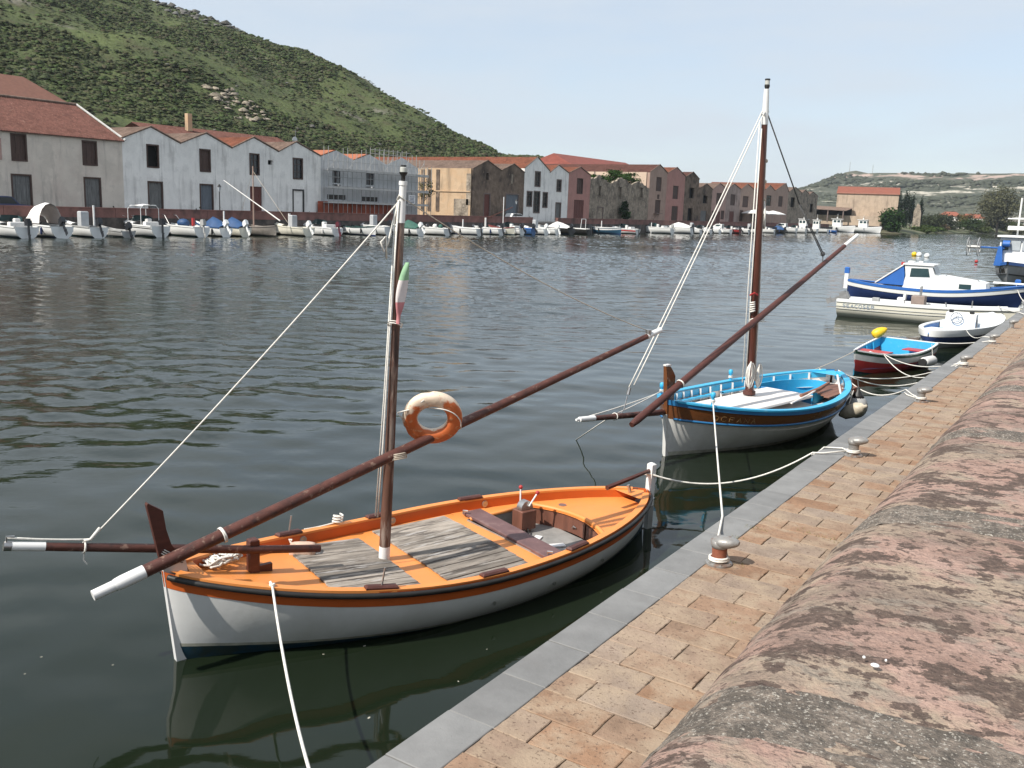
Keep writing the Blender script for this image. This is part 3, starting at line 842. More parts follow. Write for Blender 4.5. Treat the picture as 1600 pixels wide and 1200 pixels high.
def gable_house(name, label, y0, yp, y1, ze0, zr, ze1, wm, rm, ops, depth=22, rough=0.0, group=None, roof=True, x=FX, verge=True, extra=None, cat='warehouse', zb=2.0):
    """warehouse with its gable to the river, ridge running back from it"""
    t = thing(name, label, cat, (x, (y0 + y1) / 2, 0), 0, group); oy = (y0 + y1) / 2
    P = [(y0, ze0), (yp, zr), (y1, ze1)]
    if rough:                                                    # broken upper edge of a ruin
        r = random.Random(int(y0 * 10)); Q = []
        for i in range(17):
            y = lerp(y0, y1, i / 16); Q.append((y, interp(P, y) + r.uniform(-rough, rough * .5)))
        P = Q
    top = Top(P)
    class T2:
        breaks = [b - oy for b in top.breaks]
        def __call__(s, y): return top(y + oy)
    ops2 = [(o[0] - oy, o[1] - oy, o[2], o[3]) for o in ops]
    b_ = MB(); facade(b_, y0 - oy, y1 - oy, zb, T2(), ops2, 0)
    d = -depth
    b_.add([(0, y0 - oy, zb), (d, y0 - oy, zb), (d, y0 - oy, ze0), (0, y0 - oy, ze0)], [(0, 1, 2, 3)])
    b_.add([(0, y1 - oy, zb), (d, y1 - oy, zb), (d, y1 - oy, ze1), (0, y1 - oy, ze1)], [(0, 1, 2, 3)])
    if roof: b_.add([(d, y0 - oy, zb), (d, y1 - oy, zb), (d, y1 - oy, ze1), (d, yp - oy, zr), (d, y0 - oy, ze0)], [(0, 1, 2, 3, 4)])
    if rough:
        r = random.Random(int(y0)); q = list(top.P)
        for (a, za), (c, zc) in zip(q[:-1], q[1:]):
            b_.add([(0, a - oy, za), (0, c - oy, zc), (-.5, c - oy, zc), (-.5, a - oy, za)], [(0, 1, 2, 3)])
            b_.add([(-.5, a - oy, zb), (-.5, c - oy, zb), (-.5, c - oy, zc), (-.5, a - oy, za)], [(0, 1, 2, 3)])
    b_.build('wall', wm, t, fix=False)
    if roof:
        b_ = MB(); f = .06
        roof_sheet(b_, (f, y0 - oy - .05, ze0 + .06), (d, y0 - oy - .05, ze0 + .06), (d, yp - oy, zr + .10), (f, yp - oy, zr + .10))
        roof_sheet(b_, (f, y1 - oy + .05, ze1 + .06), (d, y1 - oy + .05, ze1 + .06), (d, yp - oy, zr + .10), (f, yp - oy, zr + .10))
        b_.build('roof', rm, t, fix=False)
        if verge:
            b_ = MB(); b_.tube([(.05, y0 - oy, ze0 + .10), (.05, yp - oy, zr + .14), (.05, y1 - oy, ze1 + .10)], .11, 6); b_.build('verge', M_tile_grey, t)
    for o in ops: opening(t, o, 0, oy)
    if extra: extra(t, oy)
    return t

# big beige house at the left with a long tiled slope to the river
t = thing('warehouse', 'large beige two-storey warehouse with a long tiled roof sloping to the river, far left', 'warehouse', (FX, 50, 0)); oy = 50
ops = [(54.3, 56.0, 10.3, 7.5, 'shutter', 'w', 'brown'), (62.3, 64.1, 10.2, 7.5, 'shutter', 'w', 'brown'), (54.1, 56.3, 6.15, 2.3, 'grey', 'd', 'brown'), (62.3, 64.4, 6.2, 2.3, 'grey', 'd', 'brown'),
       (44.5, 46.3, 10.3, 7.5, 'shutter', 'w', 'brown'), (44.5, 46.6, 6.15, 2.3, 'grey', 'd', 'brown')]
b_ = MB(); facade(b_, -14.0, 17.3, 2.0, Top([(-14, 10.55), (17.3, 10.55)]), [(o[0] - oy, o[1] - oy, o[2], o[3]) for o in ops], 0)
b_.add([(0, 17.3, 2), (-18, 17.3, 2), (-18, 17.3, 10.5), (-9, 17.3, 14.6), (0, 17.3, 10.5)], [(0, 1, 2, 3, 4)])
b_.add([(0, -14, 2), (-18, -14, 2), (-18, -14, 10.5), (-9, -14, 14.6), (0, -14, 10.5)], [(0, 1, 2, 3, 4)])
b_.build('wall', M_beige_wall, t, fix=False)
b_ = MB(); roof_sheet(b_, (.35, -14.2, 10.50), (.35, 17.45, 10.50), (-9, 17.45, 14.75), (-9, -14.2, 14.75), .27, .05); roof_sheet(b_, (-18, -14.2, 10.5), (-18, 17.45, 10.5), (-9, 17.45, 14.75), (-9, -14.2, 14.75), .27, .05)
rf = b_.build('roof', M_tile, t, fix=False)
b_ = MB(); b_.tube([(-9, -14, 14.85), (-9, 17.5, 14.85)], .16, 6); b_.build('ridge_tiles', M_tile_grey, rf)
b_ = MB(); b_.tube([(.4, 17.5, 10.6), (-9, 17.5, 14.88)], .12, 6); b_.build('verge', M_plank_grey, rf)
b_ = MB(); b_.box((.012, 0.2, 8.6), (.02, 6.2, 2.2)); b_.build('bare_plaster_patch', M_rose_wall, t)
for o in ops: opening(t, o, 0, oy)
# taller hipped roof behind it
t = thing('house', 'tall house with a plain brown hipped roof rising behind the beige warehouse', 'house', (-124, 62, 0))
b_ = MB(); b_.box((0, -6, 8.5), (14, 34, 13)); b_.build('wall', M_beige_wall, t)
b_ = MB(); b_.add([(8, -24, 14.6), (8, 12, 14.6), (-8, 12, 14.6), (-8, -24, 14.6), (0, -18, 19.1), (0, 8.2, 19.1)], [(0, 1, 5, 4), (1, 2, 5), (2, 3, 4, 5), (3, 0, 4)]); b_.build('roof', mat('brown_roof', (0.165, 0.072, 0.048), .9, var=.15, vs=2), t, fix=False)

# four white gables
W = 'row of warehouses with white gables to the river'
gable_house('warehouse', 'white gabled warehouse with a black open upper window, next to the beige one', 67.3, 71.2, 75.3, 10.8, 12.35, 10.8, M_white_wall, M_tile_grey,
            [(70.5, 72.2, 10.4, 7.7, 'dark', 'w', 'brown'), (70.5, 72.6, 6.1, 2.2, 'grey', 'd', 'brown')], group=W)
gable_house('warehouse', 'white gabled warehouse with a blue-grey door behind the street lamp', 75.3, 79.2, 83.2, 10.8, 12.3, 10.8, M_white_wall, M_tile_grey,
            [(78.1, 79.8, 10.4, 7.6, 'shutter', 'w', 'brown'), (78.0, 80.1, 6.1, 2.2, 'blue', 'd', 'brown')], group=W)
gable_house('warehouse', 'white gabled warehouse with a tall red-brown door and a small square vent', 83.2, 86.9, 91.2, 10.8, 12.4, 10.9, M_white_wall, M_tile_red,
            [(86.1, 87.8, 10.4, 7.6, 'glass', 'w', 'brown'), (86.1, 88.2, 6.1, 2.2, 'red', 'd', 'none'), (89.3, 90.1, 9.7, 9.1, 'dark', 'w', 'none')], group=W)
def aerial(t, oy):
    b_ = MB(); b_.tube([(-3, 2, 12), (-3, 2, 14.4)], .03, 5); b_.tube([(-3, 1.4, 14.2), (-3, 2.6, 14.2)], .02, 4); b_.ball((-2.6, 1.5, 12.9), (.12, .5, .5), 10, 6); b_.build('aerial', M_chrome, t)
gable_house('warehouse', 'white gabled warehouse with a bricked-up white doorway beside the scaffolding', 91.2, 94.5, 99.2, 10.9, 12.4, 10.8, M_white_wall, M_tile_grey,
            [(93.8, 95.7, 10.3, 7.4, 'glass', 'w', 'brown'), (93.7, 95.9, 6.0, 2.2, 'white', 'd', 'dark')], group=W, extra=aerial)
# house roof and chimney behind the gables
t = thing('house', 'low house with a long brown tiled roof and cream chimney behind the white gables', 'house', (-124, 98, 0))
b_ = MB(); b_.box((0, 2, 7), (12, 26, 11)); b_.build('wall', M_white_wall, t)
b_ = MB(); roof_sheet(b_, (6.6, -12, 12.5), (6.6, 16, 12.5), (0, 16, 14.9), (0, -12, 14.9), .3); roof_sheet(b_, (-6.6, -12, 12.5), (-6.6, 16, 12.5), (0, 16, 14.9), (0, -12, 14.9), .3); rf = b_.build('roof', M_tile, t, fix=False)
b_ = MB(); b_.box((1.5, -3.2, 15.6), (.7, .8, 2.6)); b_.build('chimney', M_cream_wall, rf)

# scaffolded building: one house with three gables
t = thing('warehouse', 'grey three-gabled building behind steel scaffolding with an orange-red hoarding below', 'warehouse', (FX - .2, 110, 0)); oy = 110
tp = Top([(99.25, 10.8), (102.6, 11.9), (106.4, 10.7), (109.7, 11.8), (113.7, 10.5), (117.5, 11.8), (121.6, 10.3)])
class T3:
    breaks = [b - oy for b in tp.breaks]
    def __call__(s, y): return tp(y + oy)
ops = [(101.8, 103.5, 9.3, 7.2, 'glass', 'w', 'none'), (109.1, 110.9, 9.1, 7.2, 'glass', 'w', 'none'), (101.8, 103.5, 7.0, 6.5, 'dark', 'w', 'none'), (109.1, 110.9, 6.95, 6.4, 'dark', 'w', 'none'), (100.7, 104.6, 5.5, 4.8, 'glass', 'w', 'none'), (108.0, 111.8, 5.4, 4.7, 'glass', 'w', 'none')]
b_ = MB(); facade(b_, -10.75, 11.6, 2.0, T3(), [(o[0] - oy, o[1] - oy, o[2], o[3]) for o in ops], 0)
b_.add([(0, 11.6, 2), (-20, 11.6, 2), (-20, 11.6, 10.2), (0, 11.6, 10.2)], [(0, 1, 2, 3)]); b_.add([(0, -10.7, 2), (-20, -10.7, 2), (-20, -10.7, 10.2), (0, -10.7, 10.2)], [(0, 1, 2, 3)])
b_.build('wall', M_grey_wall, t, fix=False)
b_ = MB(); Q = [(p[0] - oy, p[1]) for p in tp.P]
for (a, za), (c, zc) in list(zip(Q[:-1], Q[1:]))[:4]:
    roof_sheet(b_, (-.4, a, za + .05), (-.4, c, zc + .05), (-20, c, zc + .05), (-20, a, za + .05), .3)
b_.build('roof', mat('new_orange_tile', (0.33, 0.115, 0.06), .85, var=.25, vs=3), t, fix=False)
for o in ops: opening(t, o, 0, oy)
t = thing('hoarding', 'orange-red hoarding panels along the foot of the scaffolded building', 'hoarding', (FX + .35, 107.5, 0))
M_hoard = mat('orange_red_board', (0.30, 0.062, 0.025), .8, var=.3, vs=.8, col2=(.13, .03, .015), c2s=.6, c2t=(.5, .62))
for i in range(7):
    b_ = MB(); b_.box((0, -8.1 + 2.35 * i, 3.35), (.06, 2.28, 2.3)); b_.build('panel', M_hoard, t)
t = thing('sign_board', 'pale site notice board hung on the scaffolding', 'sign', (FX + 1.35, 118.2, 5.2))
b_ = MB(); b_.box((0, 0, 0), (.05, 1.7, 1.5)); b_.build('board', M_white_paint, t)
b_ = MB()
for i in range(5): b_.box((.03, -.05 * (i % 2), .5 - .22 * i), (.01, 1.3 - .2 * (i % 3), .09))
b_.build('printed_lines', M_navy, t)
sc = thing('scaffold', 'steel tube scaffolding wrapped round the grey three-gabled building', 'scaffolding', (FX + .9, 110, 0))
for i in range(13):
    y = -10.6 + i * 1.98
    b_ = MB()
    for x in (-.45, .45): b_.tube([(x, y, 2.1), (x, y, (11.6 if i % 2 else 12.3) if i < 12 else 10.6)], .05, 5)
    b_.build('standard', M_steel, sc)
for z in (4.55, 6.75, 8.0, 9.25, 10.3):
    b_ = MB(); b_.tube([(.45, -10.7, z), (.45, 12.4, z)], .04, 5); b_.build('ledger', M_steel, sc)
for z in (4.3, 6.4, 8.95):
    b_ = MB(); b_.box((0, .85, z), (.9, 23.2, .08)); b_.box((.46, .85, z + .14), (.03, 23.2, .30)); b_.build('deck', M_plank_grey, sc)
for i in range(6):
    y = -10.6 + i * 3.96
    b_ = MB(); b_.tube([(.5, y, 9.0), (.5, y + 1.98, 11.2)], .035, 5); b_.build('brace', M_steel, sc)
for i in range(9):
    b_ = MB(); y = 3.2 + 1.1 * i; b_.tube([(-4, y, 10.6), (-4, y, 13.1)], .05, 5); b_.tube([(-4, y, 12.2), (-4, y + 1.1, 12.2)], .04, 5); b_.tube([(-4, y, 12.8), (-4, y + 1.1, 12.8)], .04, 5); b_.build('roof_guard', M_steel, sc)

# ochre-lit ruin standing forward of an empty plot, then dark gables
def fig(t, oy):
    pass
gable_house('warehouse', 'soot-dark gabled ruin with a sunlit cream side wall facing the empty plot', 136.6, 141.0, 145.5, 11.1, 12.7, 11.2, M_ruin_dark, M_tile_grey,
            [(140.8, 141.6, 10.6, 9.4, 'dark', 'w', 'none'), (140.1, 142.3, 7.0, 2.3, 'red', 'd', 'stone')], depth=40)
t = thing('wall', 'sunlit cream stone side wall with dark vertical flue stains, above the empty plot', 'wall', (FX, 136.5, 0))
b_ = MB(); b_.box((-20, -.12, 6.6), (39.6, .2, 9.1)); b_.build('masonry', M_cream_wall, t)
for x in (-7.5, -9.4, -11.0):
    b_ = MB(); b_.box((x, -.28, 7.2), (.75, .14, 7.4)); b_.build('flue', M_ruin_dark, t)
b_ = MB(); b_.box((-20, -.3, 7.1), (39.6, .16, .18)); b_.build('string_course', M_cream_wall, t)
for k_, (x, z, w, h) in enumerate(((-2.2, 4.0, 3.2, 3.6), (-.6, 7.5, 1.0, 5.5))):
    b_ = MB(); b_.box((x, -.24, z), (w, .05, h)); b_.build('bare_stonework', M_ruin, t)
gable_house('warehouse', 'dark brown gabled warehouse with a wide grey garage door behind the white car', 145.5, 149.7, 153.5, 11.2, 12.6, 11.2, M_ruin_dark, M_tile_grey,
            [(148.9, 149.7, 10.8, 9.0, 'stone', 'w', 'none'), (147.2, 151.8, 7.2, 2.2, 'blue', 'd', 'stone')])
gable_house('warehouse', 'tall white gabled house with one high and three long lower windows', 153.5, 158.0, 162.8, 12.1, 14.4, 12.0, M_white_wall, M_tile_red,
            [(157.2, 159.4, 11.8, 8.8, 'glass', 'w', 'stone'), (154.5, 156.6, 7.9, 4.9, 'glass', 'w', 'stone'), (157.0, 159.5, 8.0, 3.7, 'glass', 'w', 'stone'), (160.4, 162.4, 7.9, 4.8, 'glass', 'w', 'stone')], depth=60)
gable_house('warehouse', 'low white gabled house between the tall white one and the pink one', 162.8, 166.2, 170.4, 11.7, 13.3, 12.0, M_white_wall, M_tile_red,
            [(165.6, 167.6, 10.6, 8.1, 'glass', 'w', 'stone'), (165.5, 167.8, 6.0, 2.3, 'grey', 'd', 'stone')])
gable_house('warehouse', 'pink gabled house with a broad red-brown door, left of the overgrown ruin', 170.4, 175.1, 179.8, 12.0, 13.4, 12.0, M_pink_wall, M_tile_red,
            [(174.0, 176.5, 11.2, 8.0, 'shutter', 'w', 'brown'), (173.1, 177.3, 6.7, 2.9, 'red', 'd', 'none')])
t = thing('house', 'long low building with a bright red roof behind the pink gable', 'house', (-134, 243, 0))
b_ = MB(); b_.box((0, 0, 9), (14, 44, 14)); b_.build('wall', M_rose_wall, t)
b_ = MB(); b_.add([(8, -24, 16.2), (8, 24, 16.2), (-8, 24, 16.2), (-8, -24, 16.2), (0, -21, 19.6), (0, 22, 19.6)], [(0, 1, 5, 4), (1, 2, 5), (2, 3, 4, 5), (3, 0, 4)]); b_.build('roof', mat('bright_red_roof', (0.20, 0.052, 0.036), .9, var=.25, vs=1), t, fix=False)
# ruin with plants on top
RU = 'roofless stone gables overgrown with bushes'
gable_house('ruin', 'roofless stone gable with an open slit window, right of the pink house', 179.8, 183.8, 188.8, 11.2, 12.4, 10.7, M_ruin, None,
            [(183.5, 184.9, 10.0, 7.9, 'open', 'w', 'none'), (183.4, 186.3, 5.5, 2.3, 'stone', 'd', 'stone')], rough=.35, roof=False, group=RU, cat='ruin', depth=14)
gable_house('ruin', 'roofless stone gable with a dark bush at its foot', 188.8, 194.6, 199.5, 10.7, 12.4, 10.8, M_ruin, None, [(192.9, 194.8, 10.1, 7.9, 'dark', 'w', 'none')], rough=.35, roof=False, group=RU, cat='ruin', depth=14)
gable_house('ruin', 'roofless stone gable falling away beside the tall beige-pink house', 199.5, 203.3, 209.3, 10.8, 11.9, 10.3, M_ruin, None, [(203.5, 205.9, 10.4, 8.1, 'dark', 'w', 'none')], rough=.4, roof=False, group=RU, cat='ruin', depth=14)
def balcony(t, oy):
    b_ = MB(); b_.box((.45, 0, 4.5), (.9, 3.4, .12)); b_.tube([(.1, -3, 2.2), (.8, -1.2, 4.4)], .06, 5); b_.tube([(.85, -1.7, 5.3), (.85, 1.7, 5.3)], .03, 5); b_.build('balcony', M_stone_frame, t)
gable_house('warehouse', 'tall beige-pink gabled house with an outside stair landing above the ruins', 209.3, 214.5, 219.3, 14.2, 16.2, 14.5, M_tan_wall, M_tile,
            [(213.1, 216.2, 13.3, 9.9, 'shutter', 'w', 'none'), (213.2, 216.3, 7.8, 4.6, 'shutter', 'd', 'none'), (214.1, 215.4, 9.1, 8.0, 'shutter', 'w', 'none')], depth=46, extra=balcony)
t = thing('wall', 'sunlit cream side wall of the tall beige-pink house, above the ruins', 'wall', (FX, 209.2, 0))
b_ = MB(); b_.box((-23.3, -.1, 8.2), (45, .16, 12.0)); b_.build('render', mat('pale_render', (0.56, 0.43, 0.33), .9, var=.06, vs=.5), t)
for x in (-15, -30):
    b_ = MB(); b_.box((x, -.22, 8.2), (.3, .1, 12)); b_.build('downpipe', M_stone_frame, t)
gable_house('warehouse', 'tall salmon pink gabled house beside the dark narrow ruin', 219.3, 224.9, 230.6, 14.4, 16.1, 14.2, M_pink_wall, M_tile_red,
            [(223.3, 226.7, 11.6, 8.3, 'shutter', 'w', 'none'), (223.3, 227.2, 6.5, 2.3, 'shutter', 'd', 'none')], depth=30)
gable_house('ruin', 'narrow dark grey gable standing taller than the low row to its right', 230.6, 235.5, 240.1, 14.0, 15.5, 13.9, M_ruin_dark, M_tile, [(234.0, 237.1, 11.5, 8.8, 'dark', 'w', 'none'), (233.7, 236.9, 6.2, 2.3, 'dark', 'd', 'none')], depth=24, cat='warehouse')
LR = [('dark grey low gable, first of the low row right of the tall dark one', 240.1, 245.3, 250.0, 11.3, 12.9, 11.6, M_ruin_dark, M_tile_grey, [(243.6, 246.8, 9.8, 7.7, 'dark', 'w', 'none'), (242.6, 246.8, 5.7, 2.4, 'grey', 'd', 'none')]),
      ('off-white low gable with three dark openings at street level', 250.0, 255.2, 261.0, 11.6, 13.4, 12.0, M_rose_wall, M_tile_grey, [(253.3, 257.4, 10.8, 7.6, 'shutter', 'w', 'none'), (250.6, 253.4, 5.8, 3.4, 'shutter', 'w', 'none'), (253.9, 257.2, 5.7, 2.4, 'red', 'd', 'none'), (257.6, 260.3, 6.0, 3.5, 'shutter', 'w', 'none')]),
      ('low gable with dark patches of fallen plaster round its window', 261.0, 266.4, 272.5, 12.0, 13.7, 12.4, plaster('patchy_plaster', (0.38, 0.29, 0.255), (.06, .05, .045), .9, (0.12, 0.09, 0.08)), M_tile_grey, [(264.4, 268.2, 10.8, 7.6, 'shutter', 'w', 'none'), (264.4, 268.2, 5.9, 2.4, 'red', 'd', 'none')]),
      ('tan low gable with a red roof just left of the blue boat mast', 272.5, 277.7, 284.3, 12.4, 14.1, 12.7, M_tan_wall, M_tile_red, [(274.6, 279.6, 10.6, 7.3, 'shutter', 'w', 'none'), (272.9, 275.9, 6.4, 3.0, 'shutter', 'w', 'none')]),
      ('tan low gable behind the blue boat mast', 284.3, 288.7, 294.5, 12.7, 14.2, 13.0, M_rose_wall, M_tile_red, [(287, 291, 11, 8, 'shutter', 'w', 'none')]),
      ('tan low gable with red roof above the cafe umbrellas', 294.5, 298.5, 304.0, 13.0, 14.6, 13.1, M_tan_wall, M_tile_red, [(296.1, 301.0, 11.5, 8.2, 'glass', 'w', 'none')]),
      ('brick-pink gable, tallest at the right of the low row', 304.0, 314.7, 318.5, 13.1, 15.9, 13.2, M_tan_wall, M_tile_red, [(308.4, 312.8, 11.6, 8.2, 'shutter', 'w', 'none')]),
      ('dark stone gable right of the cafe umbrellas', 318.5, 325.6, 333.6, 13.2, 15.0, 13.3, M_ruin, M_tile_grey, [(321.6, 326.4, 11.6, 8.3, 'dark', 'w', 'none')]),
      ('narrow dark stone gable before the last ruin', 333.6, 337.1, 342.3, 13.3, 14.5, 13.3, M_ruin, M_tile_grey, []),
      ('pale ruined gable at the right end of the row', 342.3, 346.7, 353.8, 12.9, 14.2, 12.8, M_ruin, None, [(344.7, 348.3, 13.0, 11.5, 'stone', 'w', 'none'), (344.9, 348.9, 10.0, 6.9, 'dark', 'w', 'none')])]
for l, y0, yp, y1, a, b2_, c, wm, rm, ops in LR:
    gable_house('warehouse', l, y0, yp, y1, a, b2_, c, wm, rm or M_tile_grey, ops, group='low row of old gabled warehouses', depth=26)

# shed, long red-roofed store and low wall at the end of the quay
t = thing('shed', 'dark open-fronted shed between the last gable and the red-roofed store', 'shed', (-110, 392, 0))
b_ = MB(); b_.add([(-16, -8, 9.0), (14, -8, 8.2), (14, 4, 9.6), (-16, 4, 10.6)], [(0, 1, 2, 3)]); b_.build('roof', M_tile_grey, t)
b_ = MB(); b_.box((-1, 3.5, 6.2), (29, .3, 6)); b_.build('back_wall', M_dark, t)
for x in (-9, -1, 7, 13):
    b_ = MB(); b_.box((x, -7.6, 6), (.4, .4, 5)); b_.build('post', M_stone_frame, t)
t = thing('store_house', 'long stone store with a red tiled roof facing us at the end of the row', 'warehouse', (-91.5, 398, 0), R(12))
M_store = plaster('store_plaster', (0.46, 0.36, 0.27), (.09, .075, .06), .7, (0.24, 0.19, 0.15))
b_ = MB(); b_.box((0, 10, 9.5), (23.4, 20, 12)); b_.build('wall', M_store, t)
b_ = MB(); roof_sheet(b_, (-12, -.4, 15.3), (12, -.4, 15.3), (12, 10, 18.4), (-12, 10, 18.4), .4); roof_sheet(b_, (-12, 20.4, 15.3), (12, 20.4, 15.3), (12, 10, 18.4), (-12, 10, 18.4), .4); b_.build('roof', mat('store_roof', (0.25, 0.082, 0.05), .9, var=.2, vs=1), t, fix=False)
t = thing('quay_wall', 'low buff stone wall below the shed and the red-roofed store', 'wall', (-98, 389, 0))
b_ = MB(); b_.box((0, 4, 3.2), (30, 10, 6.4)); b_.build('masonry', M_store, t)
b_ = MB(); b_.box((.5, -1.2, 1.2), (31, .5, 3)); b_.build('footing', M_quay_stone, t)
slab('end_quay', [(-150, 383), (-82, 383), (-82, 394), (-150, 394)], -1, 1.6, M_quay_stone)

# far bridge, small red roofs
t = thing('bridge', 'low concrete bridge crossing behind the reeds at the far right', 'bridge', (-70, 700, 0))
b_ = MB(); b_.box((0, 0, 8.2), (75, 9, .9)); b_.build('deck', mat('bridge_concrete', (0.22, 0.20, 0.18), .9, var=.2), t)
for y in (-4.4,):
    b_ = MB(); b_.box((0, y, 10.3), (75, .2, .25)); b_.box((0, y, 9.5), (75, .2, .15)); b_.build('railing', M_white_paint, t)
for x in (-30, -18, -6, 6, 18, 30):
    b_ = MB(); b_.box((x, 0, 3.5), (2.2, 7, 9)); b_.build('pier', M_grey_wall, t)
for l, x, y, w, h in (('small house with a faded red roof among the trees at the far bank', -92, 610, 12, 9.2), ('small house with an orange roof beyond the bridge', -55, 730, 16, 10.5), ('low house with a brown-red roof left of the tall olive-green tree', -84, 640, 14, 8.6)):
    t = thing('house', l, 'house', (x, y, 0))
    b_ = MB(); b_.box((0, 0, h / 2), (w, 9, h)); b_.build('wall', M_white_wall, t)
    b_ = MB(); b_.add([(-w / 2 - .5, -5, h), (w / 2 + .5, -5, h), (w / 2 + .5, 5, h), (-w / 2 - .5, 5, h), (-w / 2 + 3, 0, h + 2.6), (w / 2 - 3, 0, h + 2.6)], [(0, 1, 5, 4), (1, 2, 5), (2, 3, 4, 5), (3, 0, 4)]); b_.build('roof', mat('store_roof', (.36, .125, .07)), t, fix=False)
for i, (x, y) in enumerate(((-376, 1502), (-342, 1502))):
    b_ = MB(); b_.tube([(x, y, 74), (x, y, 93 - 4 * i)], .35, 5); tag(b_.build('radio_mast', M_steel), 'thin radio mast on the plateau edge, the ' + ('left, taller one' if i == 0 else 'right, shorter one'), 'mast')

# ------------------------------------------------------------------ trees and shrubs
def leaf_crown(mb, c, r, n, size, rg_, squash=1.0, shell=.35, gaps=3.0):
    """leaf-sized faces spread in clumps through a crown volume"""
    cl = [(rg_.gauss(0, .5), rg_.gauss(0, .5), rg_.gauss(0, .5)) for _ in range(max(8, n // 60))]
    cl = [tuple(q / max(1, math.sqrt(sum(w * w for w in v))) for q in v) for v in cl]
    for _ in range(n):
        k = rg_.choice(cl)
        p = [k[i] * r[i] * .85 + rg_.gauss(0, .17) * r[i] for i in range(3)]
        a = Vector((rg_.gauss(0, 1), rg_.gauss(0, 1), rg_.gauss(0, 1))).normalized(); b2_ = a.orthogonal().normalized() * size * rg_.uniform(.6, 1.3); d = a.cross(b2_).normalized() * size * rg_.uniform(.4, .8)
        P = Vector(c) + Vector(p)
        mb.add([P - b2_, P - d, P + b2_, P + d], [(0, 1, 2, 3)])
def tree(name, label, loc, h, r, n, size, colr, trunk_r=.3, base=.3, group=None, seed=1, cat='tree', limbs=5):
    rg_ = random.Random(seed); t = thing(name, label, cat, loc, 0, group)
    b_ = MB(); P = [(0, 0, -.3), (rg_.uniform(-.2, .2), 0, h * base), (rg_.uniform(-.3, .3), .1, h * .7)]
    b_.tube(P, [trunk_r, trunk_r * .8, trunk_r * .3], 7)
    for i in range(limbs):
        a = rg_.uniform(0, 6.28); z = h * lerp(base * .8, .6, i / max(1, limbs)); b_.tube([(P[1][0], 0, z), (math.cos(a) * r[0] * .4, math.sin(a) * r[1] * .4, z + r[2] * .5), (math.cos(a) * r[0] * .75, math.sin(a) * r[1] * .75, z + r[2] * .8)], [trunk_r * .5, trunk_r * .3, trunk_r * .1], 5)
    b_.build('trunk', M_bark, t)
    b_ = MB(); leaf_crown(b_, (0, 0, h - r[2]), r, n, size, rg_); b_.build('crown', leaf('leaf_' + label[:12].replace(' ', '_'), colr, .45, 1.2), t, fix=False)
    return t
M_bark = mat('bark', (0.09, 0.07, 0.055), .95, var=.3, vs=5)
tree('small_tree', 'thin leaning tree against the sunlit cream wall in the empty plot', (-103, 128, 2.1), 6.8, (2.1, 1.8, 1.7), 420, .17, (0.085, 0.085, 0.035), .14, .5, seed=4)
tree('bush', 'dark green bush growing at the foot of the roofless gable', (-97.8, 194.5, 2.0), 4.6, (1.2, 1.7, 2.2), 900, .3, (0.022, 0.045, 0.016), .1, .2, seed=5, cat='bush', limbs=2)
for i, (x, y, z, r_, l) in enumerate(((-101, 186, 10.6, (2.2, 2.6, 1.1), 'green bush sprouting above the first roofless gable'), (-103, 198, 11.0, (3.0, 4.6, 1.5), 'wide green bush crowning the middle roofless gable'), (-103, 205.5, 11.2, (3.0, 3.6, 1.3), 'green bush on top of the last roofless gable'))):
    tree('bush', l, (x, y, z - 4), 4 + r_[2] * 2, r_, 1100, .26, (0.038, 0.075, 0.018), .12, .5, seed=20 + i, cat='bush', limbs=3)
tree('tree', 'big round dark green tree standing at the water edge in front of the cypresses', (-79.3, 388, .4), 9.2, (4.6, 4.0, 4.6), 5200, .45, (0.030, 0.065, 0.018), .5, .25, seed=31)
CY = 'dark cypresses by the red-roofed store'
for i, (x, y, h) in enumerate(((-94.6, 476, 17.6), (-91.6, 477, 18.0), (-88.9, 476, 18.2), (-84.9, 474, 16.0))):
    tree('cypress', ('leftmost dark cypress beside the red roof', 'second dark cypress from the red roof', 'tallest dark cypress, third from the red roof', 'rightmost cypress, standing a little apart by the ruined wall')[i], (x, y, .5), h, (1.75, 1.75, h * .48), 1700, .36, (0.014, 0.026, 0.013), .3, .1, CY, 40 + i, limbs=2)
b_ = MB(); b_.prism([(-87.0, 471, .3), (-83.6, 471, .3), (-83.7, 471, 9), (-84.5, 471, 12.5), (-85.6, 471, 13.5), (-86.9, 471, 10)], (0, 1.2, 0)); tag(b_.build('ruined_wall', M_ruin), 'jagged grey ruined wall below the rightmost cypress', 'ruin')
t = tree('tree', 'large olive-green spreading tree near the bridge at the far right', (-66, 606, 1), 25, (10.5, 9, 10.5), 5200, .62, (0.105, 0.105, 0.058), .7, .2, seed=51)
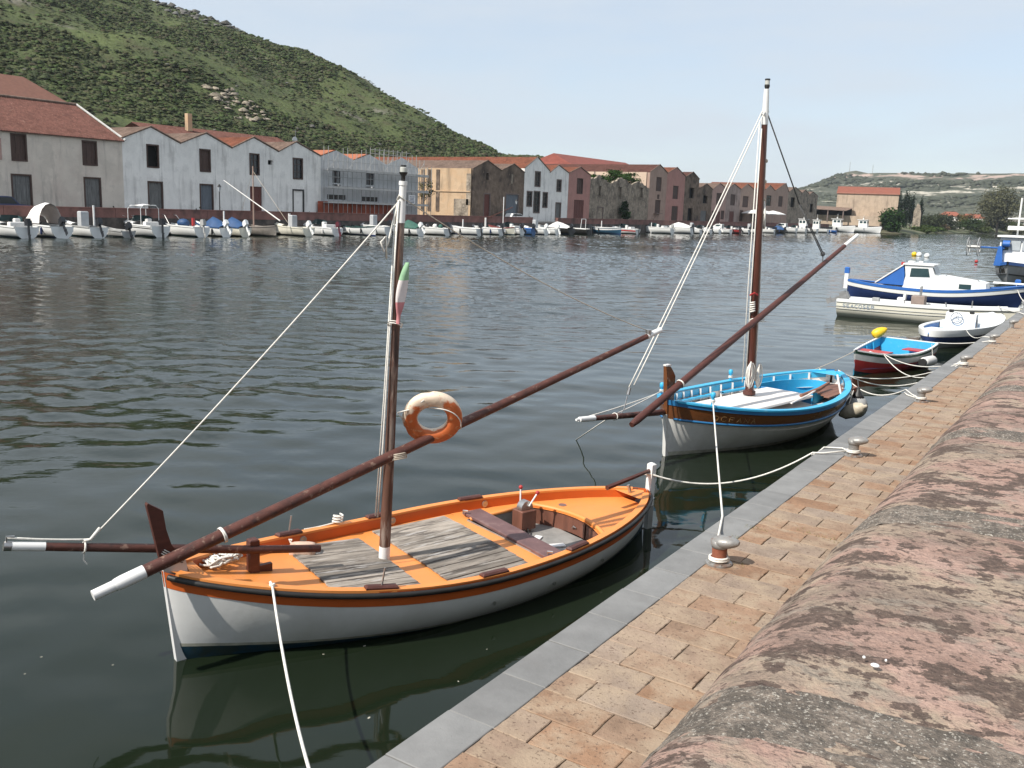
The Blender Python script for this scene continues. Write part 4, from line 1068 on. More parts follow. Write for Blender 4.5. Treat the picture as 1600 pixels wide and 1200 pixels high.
for i, (x, y, h, r_, c, l) in enumerate(((-82.5, 496, 8.8, (6, 5, 4), (0.05, 0.06, .03), 'grey-green bush right of the ruined wall'), (-80, 520, 8.6, (7, 5, 3.6), (.045, .055, .034), 'wide dull green bush in the middle of the far bank'), (-74, 560, 7.2, (7, 4, 3), (.04, .065, .02), 'bright green low bush at the waterside'),
                                     (-80.5, 482, 3.2, (6, 3, 1.5), (.06, .095, .025), 'low light green shrub on the grassy point'), (-71, 620, 8, (8, 5, 3.2), (.05, .06, .03), 'dark bush left of the bridge'), (-64, 650, 6.5, (7, 5, 2.6), (.06, .075, .025), 'green bush below the bridge'), (-58, 690, 6.5, (7, 5, 2.6), (.15, .12, .075), 'dry brown bush right below the bridge'),
                                     (-82, 600, 10.5, (6, 5, 4), (.10, .085, .03), 'yellow-brown tree between the small red roofs'), (-79.5, 500, 5.0, (4.5, 1.5, 2.2), (.24, .17, .10), 'stand of pale dry reeds on the grassy point'),
     (-86, 510, 7.5, (7, 5, 3.6), (.04, .055, .025), 'dark green bush behind the pale reeds'), (-84, 545, 8.5, (7, 5, 4), (.05, .06, .032), 'tall dull bush in front of the first small red roof'), (-74, 585, 7.5, (8, 5, 3.6), (.055, .07, .03), 'green bush below the small red roofs'), (-79.5, 455, 3.0, (5, 3, 1.5), (.07, .10, .03), 'grassy hump at the water edge under the ruined wall'), (-66, 655, 8, (8, 5, 3.8), (.04, .05, .026), 'dark bush right under the tall olive-green tree'), (-68, 560, 3.2, (6, 3, 1.5), (.07, .09, .03), 'low bright bush at the water, centre of the far bank'), (-59, 640, 4.0, (7, 4, 2), (.10, .10, .05), 'yellowish low bush at the water left of the bridge'))):
    tree('bush', l, (x, y, .3), h, r_, 1700, .46, c, .15, .2, 'bushes on the far river bank', 60 + i, 'bush', 2)

# ------------------------------------------------------------------ things on the far street
def lamp_post(label, y):
    t = thing('street_lamp', label, 'street lamp', (-94.4, y, 2.1), 0, 'lantern street lamps on the far street')
    b_ = MB(); b_.lathe([(.16, 0), (.16, .5), (.07, .6), (.055, 3.0), (.10, 3.05), (.05, 3.12)], 8); b_.build('pole', M_black, t)
    b_ = MB(); b_.lathe([(.10, 3.15), (.22, 3.65)], 6); b_.build('lantern', mat('lamp_glass', (.45, .48, .5), .2, var=.1), t)
    b_ = MB(); b_.lathe([(.26, 3.66), (.16, 3.82), (.03, 4.0)], 6); b_.build('lamp_cap', M_black, t)
lamp_post('black lantern street lamp in front of the blue-grey door', 77.3)
lamp_post('black lantern street lamp above the white estate car', 144.0)
def car(label, loc, rz, body, L=4.3, suv=False):
    t = thing('parked_car', label, 'car', loc, rz, 'cars parked on the far street')
    h = 1.75 if suv else 1.45
    pr = [(-L / 2, .35), (L / 2, .35), (L / 2, .75), (L / 2 - .15, .9), (L / 2 - 1.15, .98), (L / 2 - 1.9, h - .05), (L / 2 - 2.4, h), (-L / 2 + .5, h - .02), (-L / 2 + .12, .98), (-L / 2, .8)]
    b_ = MB(); b_.prism([(p[0], -.85, p[1]) for p in pr], (0, 1.7, 0)); b_.build('body', body, t)
    b_ = MB()
    for s_ in (-1, 1):
        b_.prism([(L / 2 - 1.35, s_ * .855, 1.0), (L / 2 - 1.95, s_ * .855, h - .12), (-L / 2 + .6, s_ * .855, h - .12), (-L / 2 + .35, s_ * .855, 1.0)], (0, s_ * .012, 0))
    b_.add([(L / 2 - 1.17, -.72, 1.0), (L / 2 - 1.17, .72, 1.0), (L / 2 - 1.86, .66, h - .1), (L / 2 - 1.86, -.66, h - .1)], [(0, 1, 2, 3)])
    b_.build('windows', M_pane, t)
    for x in (L / 2 - .85, -L / 2 + .8):
        for s_ in (-1, 1):
            b_ = MB(); b_.lathe([(.32, -.1), (.32, .1)], 14, Matrix.Rotation(R(90), 3, 'X'), (x, s_ * .80, .32)); b_.build('wheel', M_black, t)
    b_ = MB(); b_.box((L / 2 - .02, -.6, .72), (.08, .3, .14)); b_.box((L / 2 - .02, .6, .72), (.08, .3, .14)); b_.build('headlight', M_white_paint, t)
car('dark blue pick-up car parked before the beige warehouse at the left edge', (-96, 51.6, 2.1), R(90), M_navy, 4.6, True)
car('white estate car parked in the gap of the quay parapet', (-96, 146.6, 2.1), R(80), M_gel, 4.5)
for i, (x, y, l) in enumerate(((-95.5, 276, 'white cafe umbrella at the left, by the blue boat mast'), (-95.5, 284, 'middle white cafe umbrella'), (-95.5, 293, 'white cafe umbrella at the right'))):
    t = thing('cafe_umbrella', l + ' on the far quay', 'umbrella', (x, y, 2.1), 0, 'white umbrellas of the quayside cafe')
    b_ = MB(); b_.tube([(0, 0, 0), (0, 0, 4.2)], .05, 6); b_.build('pole', M_steel, t)
    b_ = MB(); b_.lathe([(4.1, 3.35), (4.15, 3.55), (2.2, 4.15), (.1, 4.6)], 8); b_.build('canopy', M_canvas, t)
for i, (y, l) in enumerate(((277, 'dark cafe table under the left umbrella'), (288, 'dark cafe table under the right umbrella'))):
    t = thing('cafe_table', l, 'table', (-95.8, y, 2.1), 0, 'cafe tables')
    b_ = MB(); b_.lathe([(.6, .72), (.6, .76)], 10); b_.build('table_top', M_brown_wood, t); b_ = MB(); b_.tube([(0, 0, 0), (0, 0, .72)], .06, 6); b_.build('leg', M_black, t)
POLES = 'white mooring posts off the far quay'
for i, (y, h, l) in enumerate(((58.6, 3.2, 'tall white mooring post beside the boat with the covered console'), (75.6, 2.9, 'white mooring post behind the brown sailing boat'), (117, 1.6, 'short white mooring post right of the orange boat mast'), (124, 2.4, 'thin mooring post left of the white gozzo'), (172, 2.6, 'mooring post behind the blue and white rowing boat'), (196, 2.4, 'mooring post behind the long white motorboat'), (238, 2.6, 'thin mooring post in the crowded stretch of boats'), (262, 2.6, 'mooring post left of the blue boat mast'))):
    b_ = MB(); b_.tube([(-91.6, y, -1), (-91.6, y, h)], .10, 8); tag(b_.build('mooring_post', M_white_paint), l, 'post', POLES)

# weeds along the foot of the facades
M_ww = leaf('street_weed', (.05, .065, .03), .4, 2)
wb = MB()
for a_, c_ in ((56.6, 62.0), (64.6, 70.3), (76.4, 77.8), (80.4, 83), (88.6, 91.5), (96, 99), (131, 136), (152, 156)):
    for _ in range(int((c_ - a_) * 60)):
        y = rk.uniform(a_, c_); P = Vector((-98.7 + rk.uniform(-.1, .35), y, 2.15 + abs(rk.gauss(0, .28)))); d = Vector((rk.gauss(0, 1), rk.gauss(0, 1), rk.gauss(0, 1))).normalized() * .16; e = d.orthogonal().normalized() * .10
        wb.add([P - d, P - e, P + d, P + e], [(0, 1, 2, 3)])
kind(wb.build('weeds', M_ww, None, fix=False), 'stuff')
# ------------------------------------------------------------------ boats
class Hull:
    """x runs from the bow (0) to the stern (L); y is half breadth"""
    def __init__(s, L, B, zb, zm, zs, zk=-.45, tr=False, pm=3.2, pe=1.25, rake=.14, ex=.72, stern_w=.8, wl=None):
        s.L, s.B, s.zb, s.zm, s.zs, s.zk, s.tr, s.pm, s.pe, s.rake, s.ex, s.sw = L, B, zb, zm, zs, zk, tr, pm, pe, rake, ex, stern_w
    def b(s, t):
        t = min(max(t, 0), 1)
        if s.tr: return s.B * (1 - (1 - t) ** 2.3) * (1 - (1 - s.sw) * max(0, (t - .45) / .55) ** 2)
        return s.B * max(4 * t * (1 - t), 0) ** s.ex
    def z(s, t):
        w = s.zb if t < .5 else s.zs
        return s.zm + (w - s.zm) * (1 - 2 * t) ** 2
    def x(s, t, z):
        d = -s.rake * z / max(s.zb, .1) * max(0, 1 - t) ** 6
        if not s.tr: d += .06 * z * t ** 6
        return s.L * t + d
    def k(s, t):
        return s.zk * (1 - .55 * abs(1 - 2 * t) ** 6) if not s.tr else s.zk * (1 - .5 * max(0, 1 - 2 * t) ** 4)
    def pt(s, t, h, side, off=0.0):
        """point h metres below the sheer"""
        zt, zk = s.z(t), s.k(t); z = zt - h; q = min(max(h / (zt - zk), 0), 1)
        p = s.pe + (s.pm - s.pe) * math.sin(math.pi * min(t, .72 if s.tr else 1)) ** .8
        y = s.b(t) * (1 - q ** p) + off
        return (s.x(t, z), side * max(y, 0.0), z)
    def ht(s, t, z): return s.z(t) - z
    def top(s, t, off, dz, side):
        """point on the gunwale moved inward by off (measured square to the rail)"""
        e = .004; t0, t1 = max(t - e, 0), min(t + e, 1)
        dx, dy = (t1 - t0) * s.L, s.b(t1) - s.b(t0); l = math.hypot(dx, dy)
        nx, ny = -dy / l, dx / l
        x, y = s.L * t - s.rake * max(0, 1 - t) ** 6 - nx * off, s.b(t) - ny * off
        return (x, side * max(y, 0), s.z(t) + dz)
def ts(n, a=0.0, b=1.0):
    return [a + (b - a) * (0.5 - 0.5 * math.cos(math.pi * i / n)) for i in range(n + 1)]
def skin(mb, H, ha, hb, nq, nt, off=0.0, sides=(1, -1), a=0.0, b=1.0):
    """hull strip between depths ha(t) and hb(t) below the sheer"""
    T = ts(nt, a, b)
    for sd in sides:
        mb.grid([[H.pt(t, lerp(ha(t), hb(t), (q / nq)), sd, off) for q in range(nq + 1)] for t in T])
def rail(mb, H, o0, o1, z0, z1, nt, a=0.0, b=1.0, sides=(1, -1)):
    """solid strip on the sheer, from inset o0 to o1 and height z0 to z1"""
    T = ts(nt, a, b)
    for sd in sides:
        mb.grid([[H.top(t, o0, z0, sd), H.top(t, o0, z1, sd), H.top(t, o1, z1, sd), H.top(t, o1, z0, sd)] for t in T], close=True)
def inner(mb, H, o, z0, z1, nt, a=0.0, b=1.0, sides=(1, -1)):
    T = ts(nt, a, b)
    for sd in sides:
        mb.grid([[H.top(t, o, z0, sd), H.top(t, o, z1(t) if callable(z1) else z1, sd)] for t in T])
def outboard(root, x, y, z, m=M_motor, tilt=0.0, s=1.0, name='outboard_motor'):
    Mx = Matrix.Rotation(R(tilt), 3, 'Y'); o = Vector((x, y, z))
    b_ = MB()
    b_.box(o + Mx @ Vector((.18 * s, 0, .32 * s)), (.55 * s, .36 * s, .34 * s), M=Mx); b_.box(o + Mx @ Vector((.16 * s, 0, .54 * s)), (.40 * s, .28 * s, .14 * s), M=Mx)
    mo = b_.build(name, m, root)
    b_ = MB(); b_.box(o + Mx @ Vector((.22 * s, 0, -.12 * s)), (.20 * s, .10 * s, .6 * s), M=Mx); b_.box(o + Mx @ Vector((.30 * s, 0, -.42 * s)), (.36 * s, .05 * s, .06 * s), M=Mx); b_.box(o + Mx @ Vector((.28 * s, 0, -.58 * s)), (.30 * s, .04 * s, .3 * s), M=Mx)
    b_.build('leg', m, mo)
    b_ = MB(); b_.tube([o + Mx @ Vector((-.05 * s, 0, .3 * s)), o + Mx @ Vector((-.5 * s, .05, .36 * s))], .025 * s, 5); b_.build('tiller_arm', m, mo)
    return mo

# ------------------------------------------------------------ orange and white sailing gozzo in the foreground
M_orange = mat('orange_paint', (0.74, 0.265, 0.065), 0.5, var=0.06, vs=3, col2=(0.64, 0.25, 0.08), c2s=2.0, c2t=(.5, .75), c2a=.5, c3=(.45, .20, .09), c3s=18, c3t=(.64, .70), c3a=.5, bump=.002, bs=12)
M_orange_red = mat('orange_band', (0.52, 0.105, 0.018), 0.5, var=0.08, vs=3, c3=(.3, .08, .03), c3s=14, c3t=(.68, .74), c3a=.6)
M_hull_white = mat('brushed_white_hull', (0.72, 0.715, 0.70), 0.42, var=0.03, vs=2, col2=(.58, .57, .53), c2s=1.3, c2t=(.5, .7), c2a=.45, streak=((.42, .40, .35), (1.2, 1.2, .35), .35), bump=.004, bs=3.0)
M_boot = mat('blue_bottom_paint', (0.010, 0.040, 0.065), .5, var=.3, vs=3, col2=(.02, .03, .022), c2s=3, c2t=(.5, .6))
M_deckwood = mat('weathered_plank', (0.27, 0.235, 0.20), .85, var=.4, vs=3.5, stretch=(.6, 4.0, 4.0), col2=(.065, .055, .05), c2s=2.4, c2t=(.51, .60), c2a=.8, c3=(.46, .44, .42), c3s=4.0, c3t=(.56, .66), c3a=.7, bump=.004, bs=10, rnd=.28, spec=.2)
M_spar = mat('weathered_spar', (0.085, 0.028, 0.019), .55, var=.35, vs=6, stretch=(1, 1, 1), col2=(.24, .15, .11), c2s=13, c2t=(.58, .64), c2a=.7, c3=(.03, .014, .011), c3s=8, c3t=(.56, .66), c3a=.7, bump=.003, bs=25)
M_mast1 = mat('flaking_mast_wood', (0.105, 0.050, 0.034), .6, var=.35, vs=9, stretch=(1.6, 1.6, .22), col2=(.30, .24, .20), c2s=7, c2t=(.52, .62), c2a=.75, c3=(.035, .022, .018), c3s=6, c3t=(.55, .63), c3a=.8, bump=.004, bs=18)
M_thwart = mat('purple_brown_paint', (0.145, 0.078, 0.075), .6, var=.2, vs=5, col2=(.24, .16, .14), c2s=5, c2t=(.56, .66), c2a=.5)
M_sole = mat('grey_cockpit_sole', (0.25, 0.24, 0.225), .8, var=.25, vs=4)
M_panel = mat('brown_locker', (0.155, 0.062, 0.040), .55, var=.3, vs=3, stretch=(3, 3, .7), col2=(.25, .14, .10), c2s=4, c2t=(.6, .68), c2a=.5)

b1 = thing('sailing_boat', 'orange and white wooden sailing gozzo with brown mast and long yard, moored nearest', 'boat', (-7.17, 5.233, 0), R(73.1), None, R(1.3))
H1 = Hull(6.6, 1.14, .95, .555, .60, -.42, pm=2.8, pe=1.25, rake=.12)
OB = .165
zboot_shade = lambda t: max(.15 * (1 - 2.2 * t), -.03, .60 * (t - .62))  # top edge of the dark paint; the rise aft paints in the hull's shade
b_ = MB(); skin(b_, H1, lambda t: OB, lambda t: H1.ht(t, zboot_shade(t)), 10, 44); hl = b_.build('hull', M_hull_white, b1, smooth=True)
b_ = MB(); skin(b_, H1, lambda t: H1.ht(t, zboot_shade(t)), lambda t: H1.z(t) - H1.k(t), 6, 44, .001); b_.build('bottom_paint_stern_shade', M_boot, b1, smooth=True)  # blue bottom paint, carried higher at the stern as painted shade
b_ = MB(); skin(b_, H1, lambda t: H1.ht(t, zboot_shade(t) + .035), lambda t: H1.ht(t, zboot_shade(t)), 1, 44, .0015); b_.build('scum_line', mat('waterline_scum', (.40, .39, .32), .7, var=.35, vs=6), b1, smooth=True)
b_ = MB(); skin(b_, H1, lambda t: .0, lambda t: OB, 3, 44, .006); b_.build('orange_band', M_orange_red, b1, smooth=True)
b_ = MB()
for sd in (1, -1): b_.tube([H1.pt(t, .040, sd, .022) for t in ts(48, .004, .992)], .030, 8)
b_.build('rubbing_strake', M_black, b1, smooth=True)
CW = .085
b_ = MB(); rail(b_, H1, -.004, CW, -.02, .014, 48, .012, .985); b_.build('gunwale', M_orange, b1, smooth=True, angle=40)
zd = lambda t: H1.z(t) - .135
b_ = MB(); inner(b_, H1, CW + .002, -.012, -.16, 48, .02, .99); b_.build('bulwark', M_orange_red, b1, smooth=True)
for TT in ((.95, .97, .985, 1.0), (.0, .012, .03, .05)):
    b_ = MB(); b_.grid([[H1.top(t, CW * .5, -.004, 1), H1.top(t, CW * .5, -.004, -1)] for t in TT]); b_.build('breasthook', M_orange, b1)
# stem: white edge and raked brown head
b_ = MB(); b_.prism([(-.12, -.035, 1.02), (.10, -.035, 1.02), (.16, -.035, .55), (.20, -.035, -.3), (.03, -.035, -.3), (-.01, -.035, .0), (-.075, -.035, .6)], (0, .07, 0)); b_.build('stem', M_hull_white, b1)
b_ = MB(); b_.prism([(-.245, -.03, 1.62), (-.235, -.03, 1.64), (-.10, -.03, 1.545), (-.075, -.03, 1.36), (-.03, -.03, 1.20), (.06, -.03, 1.06), (.13, -.03, .90), (-.12, -.03, .97)], (0, .06, 0)); b_.build('stem_head', M_mahog, b1)
# deck sheets round the cockpit well
WX0, WX1 = 3.98, 5.12
def well_edge(y):                                    # curved after edge of the well
    return WX1 + .10 - .26 * ((y + .06) / .75) ** 2
b_ = MB()
def deck_row(x, ya, yb, n=6):
    t = x / H1.L; lim = H1.b(t) - CW * .6
    return [(x, min(max(lerp(ya, yb, i / n), -lim), lim), zd(t) + .02 * (1 - (lerp(ya, yb, i / n) / 1.1) ** 2)) for i in range(n + 1)]
xs = [.12, .3, .55, .8, 1.1, 1.4, 1.8, 2.2, 2.6, 3.0, 3.4, 3.75, WX0]
b_.grid([deck_row(x, -1.2, 1.2, 8) for x in xs])
xs = [WX0 + (5.3 - WX0) * i / 10 for i in range(11)]
b_.grid([deck_row(x, .66, 1.2, 3) for x in xs]); b_.grid([deck_row(x, -1.2, -.80, 3) for x in xs])
rows = []
for i in range(9):
    y = lerp(-.80, .66, i / 8); r_ = []
    for j in range(7):
        x = lerp(well_edge(y), 6.35, j / 6); t = x / H1.L; lim = max(H1.b(t) - CW * .6, .01)
        r_.append((x, min(max(y, -lim), lim), zd(t) + .02 * (1 - (y / 1.1) ** 2) + .001))
    rows.append(r_)
b_.grid(rows)
b_.grid([deck_row(x, -1.2, -.80, 3) for x in (5.3, 5.7, 6.1, 6.35)]); b_.grid([deck_row(x, .66, 1.2, 3) for x in (5.3, 5.7, 6.1, 6.35)])
b_.build('deck', M_orange, b1, smooth=False)
# well: sole, sides, raised rim
b_ = MB(); b_.grid([[(x, -w, .225), (x, .62, .225)] for x, w in ((WX0, .78), (4.6, .76), (4.95, .70), (5.2, .40))]); b_.build('cockpit_sole', M_sole, b1)
b_ = MB()
b_.add([(WX0, .66, .22), (5.15, .66, .22), (5.2, .66, .46), (WX0, .66, .46)], [(0, 1, 2, 3)]); b_.add([(WX0, -.80, .22), (4.95, -.78, .22), (5.0, -.80, .46), (WX0, -.80, .46)], [(0, 1, 2, 3)])
b_.add([(WX0, -.8, .22), (WX0, .66, .22), (WX0, .66, .46), (WX0, -.8, .46)], [(0, 1, 2, 3)])
b_.build('well_side', M_sole, b1)
Y = [lerp(-.80, .66, i / 14) for i in range(15)]
b_ = MB(); b_.grid([[(well_edge(y) + .015, y, .22), (well_edge(y) + .015, y, zd(.78) + .01)] for y in Y]); bk = b_.build('locker_bulkhead', M_panel, b1, smooth=True)
for a, c in ((-.72, -.30), (-.26, .14)):
    b_ = MB(); b_.grid([[(well_edge(y) - .005, y, .24), (well_edge(y) - .012, y, .24), (well_edge(y) - .012, y, .43), (well_edge(y) - .005, y, .43)] for y in [lerp(a, c, i / 5) for i in range(6)]], close=True); b_.build('locker_door', M_panel, bk)
b_ = MB(); b_.tube([(well_edge(-.1) - .03, -.10, .34), (well_edge(-.1) - .05, -.07, .36), (well_edge(-.1) - .03, -.03, .32)], .008, 6); b_.build('handle', M_chrome, bk)
b_ = MB(); b_.tube([(well_edge(y) + .05, y, zd(.79) + .035) for y in Y], .032, 8); b_.tube([(WX0 + .05, .665, zd(.62) + .02), (4.6, .665, zd(.7) + .02), (well_edge(.66) + .05, .66, zd(.79) + .03)], .026, 8); b_.build('well_rim', M_orange, b1, smooth=True)
b_ = MB(); b_.cbox((4.15, -.02, zd(.63) + .045), (.28, 1.74, .035), .006, R(-3)); b_.build('thwart', M_thwart, b1)
for y in (.80, -.84):
    b_ = MB(); b_.tube([(4.02, y, zd(.63) + .06), (4.02, y, zd(.63) + .10), (4.06, y - .05, zd(.63) + .10)], .014, 6); b_.build('thwart_latch', M_chrome, b1)
# loose white boards on the sole
for (x, y, l, a) in ((4.62, .05, .34, 30), (4.72, -.22, .26, -20), (4.48, -.45, .3, 65), (4.42, .42, .28, 80)):
    b_ = MB(); b_.box((x, y, .24), (l, .09, .015), R(a)); b_.build('loose_board', M_white_paint, b1)
# hatches of weathered planks
def hatch(x0, x1, y0, y1, skew, w=.150):
    h = bpy.data.objects.new('plank_hatch', None); COL.objects.link(h); h.parent = b1
    n = int(round((y1 - y0) / w)); w = (y1 - y0) / n
    for i in range(n):
        y = y0 + (i + .5) * w; a = x0 + skew * y
        lim = lambda x: H1.b(x / H1.L) - CW - .07
        while lim(a) < abs(y) + w / 2 and a < x1: a += .02
        e = x1 + skew * y
        while lim(e) < abs(y) + w / 2 and e > a: e -= .02
        if e - a < .12: continue
        a += rk.uniform(-.004, .004); e += rk.uniform(-.006, .006)
        za, ze = zd(a / H1.L), zd(e / H1.L); cam_ = .02 * (1 - (y / 1.1) ** 2) + .014 + rk.uniform(-.003, .003)
        p = MB(); p.cbox((0, 0, 0), (math.hypot(e - a, ze - za), w - .008, .018), .003)
        o = p.build('plank', M_deckwood, h); o.location = ((a + e) / 2, y, (za + ze) / 2 + cam_); o.rotation_euler = (0, -math.atan2(ze - za, e - a), rk.uniform(-.004, .004))
hatch(1.44, 2.40, -.80, .94, .09); hatch(2.70, 3.78, -.90, .95, .05)
# rowlock pads with pins, vents, side fittings
for (x, sd, pin) in ((1.74, -1, 1), (3.03, -1, 0), (4.34, -1, 0), (1.62, 1, 1), (2.92, 1, 0), (4.30, 1, 0)):
    t = x / H1.L; c = H1.top(t, .045, .03, sd); e = H1.top(t + .02, .045, .03, sd); a = math.atan2(e[1] - c[1], e[0] - c[0])
    p = MB(); p.cbox((0, 0, 0), (.34, .085, .042), .018); o = p.build('rowlock_pad', M_mahog, b1); o.location = c; o.rotation_euler = (0, -math.atan2(H1.z(t + .02) - H1.z(t), .13), a)
    if pin:
        p = MB(); p.tube([(.0, 0, .0), (.01, 0, .20)], .010, 6); p.build('thole_pin', M_chrome, o)
for x in (1.78, 3.10, 4.50):
    t = x / H1.L; c = H1.top(t, CW + .004, -.07, 1)
    p = MB(); p.lathe([(.045, 0), (.045, .012), (.03, .014), (.012, .006)], 14, Matrix.Rotation(R(90), 3, 'X'), c); p.build('vent', M_chrome, b1, smooth=True, angle=40)
for x in (3.05, 3.95, 4.9):
    t = x / H1.L; c = H1.pt(t, .33, -1, .004)
    p = MB(); p.lathe([(.022, 0), (.022, .012), (.01, .014)], 10, Matrix.Rotation(R(90), 3, 'X'), c); p.build('hull_fitting', M_chrome, b1)
b_ = MB(); b_.lathe([(.055, 0), (.055, .008)], 14, None, (5.42, .42, zd(.82) + .018)); b_.build('deck_filler', M_chrome, b1)
# engine control box with lever
b_ = MB(); b_.cbox((4.74, .42, .40), (.24, .20, .26), .01); cb = b_.build('control_box', M_panel, b1)
b_ = MB(); b_.lathe([(.10, -.05), (.10, .05)], 14, Matrix.Rotation(R(90), 3, 'X'), (4.74, .42, .55)); b_.build('control_head', M_chrome, cb, smooth=True, angle=40)
b_ = MB(); b_.tube([(4.76, .36, .58), (4.86, .33, .74)], .012, 6); b_.tube([(4.73, .50, .58), (4.74, .52, .78)], .012, 6); b_.build('lever', M_white_paint, cb)
for q_ in ((4.87, .33, .755), (4.74, .52, .80)):
    b_ = MB(); b_.ball(q_, .028, 10, 8); b_.build('lever_knob', M_red, cb, smooth=True)
b_ = MB(); b_.tube([(4.70, .38, .30), (4.66, .30, .27), (4.55, .2, .24)], .011, 6); b_.tube([(4.74, .36, .30), (4.70, .27, .27), (4.6, .15, .24)], .011, 6); b_.build('control_cable', M_black, cb)
# samson post, bowsprit, yard, mast
b_ = MB(); b_.cbox((.86, .16, .80), (.10, .10, .42), .012); b_.box((.98, .16, .66), (.16, .05, .10)); b_.build('samson_post', M_mahog, b1)
BS = [(1.56, .06, .79), (.86, .12, .905), (-.12, .215, 1.10), (-.90, .29, 1.255), (-1.04, .30, 1.285)]
b_ = MB(); b_.tube(BS, [.042, .044, .044, .041, .040], 10); sp = b_.build('bowsprit', M_spar, b1, smooth=True, angle=50)
b_ = MB(); b_.tube([(-1.035, .30, 1.284), (-1.30, .325, 1.335)], [.044, .042], 10); b_.build('white_end', M_white_paint, sp, smooth=True, angle=50)
b_ = MB(); b_.tube([(-1.30, .325, 1.335), (-1.36, .33, 1.347)], .044, 10); b_.tube([(-1.34, .33, 1.35), (-1.33, .33, 1.43), (-1.27, .325, 1.42)], .010, 6); b_.build('tip_band', M_chrome, sp, smooth=True, angle=50)
YA, YB = Vector((-.76, -.21, .955)), Vector((6.62, -.02, 2.86))
yp = lambda s_: YA.lerp(YB, s_)
b_ = MB(); b_.tube([yp(s_) for s_ in (.055, .2, .4, .6, .8, .965)], [.060, .062, .058, .052, .044, .036], 12); yd = b_.build('yard', M_spar, b1, smooth=True, angle=50)
b_ = MB(); b_.tube([yp(-.004), yp(.022)], [.048, .050], 12); b_.tube([yp(.022), yp(.030), yp(.057)], [.055, .062, .063], 12); b_.build('white_end', M_white_paint, yd, smooth=True, angle=50); b_ = MB(); b_.tube([yp(.963), yp(1.0)], [.040, .037], 12); b_.build('white_end', M_white_paint, yd, smooth=True, angle=50)
b_ = MB(); b_.lathe([(.04, 0), (.04, .07)], 8, None, tuple(yp(.967) + Vector((0, 0, .01)))); b_.build('halyard_block', M_chrome, yd)
MF, MT = Vector((2.38, .08, .50)), Vector((2.39, -.10, 4.70))
mp = lambda z: MF.lerp(MT, (z - MF.z) / (MT.z - MF.z))
b_ = MB(); b_.tube([mp(z) for z in (.64, 1.4, 2.4, 3.4, 4.30)], [.062, .058, .049, .042, .036], 12); ms = b_.build('mast', M_mast1, b1, smooth=True, angle=50)
b_ = MB(); b_.tube([mp(.47), mp(.66)], [.063, .061], 12); b_.build('white_foot', M_white_paint, ms, smooth=True, angle=50)
b_ = MB(); b_.tube([mp(4.22), mp(4.62)], [.040, .035], 12); b_.tube([mp(4.60), mp(4.64)], [.043, .043], 12); b_.build('white_masthead', M_white_paint, ms, smooth=True, angle=50)
b_ = MB(); b_.lathe([(.018, 0), (.022, .06), (.040, .085), (.044, .10)], 12, None, tuple(mp(4.63))); b_.build('lamp_base', M_black, ms, smooth=True, angle=40)
b_ = MB(); b_.lathe([(.036, .10), (.036, .145), (.024, .155)], 12, None, tuple(mp(4.63))); b_.build('lamp_lens', mat('clear_lens', (.5, .5, .46), .15, var=.1), ms, smooth=True, angle=40)
b_ = MB(); b_.lathe([(.030, .15), (.028, .17)], 10, None, tuple(mp(4.63))); b_.build('lamp_cap', M_black, ms)
# lashings
def lashing(root, c, ax, r, n=3, w=.03, m=M_rope, th=.009, name='lashing'):
    a = Vector(ax).normalized(); u = a.orthogonal().normalized(); v = a.cross(u); P = []
    for i in range(n * 12 + 1):
        q = 2 * math.pi * i / 12; P.append(Vector(c) + (u * math.cos(q) + v * math.sin(q)) * r + a * (w * (i / (n * 12) - .5)))
    b_ = MB(); b_.tube(P, th, 5); return b_.build(name, m, root, smooth=True)
ya = YB - YA
lashing(yd, yp(.158), ya, .073, 2, .03)
lashing(yd, (2.38, -.09, 1.72), (0.0, .25, 1), .125, 4, .07, M_rope_old)
lashing(sp, (-.72, .272, 1.22), (-1, .1, .2), .052, 1, .01)
b_ = MB(); b_.tube([(-.72, .27, 1.17), (-.73, .27, 1.10), (-.70, .27, 1.05)], .007, 5); b_.build('rope_tail', M_rope, sp)
for i, (p0, p1) in enumerate((((-.06, -.05, 1.02), (.02, .22, 1.13)), ((-.10, .22, 1.16), (.10, -.14, 1.12)))):
    pass
lashing(b1, (-.02, .02, 1.08), (1, .1, 1.4), .13, 3, .06, M_rope_dark, .006)
# rigging
KN = Vector((-.66, .265, 1.285))
b_ = MB(); b_.tube(sag(mp(4.42) + Vector((-.04, .02, 0)), KN, .05, 12), .008, 5); b_.tube(sag(KN, (-1.33, .33, 1.42), .01, 6), .010, 5); b_.tube([KN + Vector((-.06, 0, 0)), KN, KN + Vector((.08, -.015, .1))], .016, 6); b_.build('forestay', M_rope, b1, smooth=True)
b_ = MB(); b_.tube([mp(4.40) + Vector((-.05, .01, 0)), mp(4.0) + Vector((-.12, .04, 0)), mp(3.92) + Vector((-.16, .05, 0)), mp(4.02) + Vector((-.2, .05, 0)), mp(4.08) + Vector((-.15, .04, 0)), mp(3.85) + Vector((-.13, .04, 0))], .011, 5)
b_.tube([mp(4.45) + Vector((0, -.05, 0)), mp(4.5) + Vector((-.05, -.02, 0)), mp(4.44) + Vector((-.03, .05, 0))], .012, 5); b_.build('halyard_coil', M_rope, b1, smooth=True)
b_ = MB(); b_.tube([mp(4.45) + Vector((-.05, -.01, 0)), mp(3.0) + Vector((-.075, 0, 0)), mp(1.85) + Vector((-.10, -.02, 0)), mp(.98) + Vector((-.08, .05, 0))], .010, 5); b_.tube([mp(4.3) + Vector((-.055, .03, 0)), mp(2.4) + Vector((-.085, .03, 0)), mp(1.0) + Vector((-.11, .05, 0))], .008, 5); b_.build('halyard', M_rope, b1, smooth=True)
